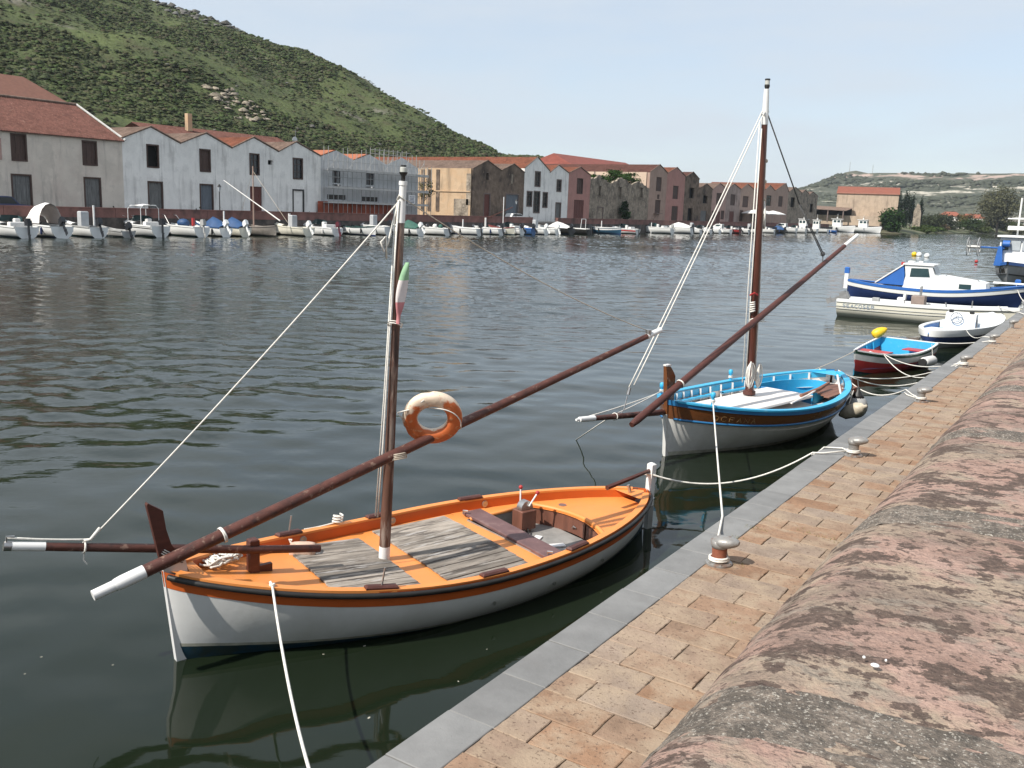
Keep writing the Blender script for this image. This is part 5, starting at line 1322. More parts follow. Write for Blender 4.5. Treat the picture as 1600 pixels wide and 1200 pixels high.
b_ = MB(); b_.tube(sag(mp(4.45) + Vector((.05, 0, 0)), yp(.965) + Vector((0, 0, .07)), .10, 18), .006, 5); b_.build('topping_lift', M_rope_old, b1, smooth=True)
# rope wound at the gunwale by the mast
gz = H1.top(2.33 / 6.6, .03, .02, 1)
lashing(b1, (gz[0], gz[1], gz[2] + .06), (0.2, 0, 1), .055, 3, .10, M_rope, .012, 'shroud_lashing')
b_ = MB(); b_.tube(sag((gz[0], gz[1], gz[2] + .02), (gz[0] - .45, gz[1] - .02, gz[2] + .02), .01, 6), .011, 5); b_.build('rope_tail', M_rope, b1)
# flag furled round the mast
fl = MB(); rows = []
for i in range(15):
    s_ = i / 14; z = lerp(3.82, 3.18, s_); w = .012 + .055 * math.sin(math.pi * min(s_ * 1.15, 1)) ** .8; c = mp(z) + Vector((-.0 - .03 * s_ + .055 * (1 - s_) ** 2 - .02, -.075, 0))
    rows.append([tuple(c + Vector((math.cos(a) * w, -.03 + math.sin(a) * (.028 + .012 * math.sin(3 * a + s_ * 5)), .0))) for a in [2 * math.pi * k / 10 for k in range(10)]])
fl.cur = 0; fl.grid(rows[:5], close=True); fl.cur = 1; fl.grid(rows[4:10], close=True); fl.cur = 2; fl.grid(rows[9:], close=True)
fl.build('furled_flag', [mat('faded_green_cloth', (.27, .45, .27), .9, var=.15, vs=9), mat('faded_white_cloth', (.68, .62, .60), .9, var=.1, vs=9), mat('faded_red_cloth', (.55, .22, .23), .9, var=.2, vs=9)], b1, smooth=True)
lashing(b1, tuple(mp(3.16) + Vector((-.03, -.03, 0))), (.5, .3, 1), .075, 2, .05, M_rope, .007)
# stern post, rudder, tiller
b_ = MB(); b_.cbox((6.70, 0, .66), (.085, .10, .62), .02); rd = b_.build('rudder_post', M_white_paint, b1)
b_ = MB(); b_.box((6.72, 0, .05), (.10, .07, .62)); b_.box((6.82, 0, -.3), (.35, .06, .5)); b_.build('rudder_blade', M_gel_grey, rd)
b_ = MB(); b_.tube([(6.66, .01, .86), (6.25, -.06, .845), (5.72, -.10, .80)], [.030, .032, .036], 6); b_.build('tiller', M_mahog, rd)
b_ = MB(); b_.tube([(6.60, -.16, .52), (6.42, -.28, .55)], .02, 6); b_.tube([(6.30, .05, .70), (6.34, .03, .56)], .024, 6); b_.build('mooring_ring', M_chrome, b1)

# loose gear lying on the boat
def world_of(o, p):
    M = Matrix.Translation(o.location) @ o.rotation_euler.to_matrix().to_4x4(); return M @ Vector(p)
def coil(mb, c, r, n, th, jitter, rg_, flat=.4):
    P = []
    for i in range(n * 14):
        a = 2 * math.pi * i / 14 + rg_.uniform(-.1, .1); rr = r * (0.55 + .45 * rg_.random())
        P.append((c[0] + rr * math.cos(a) * 1.25, c[1] + rr * math.sin(a), c[2] + th + rg_.random() * jitter))
    mb.tube(P, th, 5)
rg_ = random.Random(9)
p0 = world_of(b1, (.62, .36, .735))
rc = MB()
for i in range(3): coil(rc, (0.06 * i - .06, .03 * i, .01), .17, 4, .013, .07, rg_)
o = rc.build('rope_coil', M_rope, smooth=True); o.location = p0; o.rotation_euler = (0, 0, R(73))
tag(o, 'heap of coiled white rope on the foredeck of the orange boat', 'rope')
an = thing('wrapped_stone', 'cream cloth-wrapped stone tied with a line on the planks of the orange boat', 'stone', world_of(b1, (1.62, .56, .515)), R(40))
sb = MB(); rows = []
for i in range(9):
    a = math.pi * i / 8 - math.pi / 2; r_ = []
    for k in range(14):
        w = 2 * math.pi * k / 14; ex = .45
        f = lambda q, e=ex: math.copysign(abs(q) ** e, q)
        x, y, z = .15 * f(math.cos(a)) * f(math.cos(w)), .095 * f(math.cos(a)) * f(math.sin(w)), .075 * f(math.sin(a))
        d = 1 + .05 * noise.noise(Vector((x * 22, y * 22, z * 22 + 3))); r_.append((x * d, y * d, z * d + .075))
    rows.append(r_)
sb.grid(rows, close=True); sb.build('stone', mat('cream_cloth', (.60, .42, .32), .9, var=.12, vs=12, col2=(.30, .18, .12), c2s=9, c2t=(.55, .65), c2a=.6, bump=.006, bs=30), an, smooth=True)
sb = MB(); sb.tube([(.15, -.06, .05), (.19, 0, .03), (.16, .08, .02), (.0, .13, .015), (-.25, .10, .01), (-.42, .06, .012)], .007, 5); sb.build('line', M_rope, an, smooth=True)
sb = MB(); sb.tube([(-.13, .06, .13), (-.15, .07, .17), (-.12, .06, .165)], .012, 6); sb.build('knot', M_rope, an)

# lifebuoy hanging between mast and yard
lc = world_of(b1, (2.80, -.17, 2.12))
lb = thing('lifebuoy', 'worn orange and cream lifebuoy hung on the yard beside the orange boat mast', 'lifebuoy', lc)
nrm = Vector((.60, -.70, -.36)).normalized()
def lb_mat():
    m, t, b = nodes('worn_lifebuoy'); N, K = t.nodes, t.links
    tc = N.new('ShaderNodeTexCoord'); sep = N.new('ShaderNodeSeparateXYZ'); K.new(tc.outputs['Object'], sep.inputs[0])
    n = N.new('ShaderNodeTexNoise'); n.inputs['Scale'].default_value = 6; n.inputs['Detail'].default_value = 8; K.new(tc.outputs['Object'], n.inputs['Vector'])
    n2 = N.new('ShaderNodeTexNoise'); n2.inputs['Scale'].default_value = 24; n2.inputs['Detail'].default_value = 6; K.new(tc.outputs['Object'], n2.inputs['Vector'])
    ln = N.new('ShaderNodeVectorMath'); ln.operation = 'DOT_PRODUCT'; K.new(tc.outputs['Object'], ln.inputs[0]); ln.inputs[1].default_value = (-.35, .75, -6.0)
    a1 = N.new('ShaderNodeMath'); a1.operation = 'MULTIPLY_ADD'; K.new(n.outputs['Fac'], a1.inputs[0]); a1.inputs[1].default_value = .85; K.new(ln.outputs['Value'], a1.inputs[2])
    mr = N.new('ShaderNodeMapRange'); mr.inputs['From Min'].default_value = .19; mr.inputs['From Max'].default_value = .26; K.new(a1.outputs[0], mr.inputs['Value'])
    mx = N.new('ShaderNodeMix'); mx.data_type = 'RGBA'; K.new(mr.outputs['Result'], mx.inputs['Factor']); mx.inputs['A'].default_value = (.56, .14, .04, 1); mx.inputs['B'].default_value = (.74, .60, .46, 1)
    m2 = N.new('ShaderNodeMapRange'); m2.inputs['From Min'].default_value = .60; m2.inputs['From Max'].default_value = .66; K.new(n2.outputs['Fac'], m2.inputs['Value']); m2.inputs['To Max'].default_value = .6
    mx2 = N.new('ShaderNodeMix'); mx2.data_type = 'RGBA'; K.new(m2.outputs['Result'], mx2.inputs['Factor']); K.new(mx.outputs['Result'], mx2.inputs['A']); mx2.inputs['B'].default_value = (.62, .33, .17, 1)
    K.new(mx2.outputs['Result'], b.inputs['Base Color']); b.inputs['Roughness'].default_value = .6
    bn = N.new('ShaderNodeBump'); bn.inputs['Distance'].default_value = .004; K.new(n2.outputs['Fac'], bn.inputs['Height']); K.new(bn.outputs['Normal'], b.inputs['Normal'])
    return m
rows = []
for i in range(48):
    a = 2 * math.pi * i / 48; r_ = []
    notch = max(0, 1 - abs(((a - R(100)) + math.pi) % (2 * math.pi) - math.pi) / .16) + max(0, 1 - abs(((a - R(205)) + math.pi) % (2 * math.pi) - math.pi) / .14)
    for k in range(14):
        w = 2 * math.pi * k / 14
        rr = .245 + .085 * math.copysign(abs(math.cos(w)) ** .75, math.cos(w)) - .018 * notch * max(0, math.cos(w)); z = .066 * math.copysign(abs(math.sin(w)) ** .75, math.sin(w)) * (1 - .15 * notch)
        r_.append((rr * math.cos(a), rr * math.sin(a), z))
    rows.append(r_)
rows.append(rows[0])
b_ = MB(); b_.grid(rows, close=True); ring = b_.build('ring', lb_mat(), lb, smooth=True)
q = nrm.to_track_quat('Z', 'Y')
lb.rotation_mode = 'QUATERNION'; lb.rotation_quaternion = q
b_ = MB(); P = []
for i in range(26):
    a = R(-20 + i * 6.0); w = R(30 + i * 7); P.append(((.245 + .10 * math.cos(w)) * math.cos(a), (.245 + .10 * math.cos(w)) * math.sin(a), .078 * math.sin(w) + .01))
b_.tube(P, .007, 5); b_.build('grab_line', M_rope, lb, smooth=True)
mw = q.inverted() @ (world_of(b1, tuple(mp(2.2) + Vector((.03, -.07, 0)))) - Vector(lc))
b_ = MB(); b_.tube([tuple(mw), (-.24, .14, .05), (-.1, .27, .06)], .008, 5); b_.tube([tuple(mw), (-.30, -.05, .0)], .006, 5); b_.build('hanging_line', M_rope, lb, smooth=True)
# ------------------------------------------------------------ second sailing boat: sky-blue rails, varnished band
M_sky = mat('sky_blue_paint', (0.045, 0.40, 0.66), 0.45, var=0.06, vs=4, col2=(.20, .50, .66), c2s=5, c2t=(.58, .7), c2a=.5)
M_strake = mat('deep_blue_paint', (0.025, 0.16, 0.36), 0.4, var=0.08, vs=4)
M_varnish = mat('varnished_wood', (0.17, 0.062, 0.022), .22, var=.25, vs=3, stretch=(.4, 5, 6), col2=(.09, .03, .014), c2s=3, c2t=(.5, .65), c2a=.6, coat=.6)
M_hull2 = mat('aged_white_hull', (0.64, 0.63, 0.60), .4, var=.04, vs=2, col2=(.47, .45, .40), c2s=1.1, c2t=(.5, .68), c2a=.5, streak=((.36, .34, .29), (1.0, 1.0, .3), .4), bump=.004, bs=3)
M_deck2 = mat('white_deck_paint', (0.76, 0.71, 0.67), .55, var=.04, vs=3, col2=(.60, .54, .50), c2s=3, c2t=(.58, .7), c2a=.4)
M_redwood = mat('red_brown_plank', (0.21, 0.095, 0.062), .7, var=.25, vs=5, stretch=(.6, 6, 6), col2=(.11, .05, .035), c2s=4, c2t=(.52, .64), c2a=.5, rnd=.15)
b2 = thing('sailing_boat', 'white sailing boat with sky-blue rails, varnished band and tall mast, second along the quay', 'boat', (-6.708, 15.537, 0), R(78.5))
H2 = Hull(6.6, 1.375, 1.067, .76, .97, -.5, pm=2.1, pe=1.1, rake=.06)
bd = lambda t: .34 - .06 * math.sin(math.pi * t)
b_ = MB(); skin(b_, H2, lambda t: bd(t), lambda t: H2.z(t) - H2.k(t), 14, 44); b_.build('hull', M_hull2, b2, smooth=True)
b_ = MB(); skin(b_, H2, lambda t: H2.ht(t, .075), lambda t: H2.ht(t, -.05), 2, 44, .0015); b_.build('scum_line', mat('waterline_scum', (.40, .39, .32)), b2, smooth=True)
b_ = MB(); skin(b_, H2, lambda t: .075, bd, 4, 44, .008); b_.build('varnished_band', M_varnish, b2, smooth=True)
b_ = MB()
for sd in (1, -1): b_.tube([H2.pt(t, bd(t), sd, .014) for t in ts(44, .01, .985)], .022, 6)
b_.build('blue_moulding', M_strake, b2, smooth=True)
b_ = MB(); skin(b_, H2, lambda t: -.01, lambda t: .085, 2, 44, .028); b_.build('sheer_strake', M_strake, b2, smooth=True)
CW2 = .10
b_ = MB(); rail(b_, H2, -.034, CW2, -.015, .02, 48, .015, .985); b_.build('gunwale', M_sky, b2, smooth=True, angle=40)
for TT in ((.94, .96, .98, 1.0), (.0, .012, .03, .05)):
    b_ = MB(); b_.grid([[H2.top(t, CW2 * .5, -.004, 1), H2.top(t, CW2 * .5, -.004, -1)] for t in TT]); b_.build('breasthook', M_sky, b2)
zd2 = lambda t: H2.z(t) - .30 + .12 * max(0, 1 - 2 * t) ** 2
b_ = MB(); inner(b_, H2, CW2 + .012, -.40, -.012, 44, .03, .995); b_.build('bulwark', M_deck2, b2, smooth=True)
b_ = MB(); inner(b_, H2, CW2 + .022, -.15, -.016, 44, .03, .985); b_.build('blue_panel', M_sky, b2, smooth=True)
for t in [.07 + .062 * i for i in range(15)]:
    for sd in (1, -1):
        p = H2.top(t, CW2 + .035, -.02, sd); q_ = H2.top(t, CW2 + .06, -.36, sd)
        e = H2.top(t + .01, CW2 + .02, -.02, sd); a = math.atan2(e[1] - p[1], e[0] - p[0])
        b_ = MB(); b_.tube([p, H2.top(t, CW2 + .045, -.18, sd), q_], .026, 4); b_.build('rib', M_deck2, b2)
for sd, a, c in ((1, .06, .50), (1, .56, .90), (-1, .08, .5)):
    b_ = MB(); T = ts(16, a, c)
    b_.grid([[H2.top(t, CW2 + .06, -.20, sd), H2.top(t, CW2 + .06, -.16, sd), H2.top(t, CW2 + .15, -.16, sd), H2.top(t, CW2 + .15, -.20, sd)] for t in T], close=True); b_.build('stringer', M_sky, b2, smooth=True, angle=40)
# deck with cockpit opening
def z2(x, y): return zd2(x / H2.L) + .10 * max(0, 1 - (y / 1.0) ** 2) * min(1, x / 1.2)
def lim2(x): return max(H2.b(x / H2.L) - CW2 - .03, .01)
b_ = MB()
b_.grid([[(x, (2 * i / 8 - 1) * lim2(x), z2(x, (2 * i / 8 - 1) * lim2(x))) for i in range(9)] for x in (.25, .5, .8, 1.2, 1.7, 2.2, 2.8, 3.4, 4.0, 4.35)])
rows = []
for x in (4.35, 4.7, 5.1, 5.5, 5.9, 6.2, 6.4):
    w = .62 * math.sqrt(max(0, 1 - ((x - 4.35) / 1.5) ** 2)) if x < 5.85 else 0
    rows.append([(x, lerp(min(w + .02, lim2(x)), lim2(x), i / 3), z2(x, .7)) for i in range(4)])
b_.grid(rows); b_.grid([[(p[0], -p[1], p[2]) for p in r] for r in rows])
b_.build('deck', M_deck2, b2)
b_ = MB(); b_.cbox((2.55, -.12, .73), (3.5, 1.10, .05), .012); hc = b_.build('hatch_cover', M_deck2, b2)
W = [(4.38 + 1.47 * math.sin(R(i * 7.5)), .62 * math.cos(R(i * 7.5))) for i in range(25)]
b_ = MB(); b_.grid([[(x, y, .30), (x, y, .80), (x + .03 * math.sin(R(i * 7.5)), y + .03 * math.cos(R(i * 7.5)), .80), (x + .03, y * 1.03, .5)] for i, (x, y) in enumerate(W)]); b_.build('cockpit_coaming', M_sky, b2, smooth=True, angle=50)
b_ = MB(); b_.box((4.95, 0, .30), (1.3, 1.2, .02)); b_.box((4.37, 0, .52), (.03, 1.2, .44)); b_.build('cockpit_sole', M_strake, b2)
se = bpy.data.objects.new('side_bench', None); COL.objects.link(se); se.parent = b2
for i in range(5):
    b_ = MB(); b_.cbox((4.95 + .05 * i, -.98 + .125 * i, .80), (1.75 - .16 * i, .118, .022), .004, R(6)); b_.build('plank', M_redwood, se)
b_ = MB(); b_.tube([(3.5, -.80, .86), (4.3, -.78, .90), (4.9, -.70, .96)], [.035, .045, .03], 7); b_.build('stowed_tiller', M_redwood, b2)
b_ = MB(); b_.tube([(2.9, -.92, .80), (3.7, -.86, .86), (4.1, -.80, .90)], .022, 6); b_.build('stowed_oar', M_deck2, b2)
b_ = MB(); b_.tube([(4.72, -1.08, .78), (4.80, -.92, 1.18)], .022, 6); b_.build('stanchion', M_deck2, b2)
# stem post, cleats
b_ = MB(); b_.prism([(-.16, -.04, 1.70), (-.05, -.04, 1.69), (.04, -.04, 1.60), (.12, -.04, 1.50), (.13, -.04, 1.05), (.08, -.04, .80), (-.06, -.04, .80), (-.10, -.04, 1.1)], (0, .08, 0)); st = b_.build('stem_post', M_varnish, b2)
b_ = MB(); b_.box((-.10, 0, 1.715), (.13, .09, .025)); b_.build('pale_top', M_deck2, st)
b_ = MB(); b_.prism([(-.075, -.035, .80), (.10, -.035, .80), (.20, -.035, -.45), (.0, -.035, -.45), (-.03, -.035, .1)], (0, .07, 0)); b_.build('white_stem', M_hull2, b2)
def cleat(H, t, sd, root):
    c = H.top(t, .05, .0, sd); b_ = MB(); b_.tube([(c[0], c[1], c[2] - .02), (c[0], c[1], c[2] + .17)], [.032, .026], 8); b_.lathe([(.03, .15), (.048, .17), (.048, .24), (.03, .26)], 8, None, c); return b_.build('mooring_bitt', M_sky, root, smooth=True, angle=40), c
_, CL1 = cleat(H2, .09, -1, b2); _, CL2 = cleat(H2, .63, 1, b2); _, CL3 = cleat(H2, .10, 1, b2)
for c in (CL1, CL2, CL3): lashing(b2, (c[0], c[1], c[2] + .10), (0, 0, 1), .04, 3, .05, M_rope, .010)
# spars
BS2 = [(.35, .12, .80), (-.25, .02, .85), (-1.3, -.0, .935), (-2.1, 0, 1.0)]
b_ = MB(); b_.tube(BS2, [.055, .058, .052, .044], 10); sp2 = b_.build('bowsprit', M_spar, b2, smooth=True, angle=50)
b_ = MB(); b_.tube([BS2[-1], (-2.48, .0, 1.03)], [.05, .046], 10); b_.tube([(-2.48, 0, 1.03), (-2.56, 0, 1.035)], .022, 6); b_.build('white_end', M_white_paint, sp2, smooth=True, angle=50)
lashing(sp2, (-1.55, 0, .955), (-1, 0, .08), .062, 1, .01)
Y2A, Y2B = Vector((-1.38, -.24, .83)), Vector((7.10, .02, 4.08))
y2 = lambda s_: Y2A.lerp(Y2B, s_)
b_ = MB(); b_.tube([y2(s_) for s_ in (.0, .02, .3, .55, .8, .93)], [.05, .068, .07, .064, .052, .045], 12); yd2 = b_.build('yard', M_mahog, b2, smooth=True, angle=50)
b_ = MB(); b_.tube([y2(.925), y2(1.0)], [.047, .040], 12); b_.build('white_end', M_white_paint, yd2, smooth=True, angle=50)
lashing(yd2, y2(.17), Y2B - Y2A, .08, 2, .03)
M2F, M2T = Vector((3.10, .15, .80)), Vector((2.72, .10, 6.62))
m2 = lambda z: M2F.lerp(M2T, (z - M2F.z) / (M2T.z - M2F.z))
b_ = MB(); b_.tube([m2(z) for z in (.80, 2.0, 3.6, 5.2, 6.2)], [.090, .088, .080, .068, .058], 14); ms2 = b_.build('mast', mat('dark_varnished_mast', (.085, .026, .016), .3, var=.25, vs=6, stretch=(3, 3, .3), coat=.3), b2, smooth=True, angle=50)
b_ = MB(); b_.lathe([(.13, -.02), (.13, .05), (.10, .07)], 14, None, tuple(m2(.80))); b_.build('mast_collar', M_mahog, ms2, smooth=True, angle=40)
b_ = MB(); b_.tube([m2(6.18), m2(6.45), m2(6.84)], [.066, .062, .05], 12); b_.tube([m2(6.34) + Vector((-.07, 0, 0)), m2(6.44) + Vector((.07, 0, 0))], .045, 8); b_.build('white_masthead', M_white_paint, ms2, smooth=True, angle=50)
b_ = MB(); b_.lathe([(.03, .20), (.05, .24), (.05, .28)], 12, None, tuple(m2(6.64))); b_.lathe([(.05, .36), (.05, .39)], 12, None, tuple(m2(6.64))); b_.build('lamp_base', M_black, ms2)
b_ = MB(); b_.lathe([(.045, .28), (.045, .36)], 12, None, tuple(m2(6.64))); b_.build('lamp_lens', mat('clear_lens', (.5, .5, .46)), ms2)
hd = m2(6.42)
b_ = MB(); b_.tube(sag(hd + Vector((-.07, .03, 0)), (-1.16, .03, 1.42), .03, 12), .011, 5); b_.tube(sag(hd + Vector((-.07, -.03, 0)), (-1.10, -.03, 1.46), .03, 12), .011, 5); b_.build('forestay_tackle', M_rope, b2, smooth=True)
b_ = MB(); b_.tube([(-1.18, .0, 1.42), (-1.22, 0, 1.30)], .030, 6); b_.tube([(-1.23, 0, 1.28), (-1.30, 0, 1.05), (-1.40, 0, .97)], .010, 5); b_.build('tackle_block', M_chrome, b2)
pk = y2(.80)
b_ = MB(); mid = hd.lerp(pk, .58); b_.tube([hd + Vector((.06, 0, 0)), mid], .014, 5); b_.tube([mid + Vector((-.03, 0, 0)), pk + Vector((-.05, 0, .24))], .012, 5); b_.tube([mid + Vector((.03, 0, 0)), pk + Vector((.02, 0, .24))], .012, 5)
b_.ball(tuple(pk + Vector((-.01, 0, .24))), .055, 8, 6); b_.tube([pk + Vector((0, 0, .2)), pk + Vector((.03, 0, -.04))], .013, 5); b_.build('peak_halyard', M_rope_dark, b2, smooth=True)
b_ = MB()
for dx, dy, z1 in ((-.12, .02, 6.1), (-.19, .05, 6.25), (.12, -.04, 4.3), (.17, .0, 4.3), (.10, .03, 6.2)):
    b_.tube([m2(z1) + Vector((dx * .55, dy, 0)), m2(3.0) + Vector((dx, dy, 0)), m2(1.05) + Vector((dx * 1.1, dy, 0))], .011, 5)
b_.build('halyard', M_rope, b2, smooth=True)
b_ = MB(); b_.tube([m2(6.2) + Vector((.1, 0, 0)), m2(5.3) + Vector((.13, 0, 0)), m2(4.35) + Vector((.14, 0, 0))], .009, 5)
for z in (5.5, 5.1, 4.75, 4.4): b_.ball(tuple(m2(z) + Vector((.135, 0, 0))), .04, 8, 6)
b_.build('hoist_line', M_rope_old, b2, smooth=True)
b_ = MB(); b_.tube([m2(4.75) + Vector((.14, 0, 0)), m2(4.5) + Vector((.02, -.11, 0)), m2(4.2) + Vector((.05, -.10, 0)), m2(4.4) + Vector((.17, 0, 0))], .02, 6); b_.build('rope_loop', M_rope, b2, smooth=True)
lashing(yd2, tuple(m2(2.34) + Vector((0, -.08, 0))), (0, .3, 1), .15, 4, .12, M_rope, .012)
lashing(ms2, tuple(m2(2.62) + Vector((-.1, -.02, 0))), (0, .1, 1), .045, 5, .22, M_rope, .016)
b_ = MB(); b_.tube([m2(2.86) + Vector((-.22, -.02, 0)), m2(2.9) + Vector((-.1, -.05, 0)), m2(2.86) + Vector((-.02, -.08, 0))], .02, 6); b_.build('red_toggle', M_red, b2)
def hank(c, w, h, n, th, name):
    b_ = MB()
    for i in range(n):
        a = rk.uniform(-.5, .5); P = []
        for k in range(15):
            q = 2 * math.pi * k / 14; P.append(Vector(c) + Vector((math.sin(q) * w * rk.uniform(.8, 1.1) * math.cos(a), math.sin(q) * w * math.sin(a) - .02 * i / n, math.cos(q) * h * rk.uniform(.85, 1.05))))
        b_.tube(P, th, 5)
    return b_.build(name, M_rope, b2, smooth=True)
hank(m2(1.22) + Vector((-.17, -.09, 0)), .11, .27, 6, .009, 'rope_hank'); hank(m2(1.18) + Vector((.17, -.10, 0)), .11, .25, 6, .009, 'rope_hank'); hank(m2(1.75) + Vector((.16, .03, 0)), .07, .26, 5, .010, 'rope_hank')
# painted name on the varnished band
GLY = {'O': [[(0, .2), (0, .8), (.25, 1), (.55, 1), (.8, .8), (.8, .2), (.55, 0), (.25, 0), (0, .2)]], 'C': [[(.8, .85), (.55, 1), (.25, 1), (0, .8), (0, .2), (.25, 0), (.55, 0), (.8, .15)]], 'E': [[(.75, 1), (0, 1), (0, 0), (.75, 0)], [(0, .5), (.6, .5)]],
       'A': [[(0, 0), (.4, 1), (.8, 0)], [(.15, .4), (.65, .4)]], 'N': [[(0, 0), (0, 1), (.8, 0), (.8, 1)]], 'I': [[(.4, 0), (.4, 1)]], 'S': [[(.75, .9), (.5, 1), (.2, 1), (0, .8), (.15, .55), (.65, .45), (.8, .2), (.6, 0), (.2, 0), (0, .12)]],
       'R': [[(0, 0), (0, 1), (.6, 1), (.8, .8), (.6, .5), (0, .5)], [(.4, .5), (.8, 0)]], 'P': [[(0, 0), (0, 1), (.6, 1), (.8, .8), (.6, .5), (0, .5)]], '1': [[(.2, .8), (.45, 1), (.45, 0)]], '6': [[(.7, 1), (.3, .9), (0, .4), (.2, 0), (.6, 0), (.8, .25), (.6, .5), (.1, .45)]], '4': [[(.6, 0), (.6, 1), (0, .35), (.8, .35)]], '0': [[(0, .2), (0, .8), (.25, 1), (.55, 1), (.8, .8), (.8, .2), (.55, 0), (.25, 0), (0, .2)]], ' ': [], '-': [[(.1, .5), (.7, .5)]]}
def letters(mb, text, f, th, hh, ww, gap):
    """strokes of the letters laid on a surface given by f(u, v)"""
    u = 0
    for ch in text:
        for st_ in GLY[ch]:
            P = [];
            for (a, c), (d, e) in zip(st_[:-1], st_[1:]):
                for k in range(4): P.append(f(u + lerp(a, d, k / 4) * ww, lerp(c, e, k / 4) * hh))
            P.append(f(u + st_[-1][0] * ww, st_[-1][1] * hh)); mb.tube(P, th, 4)
        u += ww * .8 + gap
b_ = MB(); letters(b_, 'OCEANA', lambda u, v: H2.pt((.62 + u) / H2.L, .255 - v, -1, .010), .0055, .085, .105, .06); b_.build('boat_name', mat('gilt_paint', (.28, .15, .05), .5, var=.1), b2)
# fenders hung at the quarter
fd = thing('fender', 'dirty cream long fender hung on the quarter of the blue-railed boat', 'fender', (0, 0, 0), 0, 'fenders between boat and quay')
def W2(p): return world_of(b2, p)
fd.location = W2((5.05, -1.22, .42))
b_ = MB(); Mx = Matrix.Rotation(R(62), 3, Vector((.2, 1, 0))); b_.lathe([(.03, -.32), (.06, -.28), (.13, -.2), (.15, -.05), (.15, .12), (.10, .24), (.04, .28), (.03, .34)], 14, Mx); b_.build('body', mat('dirty_cream_vinyl', (.50, .44, .34), .5, var=.15, vs=5, col2=(.25, .2, .15), c2s=4, c2t=(.55, .66), c2a=.6), fd, smooth=True)
b_ = MB(); b_.tube([(-.1, .05, .12), (-.05, .12, .42)], .009, 5); b_.build('line', M_rope, fd)
fd2 = thing('fender', 'round grey ball fender with black top hung on the stern of the blue-railed boat', 'fender', W2((5.68, -1.02, .40)), 0, 'fenders between boat and quay')
b_ = MB(); b_.ball((0, 0, 0), (.235, .235, .26), 18, 12); b_.build('body', mat('grey_vinyl', (.36, .36, .35), .35, var=.1, vs=4), fd2, smooth=True)
b_ = MB(); b_.lathe([(.16, .18), (.10, .27), (.05, .34), (.03, .42)], 14); b_.build('black_top', M_black, fd2, smooth=True)
b_ = MB(); b_.tube([(0, 0, .4), (-.05, .05, .62)], .010, 5); b_.build('line', M_rope_dark, fd2)

# ------------------------------------------------------------ red, white and green dinghy
b3 = thing('rowing_boat', 'small open rowing boat striped red, white and green outside, sky-blue inside', 'boat', (-6.227, 27.68, 0), R(81.2))
H3 = Hull(4.2, 1.0, .74, .52, .70, -.3, tr=True, pm=3.0, pe=1.1, rake=.05, stern_w=.92)
for nm, a, c, m in (('green_stripe', .0, .10, mat('green_paint', (.012, .06, .035), .4)), ('white_stripe', .10, .27, M_hull2), ('red_stripe', .27, .60, M_red)):
    b_ = MB(); skin(b_, H3, lambda t: a, lambda t: c, 4, 26); T_ = 1.0
    b_.grid([[H3.pt(1, lerp(a, c, q / 3), 1), H3.pt(1, lerp(a, c, q / 3), -1)] for q in range(4)]); b_.build(nm, m, b3, smooth=True, angle=40)
b_ = MB(); skin(b_, H3, lambda t: .60, lambda t: H3.z(t) - H3.k(t), 5, 26, .001); b_.build('hull_bottom', M_boot, b3, smooth=True)
b_ = MB(); rail(b_, H3, -.02, .05, -.02, .02, 28, .01, 1); b_.grid([[H3.top(1, 0, -.02, 1), H3.top(1, 0, .02, 1)], [H3.top(1, 0, -.02, -1), H3.top(1, 0, .02, -1)]]); b_.box((4.18, 0, .70), (.05, 1.8, .05)); b_.build('gunwale', M_gel, b3, smooth=True, angle=40)
b_ = MB(); inner(b_, H3, .06, -.27, -.01, 28, .02, 1); b_.add([(4.14, -.86, .2), (4.14, .86, .2), (4.14, .86, .70), (4.14, -.86, .70)], [(0, 1, 2, 3)]); b_.build('inner_side', M_sky, b3)
b_ = MB(); b_.grid([[(x, -lim_, .16), (x, lim_, .16)] for x, lim_ in [(q, max(H3.b(q / 4.2) - .05, .01)) for q in (.1, .4, .8, 1.4, 2.2, 3.2, 4.14)]]); b_.build('floor', M_strake, b3)
for nm, x, w, m in (('thwart', 2.2, .62, M_red), ('stern_bench', 3.8, .55, M_red)):
    b_ = MB(); l = H3.b(x / 4.2) * 2 - .12
    if nm == 'thwart': b_.cbox((x, .34, .46), (w, 1.0, .03), .006)
    else: b_.cbox((x, -.45, .46), (w, .8, .03), .006)
    b_.build(nm, m, b3)
b_ = MB(); b_.box((2.2, .34, .30), (.55, .92, .28)); b_.build('engine_box', M_sky, b3)
b_ = MB(); b_.grid([[(x, -(H3.b(x / 4.2) - .07), .47), (x, -(H3.b(x / 4.2) - .33), .47)] for x in (.7, 1.2, 1.8, 2.6)]); b_.build('side_bench', M_red, b3)
for x in (1.3, 2.9, 3.5):
    for sd in (1, -1):
        p = H3.top(x / 4.2, .07, -.03, sd); b_ = MB(); b_.tube([p, (p[0], p[1] * .93, .18)], .03, 4); b_.build('rib', M_sky, b3)
b_ = MB(); b_.tube([(.75, .12, .50), (.82, -.1, .62), (.95, -.2, .55)], .03, 6); b_.build('tiller_head', M_white_paint, b3)
yb = thing('buoy', 'bright yellow plastic buoy on the far corner of the striped rowing boat', 'buoy', world_of(b3, (4.0, .92, .73)))
b_ = MB(); b_.lathe([(.04, -.21), (.11, -.19), (.15, -.10), (.155, .04), (.11, .18), (.05, .27), (.02, .30)], 14, Matrix.Rotation(R(25), 3, 'Z') @ Matrix.Rotation(R(60), 3, 'Y'), (0, 0, .12)); b_.build('body', M_foam_yellow, yb, smooth=True)
fe = thing('fender', 'off-white cylindrical fender lying against the side of the striped rowing boat', 'fender', world_of(b3, (2.55, -1.20, .33)), R(78), 'fenders between boat and quay')
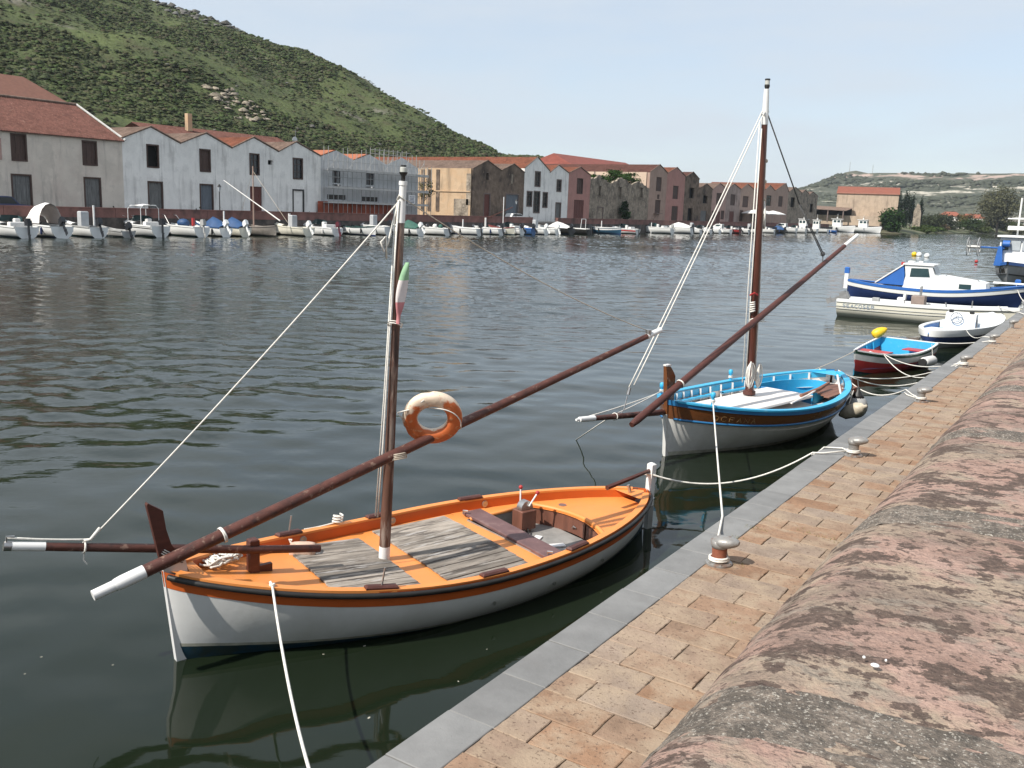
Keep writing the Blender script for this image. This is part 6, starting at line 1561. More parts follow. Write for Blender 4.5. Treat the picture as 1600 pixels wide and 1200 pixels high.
b_ = MB(); b_.lathe([(.05, -.42), (.13, -.38), (.15, -.30), (.15, .30), (.12, .38), (.04, .42)], 12, Matrix.Rotation(R(90), 3, 'Y')); b_.build('body', M_canvas, fe, smooth=True)
b_ = MB(); b_.tube([(-.46, 0, 0), (-.38, 0, 0)], .12, 10); b_.build('black_cap', M_black, fe)
b_ = MB(); b_.tube([(.3, 0, .1), (.25, .05, .5)], .010, 5); b_.build('line', M_rope, fe)

# ------------------------------------------------------------ white and navy launch, with white covered foredeck
b4 = thing('motor_launch', 'small white launch with navy lower hull, blue cockpit and steering wheel, bow to the quay', 'boat', (-4.35, 42.3, 0), R(259))
H4 = Hull(6.7, 1.02, .88, .66, .66, -.35, pm=2.6, pe=1.3, rake=.35, ex=.50)
b_ = MB(); skin(b_, H4, lambda t: .22, lambda t: .46, 4, 26); b_.grid([[H4.pt(1, q, 1), H4.pt(1, q, -1)] for q in (.22, .46)]); b_.build('navy_band', M_navy, b4, smooth=True, angle=40)
b_ = MB(); skin(b_, H4, lambda t: .46, lambda t: H4.z(t) - H4.k(t), 6, 26); b_.grid([[H4.pt(1, q, 1), H4.pt(1, q, -1)] for q in (.46, .6, .9)]); b_.build('hull', M_gel_grey, b4, smooth=True, angle=40)
b_ = MB(); skin(b_, H4, lambda t: 0, lambda t: .22, 3, 26, .02); b_.grid([[H4.pt(1, q, 1), H4.pt(1, q, -1)] for q in (0, .22)]); rail(b_, H4, -.02, .14, -.01, .03, 28, .01, 1); b_.build('topside', M_gel, b4, smooth=True, angle=40)
b_ = MB(); b_.grid([[(x, w, H4.z(x / 6.3) + .08 * c) for w, c in ((-l, 0), (-l * .5, 1), (0, 1.2), (l * .5, 1), (l, 0))] for x, l in [(q, max(H4.b(q / 6.3) - .06, .01)) for q in (.05, .4, 1, 1.8, 2.6, 3.3)]]); b_.box((3.3, 0, .58), (.04, 1.7, .3)); b_.build('foredeck', M_gel, b4)
b_ = MB(); inner(b_, H4, .15, -.20, -.01, 28, .5, .99); b_.grid([[(x, -w, .46), (x, w, .46)] for x, w in ((3.2, .84), (4.5, .84), (5.6, .68), (6.2, .42))]); b_.build('cockpit', mat('blue_cockpit', (.06, .22, .48), .5, var=.1), b4)
b_ = MB(); b_.prism([(3.35, -.55, .30), (3.75, -.55, .30), (3.65, -.55, 1.08), (3.45, -.55, 1.14)], (0, 1.1, 0)); cn = b_.build('console', M_gel, b4)
b_ = MB(); b_.tube([(3.80 + .03 * math.cos(a), -.1 + .21 * math.sin(a), .92 + .21 * math.cos(a)) for a in [2 * math.pi * k / 18 for k in range(19)]], .016, 5)
for a in (0, 2.1, 4.2): b_.tube([(3.80, -.1, .92), (3.80, -.1 + .21 * math.sin(a), .92 + .21 * math.cos(a))], .012, 4)
b_.build('steering_wheel', M_chrome, cn)
for y_ in (-.4, .35):
    b_ = MB(); b_.box((3.55, y_, 1.16), (.1, .14, .1)); b_.build('instrument', M_black, cn)
b_ = MB(); b_.cbox((5.4, 0, .55), (.7, 1.1, .16), .03); b_.build('bench', M_gel, b4)
b_ = MB(); b_.tube([(4.5, .86, .68), (4.52, .86, 1.0)], .025, 6); b_.build('bitt', M_chrome, b4)

# ------------------------------------------------------------ long flat white work boat with outboard
b5 = thing('work_boat', 'long low cream-white work boat with blue lettering and tilted outboard, lying square to the quay', 'boat', (-4.1, 45.3, 0), R(180))
H5 = Hull(7.0, .98, .95, .80, .80, -.25, tr=True, pm=4.2, pe=1.2, rake=.55, stern_w=.95)
b_ = MB(); skin(b_, H5, lambda t: .0, lambda t: H5.z(t) - H5.k(t), 9, 24); b_.grid([[H5.pt(1, q, 1), H5.pt(1, q, -1)] for q in (0, .3, .6, .85)]); b_.build('hull', M_gel_cream, b5, smooth=True, angle=35)
b_ = MB(); rail(b_, H5, -.05, .22, -.10, .03, 26, .01, 1); b_.build('gunwale', M_gel, b5, smooth=True, angle=40)
b_ = MB()
for h in (.30, .42): 
    for sd in (1, -1): b_.tube([H5.pt(t, h, sd, .01) for t in ts(20, .12, 1)], .018, 4)
b_.build('moulding', M_gel_grey, b5)
b_ = MB(); b_.grid([[(x, -l, .55), (x, l, .55)] for x, l in [(q, max(H5.b(q / 7) - .2, .01)) for q in (.4, 1, 2.5, 4.5, 6.9)]]); b_.build('floor', M_gel_grey, b5)
b_ = MB(); b_.grid([[(x, w, H5.z(x / 7.0) + .05 * c) for w, c in ((-l, 0), (0, 1), (l, 0))] for x, l in [(q, max(H5.b(q / 7) - .04, .01)) for q in (.02, .4, 1, 1.7)]]); b_.build('foredeck', M_gel, b5)
letters_mb = MB(); letters(letters_mb, 'SEACOSER', lambda u, v: H5.pt((6.70 - u) / 7.0, .33 - v, 1, .012), .009, .15, .15, .06); letters_mb.build('lettering', mat('faded_blue_print', (.12, .22, .36), .6, var=.2), b5)
outboard(b5, 7.05, .1, .66, mat('grey_motor', (.22, .22, .22), .5, var=.3), -62, .8)
b_ = MB(); b_.cbox((3.6, .1, .92), (.55, .6, .55), .03); b_.build('seat_box', mat('faded_brown_vinyl', (.26, .20, .17), .7, var=.15, vs=4), b5)
b_ = MB(); b_.tube([(3.55, -.1, 1.2), (3.55, -.1, 1.6), (3.55, .25, 1.6), (3.55, .25, 1.2)], .025, 6); b_.build('handrail', M_chrome, b5)
b_ = MB(); b_.cbox((4.35, .1, .88), (.3, .3, .35), .03); b_.box((4.2, .12, 1.08), (.1, .3, .25)); b_.build('net_hauler', M_gel, b5)
b_ = MB(); b_.cbox((5.4, .3, .82), (.3, .24, .3), .02); b_.build('battery_box', M_gel_grey, b5)
b_ = MB(); b_.tube([(2.3, 1.0, .86), (2.35, 1.0, 1.05)], .03, 6); b_.tube([(1.3, .95, .9), (1.3, .95, 1.2)], .025, 6); b_.build('bitt', M_chrome, b5)

# ------------------------------------------------------------ blue and white cabin boat
b6 = thing('cabin_boat', 'blue and white cabin cruiser with wheelhouse and triangular blue canvas, bow to the quay', 'boat', (-4.7, 56.6, 0), R(180))
H6 = Hull(8.9, 1.4, 1.36, .82, 1.05, -.5, pm=3.0, pe=1.2, rake=.5)
b_ = MB(); skin(b_, H6, lambda t: .34, lambda t: H6.z(t) - H6.k(t), 8, 30); b_.build('hull', M_navy, b6, smooth=True)
b_ = MB(); skin(b_, H6, lambda t: .12, lambda t: .34, 3, 30, .02); b_.build('white_band', M_gel, b6, smooth=True)
b_ = MB(); skin(b_, H6, lambda t: 0, lambda t: .12, 2, 30, .05); rail(b_, H6, -.05, .12, -.01, .03, 30, .01, .99); b_.build('blue_rail', M_blue, b6, smooth=True, angle=40)
b_ = MB(); b_.grid([[(x, (2 * i / 6 - 1) * l, H6.z(x / 8.9) - .08) for i in range(7)] for x, l in [(q, max(H6.b(q / 8.9) - .08, .01)) for q in (.1, .8, 1.6, 3, 4.5, 6, 7.5, 8.7)]]); b_.build('deck', M_gel, b6)
b_ = MB(); b_.prism([(1.5, -.9, .80), (4.6, -.9, .74), (4.6, -.9, 1.62), (3.8, -.9, 1.60), (2.0, -.9, 1.42), (1.55, -.9, 1.33)], (0, 1.8, 0)); cb6 = b_.build('cabin', M_gel, b6)
b_ = MB(); b_.prism([(3.9, -.92, .74), (5.75, -.92, .72), (5.62, -.92, 1.5), (5.72, -.92, 2.12), (4.32, -.92, 2.10), (4.12, -.92, 1.62)], (0, 1.84, 0)); wh = b_.build('wheelhouse', M_gel, b6)
b_ = MB(); b_.cbox((5.0, 0, 2.15), (1.6, 2.0, .08), .02); b_.build('roof', M_gel, wh)
b_ = MB(); b_.prism([(4.36, .925, 1.50), (5.40, .925, 1.46), (5.36, .925, 1.94), (4.48, .925, 1.96)], (0, .02, 0)); b_.add([(4.10, -.7, 1.68), (4.10, .7, 1.68), (4.26, .7, 2.04), (4.26, -.7, 2.04)], [(0, 1, 2, 3)]); b_.build('window', M_glass_boat, wh)
b_ = MB(); b_.cbox((2.55, .91, 1.10), (.60, .02, .26), .005); b_.build('porthole', M_glass_boat, cb6)
b_ = MB(); b_.prism([(5.68, .93, .95), (5.68, .93, 1.6), (5.78, .93, 2.08), (7.15, .93, .98)], (0, -1.86, 0)); b_.build('canvas_dodger', M_blue, b6)
for y_ in (.95, -.95):
    b_ = MB(); b_.tube([(5.74, y_, 2.12), (7.2, y_, 1.0)], .04, 6); b_.build('canvas_edge', M_canvas, b6)
b_ = MB(); b_.cbox((9.02, 0, .95), (.22, .2, .9), .03); sp6 = b_.build('stern_post', M_gel, b6)
b_ = MB(); b_.cbox((9.02, 0, 1.56), (.26, .22, .36), .05); b_.build('blue_top', M_blue, sp6)
b_ = MB(); b_.cbox((.55, 0, 1.40), (1.5, .26, .08), .02); b_.build('bow_platform', M_gel, b6)
b_ = MB(); b_.cbox((.12, 0, 1.48), (.28, .22, .3), .05); b_.build('blue_stem_cap', M_blue, b6)
b_ = MB(); b_.tube([(1.9, .7, 1.42), (2.0, .7, 1.52), (3.5, .7, 1.70), (3.6, .7, 1.6)], .025, 6); b_.build('grab_rail', M_chrome, cb6)
b_ = MB(); b_.cbox((5.5, .2, 2.25), (.3, .5, .12), .03); b_.cbox((5.1, -.3, 2.24), (.2, .2, .14), .03); b_.build('roof_gear', M_gel, wh)
b_ = MB(); b_.cbox((5.84, .85, 2.16), (.16, .12, .16), .02); b_.build('red_lamp', M_red, wh)

# ------------------------------------------------------------ grey fishing boat with net drum
b7 = thing('fishing_boat', 'grey fishing boat with blue rail, white wheelhouse and spoked net reel, right edge', 'boat', (-7.5, 79.3, 0), R(88))
H7 = Hull(11.5, 2.2, 1.75, 1.45, 1.7, -.6, tr=True, pm=2.6, pe=1.0, rake=.8, stern_w=.9)
b_ = MB(); skin(b_, H7, lambda t: .0, lambda t: H7.z(t) - H7.k(t), 9, 28); b_.build('hull', mat('grey_hull_paint', (.30, .30, .295), .5, var=.12, vs=1.5, streak=((.20, .16, .12), (1, 1, .3), .4)), b7, smooth=True)
b_ = MB(); rail(b_, H7, -.08, .22, -.16, .08, 28, .0, 1); b_.build('bulwark_rail', M_blue, b7, smooth=True, angle=40)
b_ = MB()
for sd in (1, -1): b_.tube([H7.pt(t, .85, sd, .02) for t in ts(20, .02, 1)], .05, 5)
b_.build('rubbing_strake', M_black, b7)
b_ = MB(); b_.grid([[(x, -l, 1.25), (x, l, 1.25)] for x, l in [(q, max(H7.b(q / 11.5) - .2, .01)) for q in (.3, 1, 3, 6, 11)]]); b_.build('deck', M_gel_grey, b7)
b_ = MB(); b_.prism([(2.0, -1.1, 1.3), (5.5, -1.1, 1.3), (5.5, -1.1, 3.6), (2.2, -1.1, 3.6)], (0, 2.2, 0)); w7 = b_.build('wheelhouse', M_gel, b7)
b_ = MB(); b_.cbox((3.8, 0, 3.66), (4.0, 2.6, .14), .04); b_.build('roof', M_gel, w7)
for y in (.72, -.0, -.72):
    b_ = MB(); b_.box((2.08, y, 2.98), (.1, .52 if y else .66, .75)); b_.build('window', M_glass_boat if y > .5 else mat('milky_window', (.42, .45, .46), .2, var=.1), w7)
b_ = MB(); b_.box((3.2, 1.105, 3.0), (.8, .03, .7)); b_.box((3.2, -1.105, 3.0), (.8, .03, .7)); b_.build('side_window', M_glass_boat, w7)
b_ = MB(); b_.tube([(3.0, .1, 3.7), (3.0, .1, 6.6)], .07, 6); b_.tube([(3.0, .9, 5.0), (3.0, -.9, 5.0)], .05, 5); b_.cbox((2.7, .2, 4.3), (.5, 1.1, .3), .05); b_.build('signal_mast', M_gel, w7)
b_ = MB(); b_.prism([(1.6, 1.3, 1.4), (1.6, .7, 1.4), (1.6, .85, 2.9), (1.6, 1.1, 2.9)], (.5, 0, 0)); b_.tube([(1.8, .7, 2.75), (1.8, 2.7, 2.75)], .06, 6); b_.lathe([(.25, -.25), (.25, .25)], 12, Matrix.Rotation(R(90), 3, 'X'), (1.8, .6, 3.1)); nh = b_.build('winch_stand', M_blue, b7)
b_ = MB()
for y in (2.5, 3.25):
    b_.tube([(1.8 + .72 * math.cos(a), y, 2.75 + .72 * math.sin(a)) for a in [2 * math.pi * k / 22 for k in range(23)]], .03, 5)
    for k in range(8):
        a = math.pi * k / 4; b_.tube([(1.8, y, 2.75), (1.8 + .72 * math.cos(a), y, 2.75 + .72 * math.sin(a))], .02, 4)
b_.tube([(1.8, 2.4, 2.75), (1.8, 3.3, 2.75)], .13, 8); b_.build('net_reel', M_steel, nh)
b_ = MB(); letters(b_, '6 1040', lambda u, v: H7.pt((2.6 - u) / 11.5, .72 - v, 1, .02), .03, .34, .26, .09); b_.build('hull_number', M_black, b7)

# ------------------------------------------------------------ mooring buoys in the river
for (x, y, m, l) in ((-24.6, 137, M_foam_yellow, 'yellow mooring buoy floating beyond the cabin cruiser'), (-23.8, 136, M_gel, 'white mooring buoy touching the yellow one'), (-22.3, 133, M_gel, 'single white mooring buoy right of the other two'), (-15.0, 122, M_red, 'small pink-red buoy floating left of the net reel')):
    b_ = MB(); b_.ball((0, 0, .22), .36 if m is not M_red else .20, 12, 8); o = b_.build('mooring_buoy', m, smooth=True); o.location = (x, y, 0); tag(o, l, 'buoy', 'mooring buoys in mid-river')

# ------------------------------------------------------------ the line of small boats on the far bank
FB = 'small boats moored along the far quay'
def far_boat(label, y, L=4.8, B=.95, hullm=None, top=None, kind_='open', ang=0, stripe=None, motor=None, tilt=0, cat='boat', z=.75, xs=-87.6, dbl=False, extra=None, name='motorboat'):
    hullm = hullm or M_gel
    t = thing(name, label, cat, (xs - L * math.cos(R(ang)), y - L * math.sin(R(ang)), 0), R(ang), FB)
    H = Hull(L, B, z + .28, z, z - .04 + (.2 if dbl else 0), -.25, tr=not dbl, pm=2.8, pe=1.1, rake=.45 if not dbl else .1, stern_w=.9)
    b_ = MB(); skin(b_, H, lambda t_: .0, lambda t_: H.z(t_) - H.k(t_), 5, 14)
    if not dbl: b_.grid([[H.pt(1, q, 1), H.pt(1, q, -1)] for q in (0, .3, .6, .9)])
    b_.build('hull', hullm, t, smooth=True, angle=35)
    b_ = MB(); rail(b_, H, -.05, .12, -.06, .03, 14, .01, .99); b_.build('gunwale', top or hullm, t)
    b_ = MB(); skin(b_, H, lambda t_: H.ht(t_, .13), lambda t_: H.ht(t_, -.2), 2, 12, .012); b_.build('waterline_stripe', rk.choice((M_black, M_navy, M_boot, M_black)), t)
    if motor is None and not dbl and kind_ in ('sport', 'open', 'console', 'tarp'): motor = rk.choice((M_motor, M_motor, M_gel_grey)); tilt = rk.choice((-8, -25, -40))
    for q_ in (.45, .75):
        p_ = H.pt(q_, .35, rk.choice((1, -1)), .10); b_ = MB(); b_.lathe([(.03, -.24), (.10, -.18), (.10, .18), (.03, .24)], 7, None, p_); b_.build('side_fender', rk.choice((M_canvas, M_navy, M_black)), t)
    if stripe:
        b_ = MB()
        for sd in (1, -1): b_.grid([[H.pt(q, .16, sd, .015), H.pt(q, .34 if stripe is not M_black else .22, sd, .015)] for q in ts(12, .04, 1)])
        b_.build('stripe', stripe, t)
    b_ = MB(); b_.grid([[(x, -l, z - .30), (x, l, z - .30)] for x, l in [(q * L, max(H.b(q) - .1, .01)) for q in (.08, .3, .6, .98)]]); b_.build('floor', M_stone_frame if dbl else M_gel_grey, t)
    zb = lambda q: H.z(q)
    if kind_ in ('sport', 'cabin', 'console', 'tarp', 'hood', 'wheelhouse'):
        e = .42 if kind_ != 'console' else .28
        b_ = MB(); b_.grid([[(q * L - (.4 * (1 - q) ** 6), w * max(H.b(q) - .05, .01), H.z(q) + c) for w, c in ((-1, 0), (-.5, .1), (0, .13), (.5, .1), (1, 0))] for q in (.01, .1, .2, .32, e)]); b_.build('foredeck', hullm if hullm in (M_gel, M_gel_cream) else M_gel, t)
    if kind_ == 'sport':
        b_ = MB(); x = L * .40; w = B * .72; b_.grid([[(x, -w, z + .18), (x + .5, -w, z + .62)], [(x - .35, -w * .5, z + .22), (x + .25, -w * .5, z + .66)], [(x - .35, w * .5, z + .22), (x + .25, w * .5, z + .66)], [(x, w, z + .18), (x + .5, w, z + .62)], [(x + 1.2, w, z + .1), (x + 1.1, w, z + .5)]]); b_.build('windscreen', M_glass_boat, t)
        b_ = MB(); b_.cbox((L * .78, 0, z + .05), (.5, B * 1.5, .4), .05); b_.cbox((L * .58, B * .35, z + .15), (.4, .45, .6), .05); b_.build('seat', M_canvas, t)
    if kind_ == 'cabin':
        b_ = MB(); x = L * .22; b_.prism([(x, -B * .62, z + .1), (x + L * .42, -B * .62, z), (x + L * .42, -B * .62, z + .85), (x + L * .18, -B * .62, z + .85), (x + L * .04, -B * .62, z + .45)], (0, B * 1.24, 0)); c_ = b_.build('cabin', M_gel, t)
        b_ = MB()
        for sd in (1, -1): b_.prism([(x + L * .14, sd * B * .625, z + .45), (x + L * .36, sd * B * .625, z + .45), (x + L * .36, sd * B * .625, z + .72), (x + L * .19, sd * B * .625, z + .72)], (0, sd * .015, 0))
        b_.add([(x + L * .425, -.3, z + .1), (x + L * .425, .3, z + .1), (x + L * .425, .3, z + .75), (x + L * .425, -.3, z + .75)], [(0, 1, 2, 3)]); b_.build('cabin_window', M_glass_boat, c_)
    if kind_ == 'wheelhouse':
        b_ = MB(); x = L * .38; b_.prism([(x, -B * .55, z), (x + L * .26, -B * .55, z), (x + L * .26, -B * .55, z + 1.9), (x + .1, -B * .55, z + 1.9)], (0, B * 1.1, 0)); b_.cbox((x + L * .14, 0, z + 1.95), (L * .32, B * 1.35, .1), .02); c_ = b_.build('wheelhouse', M_gel, t)
        b_ = MB()
        for sd in (1, -1):
            for k in (0, 1): b_.box((x + L * (.07 + .11 * k), sd * B * .555, z + 1.35), (L * .08, .03, .55))
        for y_ in (-.28, .28): b_.box((x + L * .265, y_ * B, z + 1.35), (.03, B * .4, .55)); b_.box((x + .05, y_ * B, z + 1.35), (.06, B * .4, .55))
        b_.build('wheelhouse_window', M_glass_boat, c_)
        b_ = MB(); b_.tube([(x + L * .14, 0, z + 2), (x + L * .14, 0, z + 3.2)], .04, 5); b_.ball((x + L * .14, .3, z + 2.2), (.25, .25, .15), 8, 5); b_.build('radar_mast', M_gel, c_)
    if kind_ == 'console':
        b_ = MB(); b_.cbox((L * .55, 0, z + .38), (.6, .75, 1.2), .06); b_.build('console', mat('grey_cover', (.42, .43, .44), .7, var=.1), t)
    if kind_ == 'tarp':
        m_ = top if top in (M_tarp, M_green_tarp) else M_canvas
        b_ = MB(); b_.grid([[(q * L, w * max(H.b(q), .02), H.z(q) + .02 + c * h) for w, c in ((-1.02, 0), (-.55, .7), (0, 1), (.55, .7), (1.02, 0))] for q, h in ((.3, .1), (.42, .5), (.55, .75), (.7, .62), (.85, .4), (.97, .15))]); b_.build('cover', m_, t, smooth=True)
    if kind_ == 'hood':
        b_ = MB(); b_.grid([[(x, B * .9 * math.cos(a), z + .1 + h * math.sin(a)) for a in [math.pi * k / 8 for k in range(9)]] for x, h in ((L * .25, .55), (L * .36, 1.15), (L * .55, 1.35), (L * .68, 1.30))]); b_.build('canvas_hood', M_canvas, t, smooth=True)
        b_ = MB(); b_.grid([[(x, B * .86 * math.cos(a), z + .1 + h * math.sin(a)) for a in [math.pi * k / 8 for k in range(9)]] for x, h in ((L * .30, .6), (L * .5, 1.2), (L * .665, 1.24))]); b_.build('hood_lining', M_canvas_lin, t, smooth=True)
    if kind_ == 'open':
        for q in (.35, .68):
            b_ = MB(); b_.cbox((q * L, 0, z - .08), (.28, 2 * H.b(q) - .1, .04), .01); b_.build('thwart', top or M_gel, t)
    t.scale = (1.10, 1.14, 1.5)
    if motor: outboard(t, L + .02, 0, z - .1, motor, tilt, 1.0)
    if extra: extra(t, L, B, z)
    return t
def bimini(t, L, B, z):
    for x, h in ((L * .38, 1.35), (L * .72, 1.4)):
        b_ = MB(); b_.tube([(x, -B * .85, z), (x, -B * .85, z + h - .25), (x, -B * .6, z + h), (x, B * .6, z + h), (x, B * .85, z + h - .25), (x, B * .85, z)], .035, 5); b_.build('hoop', M_gel, t)
    b_ = MB(); b_.grid([[(x, -B * .8, z + h), (x, 0, z + h + .12), (x, B * .8, z + h)] for x, h in ((L * .37, 1.27), (L * .55, 1.36), (L * .73, 1.32))]); b_.build('canopy', M_canvas, t)
    b_ = MB(); b_.tube([(.0, -.1, z + .55), (.8, -.6, z + .6), (1.5, -.8, z + .55)], .02, 5); b_.tube([(.0, .1, z + .55), (.8, .6, z + .6), (1.5, .8, z + .55)], .02, 5); b_.build('pulpit', M_chrome, t)
def arch(t, L, B, z):
    b_ = MB(); x = L * .8; b_.tube([(x, -B * .8, z), (x + .1, -B * .7, z + 1.2), (x + .1, B * .7, z + 1.2), (x, B * .8, z)], .045, 5); b_.build('roll_bar', M_gel, t)
def bluepile(t, L, B, z):
    b_ = MB(); b_.ball((L * .55, 0, z + .18), (.75, .55, .34), 9, 6); b_.build('blue_cover', M_tarp, t, smooth=True)
    b_ = MB(); b_.tube([(.2, -.5, z + .9), (1.6, -.7, z + .7), (2.4, -.8, z + .1)], .03, 5); b_.tube([(.2, .5, z + .9), (1.6, .7, z + .7), (2.4, .8, z + .1)], .03, 5); b_.build('rail', M_chrome, t)
    b_ = MB(); b_.tube([(L * .75, .2, z), (L * .75, .2, z + .6)], .16, 8); b_.build('red_can', M_red, t)
def lateen(t, L, B, z):
    b_ = MB(); b_.tube([(L * .42, 0, .4), (L * .42, 0, 5.6)], [.09, .06], 6); b_.build('mast', M_tan_wall, t)
    b_ = MB(); b_.tube([(-.9, 0, 1.4), (-2.2, -1, 2.4)], .03, 4); b_.tube([(L * 1.05, .3, 1.3), (-1.8, -.4, 4.4)], [.06, .035], 6); b_.build('yard', M_canvas, t)
    b_ = MB(); b_.tube([(L * .42, 0, 5.2), (L + 1.6, .2, 1.2)], .02, 4); b_.tube([(L * .42, 0, 5.2), (.1, 0, 1.1)], .02, 4); b_.build('stay', M_rope_old, t)
def smallsail(t, L, B, z):
    b_ = MB(); b_.tube([(L * .55, 0, .4), (L * .55, 0, 4.2)], .07, 6); b_.build('mast', M_white_paint, t)
    b_ = MB(); b_.tube([(-1.6, .4, 1.5), (L * .9, 0, 3.1)], .05, 5); b_.build('yard', M_mahog, t)
def windbox(t, L, B, z):
    b_ = MB(); b_.tube([(L * .45, 0, z), (L * .45, 0, z + 1.1)], .14, 7); b_.build('covered_post', M_canvas, t)
def gear(t, L, B, z):
    for k in range(3):
        b_ = MB(); b_.ball((L * (.35 + .2 * k), rk.uniform(-.3, .3), z + .1), (.35, .3, .28), 8, 5); b_.build('bundle', (M_motor, M_canvas, M_green_tarp)[k], t, smooth=True)
FBL = [
 ('white sports boat with dark windscreen at the left edge of the far bank', 48.8, dict(L=5.6, B=1.15, kind_='sport', motor=M_motor)),
 ('white cabin boat under a big cream canvas hood', 52.3, dict(L=5.6, B=1.15, kind_='hood', motor=M_motor, tilt=-35, z=.8)),
 ('white boat with a tall grey covered console', 56.2, dict(L=5.4, B=1.0, kind_='console', top=M_gel_grey)),
 ('low grey dinghy beside the tall white post', 59.6, dict(L=4.4, B=.8, hullm=M_gel_grey, z=.5)),
 ('white speedboat with a raised cream bimini canopy', 63.4, dict(L=6.0, B=1.15, kind_='sport', motor=M_motor, extra=bimini, stripe=M_black, z=.85)),
 ('white boat with a heaped blue cover and a red can', 68.7, dict(L=6.6, B=1.05, extra=bluepile, z=.8)),
 ('small white boat with two tilted outboards before the blue tarp', 72.2, dict(L=4.6, B=.9, kind_='tarp', top=M_tarp, motor=M_gel, tilt=-40)),
 ('blue tarpaulin-covered boat left of the brown sailing boat', 75.0, dict(L=4.8, B=.9, kind_='tarp', top=M_tarp, hullm=M_gel_cream, motor=M_gel, tilt=-30)),
 ('grey-brown wooden sailing boat with bare mast and long slanting yard', 79.6, dict(L=6.2, B=1.0, hullm=mat('grey_timber', (.25, .22, .19), .8, var=.2), dbl=True, extra=lateen, name='sailing_boat')),
 ('cream boat with a white covered post and tilted outboard', 85.1, dict(L=5.8, B=1.0, hullm=M_gel_cream, kind_='console', extra=windbox, motor=M_gel, tilt=-35)),
 ('white motorboat with a maroon and black outboard', 90.2, dict(L=6.0, B=1.0, kind_='sport', motor=mat('maroon_cowl', (.10, .02, .03), .4), tilt=-15)),
 ('long white rowing gozzo with a dark green rail', 97.6, dict(L=7.0, B=1.05, dbl=True, top=mat('dark_green_rail', (.02, .06, .055), .5), name='rowing_boat', ang=-8)),
 ('white boat with grey console and railing behind the green-railed gozzo', 101.6, dict(L=6.0, B=1.0, kind_='console', z=.9, xs=-88.6)),
 ('boat with a green tarpaulin and white tilted outboard, behind the orange boat mast', 107.6, dict(L=5.0, B=.95, kind_='tarp', top=M_green_tarp, motor=M_gel, tilt=-40)),
 ('white boat loaded with dark and white bundles', 114.0, dict(L=5.4, B=1.0, extra=gear, motor=M_motor, tilt=-20)),
 ('white open boat with a black outboard raised', 122.4, dict(L=5.4, B=.95, motor=M_motor, tilt=-10)),
 ('white open boat with a white wrapped post in the bow', 128.6, dict(L=5.4, B=1.0, extra=windbox, motor=M_motor, tilt=-15)),
 ('red-decked little sailing boat with a white mast', 132.6, dict(L=4.8, B=.9, dbl=True, top=mat('dull_red', (.22, .05, .045), .6), extra=smallsail, hullm=M_gel_cream, name='sailing_boat')),
 ('white motorboat right of the little white mast', 136.0, dict(L=5.4, B=.9, kind_='sport', xs=-88.3)),
 ('bright blue dinghy with a square stern', 138.8, dict(L=4.0, B=.85, hullm=mat('mid_blue_hull', (.05, .13, .30), .5), top=M_blue)),
 ('white boat with twin white outboards below the white car', 142.9, dict(L=4.8, B=.95, motor=M_gel, tilt=-35, kind_='console')),
 ('small white boat with a white outboard, left of the dark covered boat', 146.8, dict(L=4.4, B=.9, motor=M_gel, tilt=-20)),
 ('dark boat under a rounded black cover', 151.6, dict(L=6.4, B=1.3, hullm=M_black, kind_='tarp', top=M_black, z=.8, cat='boat')),
 ('black-hulled boat with white rail and white roll bar', 158.4, dict(L=6.2, B=1.05, hullm=M_black, top=M_gel, extra=arch)),
 ('blue and white double-ended rowing boat with a high white bow', 171.6, dict(L=7.4, B=1.1, dbl=True, hullm=mat('petrol_blue_hull', (.03, .10, .17), .5), top=M_gel, stripe=M_gel, name='rowing_boat', z=.85)),
 ('white cabin boat with a red striped side', 179.6, dict(L=6.2, B=1.15, kind_='sport', stripe=M_red, motor=M_motor)),
 ('long sleek white motorboat left of the white covered one', 196.9, dict(L=8.4, B=1.3, kind_='sport', motor=None, z=.95)),
 ('white boat under a peaked white cover', 208.5, dict(L=7.4, B=1.3, kind_='tarp', z=1.0)),
 ('white boat with a large black and white outboard', 214.5, dict(L=5.0, B=1.0, motor=M_motor, tilt=-25, kind_='console')),
 ('white sports boat left of the forestay of the blue-railed boat', 221.0, dict(L=5.4, B=1.05, kind_='sport')),
 ('white dinghy with its stern tipped up', 227.0, dict(L=4.6, B=.95, motor=M_gel, tilt=-45)),
 ('white boat with a low square cabin', 234.5, dict(L=5.8, B=1.1, kind_='cabin')),
 ('white boat with a dark red hull side', 241.5, dict(L=5.6, B=1.0, stripe=M_red, hullm=mat('dark_red_hull', (.13, .03, .03), .5), kind_='sport')),
 ('white open boat with black outboard, second left of the blue boat mast', 248.5, dict(L=5.2, B=1.0, motor=M_motor)),
 ('white console boat just left of the blue boat mast', 256.0, dict(L=5.6, B=1.0, kind_='console', motor=M_gel)),
 ('white boat just right of the blue boat mast', 270.0, dict(L=6.2, B=1.1, kind_='sport', motor=M_motor)),
 ('black-covered small boat between two white boats', 280.0, dict(L=5.0, B=1.0, kind_='tarp', top=M_tarp, hullm=M_black)),
 ('white cabin cruiser below the right cafe umbrella', 290.4, dict(L=8.0, B=1.3, kind_='cabin', z=1.1)),
 ('white motorboat with its bow raised right of the cabin cruiser', 301.0, dict(L=6.8, B=1.1, kind_='sport', z=1.0)),
 ('white fishing boat with a small wheelhouse below the last gables', 313.0, dict(L=9.0, B=1.4, kind_='wheelhouse', z=1.0)),
 ('white boat with a tall narrow wheelhouse', 326.5, dict(L=7.6, B=1.3, kind_='wheelhouse', z=.9)),
 ('low blue boat before the buff wall', 338.0, dict(L=6.0, B=1.1, hullm=M_blue, top=M_gel)),
]
for l, y, kw in FBL: far_boat(l, y, **kw)
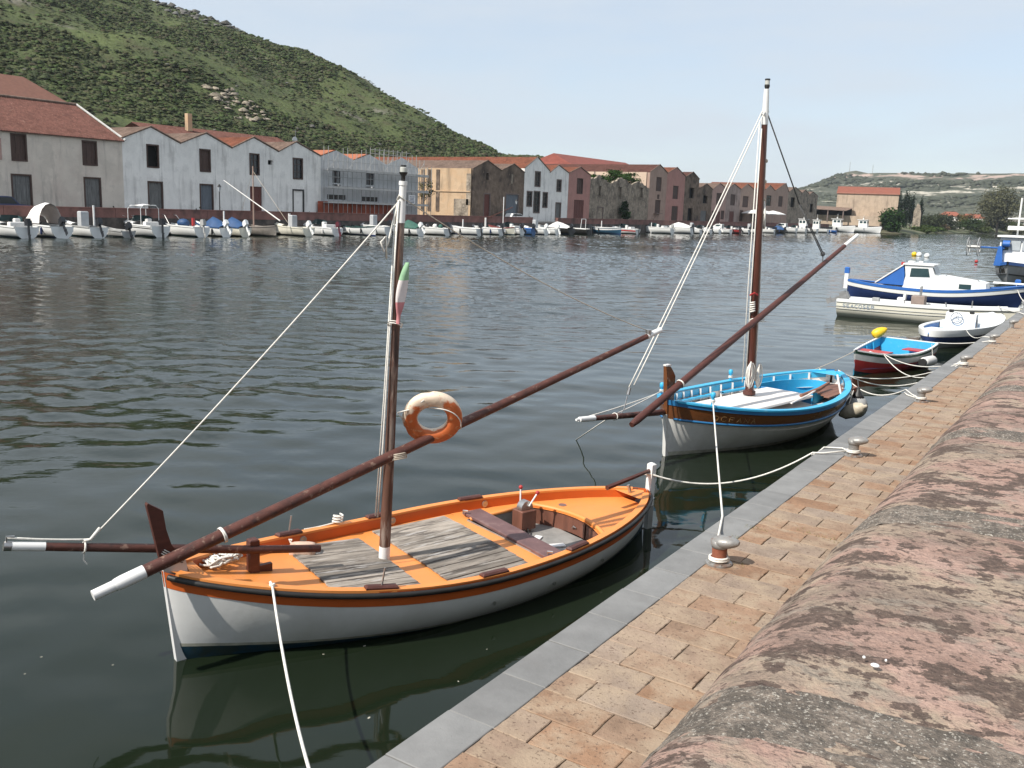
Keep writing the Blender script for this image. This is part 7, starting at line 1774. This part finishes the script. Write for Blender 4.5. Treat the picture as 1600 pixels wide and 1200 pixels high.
for l, x, y in (('white trawler with wheelhouse moored beside the last one before the green tree', -89.8, 374), ('white trawler with wheelhouse nearest the big green tree', -81.2, 379)):
    t = far_boat(l, y, L=11.5, B=1.9, kind_='wheelhouse', z=1.35, xs=x, ang=178, name='trawler', cat='boat')
    t.location = (x, y, 0)
for i, (ya_, yb_) in enumerate(((46, 74), (76, 100), (104, 146))):
    b_ = MB(); b_.box((-92.4, (ya_ + yb_) / 2, .40), (1.2, yb_ - ya_, .16)); tag(b_.build('pontoon', M_plank_grey), ('narrow grey pontoon behind the boats at the far left', 'narrow grey pontoon behind the brown sailing boat', 'narrow grey pontoon behind the boats at mid-bank')[i], 'pontoon', 'pontoons under the far quay')

# ------------------------------------------------------------ bollards on the quay
M_boll = mat('worn_bollard_paint', (.30, .29, .275), .42, metal=.35, var=.2, vs=9, col2=(.20, .105, .065), c2s=7, c2t=(.52, .60), c2a=.7, bump=.004, bs=30)
M_rust = mat('rusty_iron', (.26, .085, .045), .7, var=.3, vs=12, col2=(.42, .38, .34), c2s=9, c2t=(.57, .65), c2a=.8, bump=.004, bs=40)
BO = [(-2.925, 8.25), (-2.93, 13.48), (-2.93, 18.6), (-2.95, 24.05), (-2.955, 29.5), (-2.96, 34.6), (-2.96, 39.8), (-2.925, 3.02)]
BL = ['nearest bollard, rusty necked, with the white rope from the blue-railed boat', 'second bollard along the quay, tied to the stern of the orange boat', 'third bollard along the quay, with a loose white rope end', 'fourth bollard along the quay, with several ropes to the striped rowing boat', 'fifth bollard along the quay, tied to the rowing boat corner', 'sixth bollard along the quay, near the white launch', 'farthest bollard on the quay at the right edge', 'quay bollard holding the bow rope of the orange boat']
def bollard(label, x, y, first):
    t = thing('mooring_bollard', label, 'bollard', (x, y, HQ), 0, 'iron mooring bollards along the quay')
    b_ = MB(); b_.lathe([(.13, -.01), (.13, .018), (.10, .03)], 18); 
    for k in range(6): b_.lathe([(.014, .018), (.014, .032)], 6, None, (.112 * math.cos(k * 1.047), .112 * math.sin(k * 1.047), 0))
    b_.build('base_plate', M_boll, t, smooth=True, angle=40)
    b_ = MB(); b_.lathe([(.078, .02), (.070, .08), (.072, .15), (.078, .19)], 18); b_.build('neck', M_rust if first else M_boll, t, smooth=True, angle=40)
    rows = []
    for i in range(13):
        s_ = i / 12; w = math.sin(math.pi * (.04 + .92 * s_)) ** .55; cx_ = lerp(-.085, .185, s_)
        rows.append([(cx_, .098 * w * math.cos(a), .225 + .018 * s_ + .062 * w * math.sin(a)) for a in [2 * math.pi * k / 16 for k in range(16)]])
    b_ = MB(); b_.grid(rows, close=True); b_.add(rows[0], [tuple(range(16))]); b_.add(rows[-1], [tuple(range(16))]); b_.lathe([(.080, .17), (.088, .20), (.085, .24)], 18); b_.build('head', M_boll, t, smooth=True)
    return t
bo = [bollard(l, x, y, i == 0) for i, ((x, y), l) in enumerate(zip(BO, BL))]
def ropething(name, label, paths, r, m=M_rope, group='mooring ropes'):
    b_ = MB()
    for P in paths: b_.tube(P, r, 6)
    return tag(b_.build(name, m, smooth=True), label, 'rope', group)
def wraps(c, r, z, n):
    P = []
    for i in range(n * 14 + 1):
        a = 2 * math.pi * i / 14; P.append((c[0] + r * math.cos(a), c[1] + r * math.sin(a), z + .020 * i / 14))
    return P
G1 = world_of(b1, H1.top(.116, .04, .02, -1))
B = lambda i, dz=.06, dx=0, dy=0: (BO[i][0] + dx, BO[i][1] + dy, HQ + dz)
rp = ropething('mooring_rope', 'white bow rope sagging from the orange boat down to the near quay', [
    [tuple(Vector(G1) + Vector((-.03, 0, .03))), tuple(G1)] + sag(tuple(G1), B(7, .10, -.06, .06), .30, 22)[1:], wraps(BO[7], .088, HQ + .06, 2)], .0125)
lashing(rp, tuple(G1), (0, 0, 1), .022, 3, .03)
S1 = world_of(b1, (6.36, -.24, .60))
ropething('mooring_rope', 'white stern rope from the orange boat to the second bollard', [[tuple(world_of(b1, (6.62, .06, .80)))] + sag(tuple(world_of(b1, (6.66, -.03, .82))), (-3.42, 13.18, HQ + .02), .28, 20) + [(-3.3, 13.25, HQ + .02), B(1, .06, -.08)], wraps(BO[1], .088, HQ + .05, 2), [B(1, .05, -.08, .05), (-3.15, 13.75, HQ + .02), (-3.38, 13.62, HQ + .018), (-3.41, 13.4, HQ - .03), (-3.43, 13.2, HQ - .02)]], .0125)
C1w = world_of(b2, (CL1[0], CL1[1], CL1[2] + .10))
ropething('mooring_rope', 'taut white rope hanging from the blue-railed boat to the nearest bollard', [sag(tuple(C1w), (-3.41, 9.62, HQ + .012), .015, 16) + [(-3.26, 9.15, HQ + .03), (-3.06, 8.55, HQ + .13), B(0, .20, -.07, .04)], wraps(BO[0], .090, HQ + .035, 2)], .0135)
S2 = world_of(b2, H2.top(.93, .04, .02, -1))
ropething('mooring_rope', 'short white rope from the stern of the blue-railed boat to the third bollard', [sag(tuple(S2), (-3.40, 19.7, HQ + .01), .25, 12) + [(-3.2, 19.2, HQ + .015), B(2, .07, -.08, .05)], wraps(BO[2], .088, HQ + .05, 2), [(-3.36, 19.3, HQ + .015), (-3.25, 19.05, HQ + .016), (-3.1, 18.9, HQ + .016), B(2, .05, 0, .08)]], .013)
R3 = world_of(b3, H3.top(.22, .0, .02, -1))
ropething('mooring_rope', 'pair of white ropes from the striped rowing boat to the fourth bollard', [sag(tuple(R3), B(3, .08, -.08), .22, 14), sag(tuple(R3), B(3, .12, -.08, .05), .55, 16), wraps(BO[3], .090, HQ + .05, 3)], .014)
S2b = world_of(b2, H2.top(.97, .02, .03, 1)); S2c = world_of(b2, H2.top(.99, .02, .03, -1))
ropething('mooring_rope', 'long low rope from the blue-railed boat stern to the fourth bollard', [sag(tuple(S2c), B(3, .06, -.08, -.03), .45, 16)], .013)
ropething('mooring_rope', 'second long rope from the blue-railed boat stern passing under the rowing boat', [sag(tuple(S2b), B(3, .07, -.09), .30, 16)], .011)
R3b = world_of(b3, H3.top(1.0, .05, .02, -1))
ropething('mooring_rope', 'white rope from the corner of the striped rowing boat to the fifth bollard', [sag(tuple(R3b), B(4, .07, -.08), .05, 8), wraps(BO[4], .090, HQ + .05, 2)], .014)
N4 = world_of(b4, H4.top(.78, .02, .03, -1)); N4 = min((world_of(b4, H4.top(.80, .02, .03, s_)) for s_ in (1, -1)), key=lambda q: -q[0])
ropething('mooring_rope', 'white rope dropping from the white launch to the quay edge', [sag(tuple(N4), (-3.40, 31.2, HQ), .15, 8) + [(-3.25, 31.0, HQ + .02), (-3.0, 30.9, HQ + .02)]], .014)
ropething('mooring_rope', 'white rope from the bow of the long work boat to the quay', [sag((-4.5, 45.4, .98), (-3.35, 41.2, HQ + .02), .05, 8) + [B(6, .07, -.06)]], .016)
ropething('mooring_rope', 'white looped bow rope of the cabin cruiser', [sag((-4.95, 57.2, 1.35), (-3.4, 50.0, HQ + .03), .55, 12)], .02)
W_ = (-8.72, 15.64, 0)
ropething('mooring_rope', 'white anchor ropes running from the blue-railed bow into the water', [sag(tuple(world_of(b2, (CL3[0], CL3[1], CL3[2] + .1))), tuple(world_of(b2, (-1.5, .05, .98))), .02, 6) + [(W_[0], W_[1], -.1)], sag(tuple(world_of(b2, (CL3[0], CL3[1], CL3[2] + .08))), tuple(world_of(b2, (-2.3, .02, 1.04))), .02, 6)], .011)
ropething('mooring_rope', 'thin slack line rising from the water to the far rail of the blue-railed boat', [sag(tuple(world_of(b2, H2.top(.9, .02, .02, 1))), (-7.4, 27.0, 0.02), .12, 10), sag((-7.4, 27.0, .02), tuple(world_of(b3, (0.1, .05, .72))), .03, 8)], .008, M_rope_old)
# stray leaves and straws on the water
sb_ = MB()
for _ in range(26):
    x, y = rk.uniform(-9, -4.2), rk.uniform(2.2, 7.5); a = rk.uniform(0, 6.3); l = rk.uniform(.006, .016)
    if rk.random() < .1: l *= 7; w = .002
    else: w = l * .5
    c, s_ = math.cos(a), math.sin(a)
    sb_.add([(x + c * l - s_ * w, y + s_ * l + c * w, .004), (x - c * l - s_ * w, y - s_ * l + c * w, .004), (x - c * l + s_ * w, y - s_ * l - c * w, .004), (x + c * l + s_ * w, y + s_ * l - c * w, .004)], [(0, 1, 2, 3)])
kind(sb_.build('floating_litter', mat('straw', (.45, .42, .34), .8, var=.2), fix=False), 'stuff')
# ------------------------------------------------------------------ thin sea haze that pales the far hill
hm = bpy.data.materials.new('haze'); hm.use_nodes = True
ht_ = hm.node_tree; ht_.nodes.clear()
ho = ht_.nodes.new('ShaderNodeOutputMaterial'); hv = ht_.nodes.new('ShaderNodeVolumePrincipled')
hv.inputs['Color'].default_value = (0.84, 0.91, 0.99, 1); hv.inputs['Density'].default_value = 0.0001; hv.inputs['Anisotropy'].default_value = 0.2
ht_.links.new(hv.outputs['Volume'], ho.inputs['Volume'])
b_ = MB(); b_.box((0, 850, 61.5), (5600, 3800, 135)); hz = kind(b_.build('haze', hm), 'stuff')
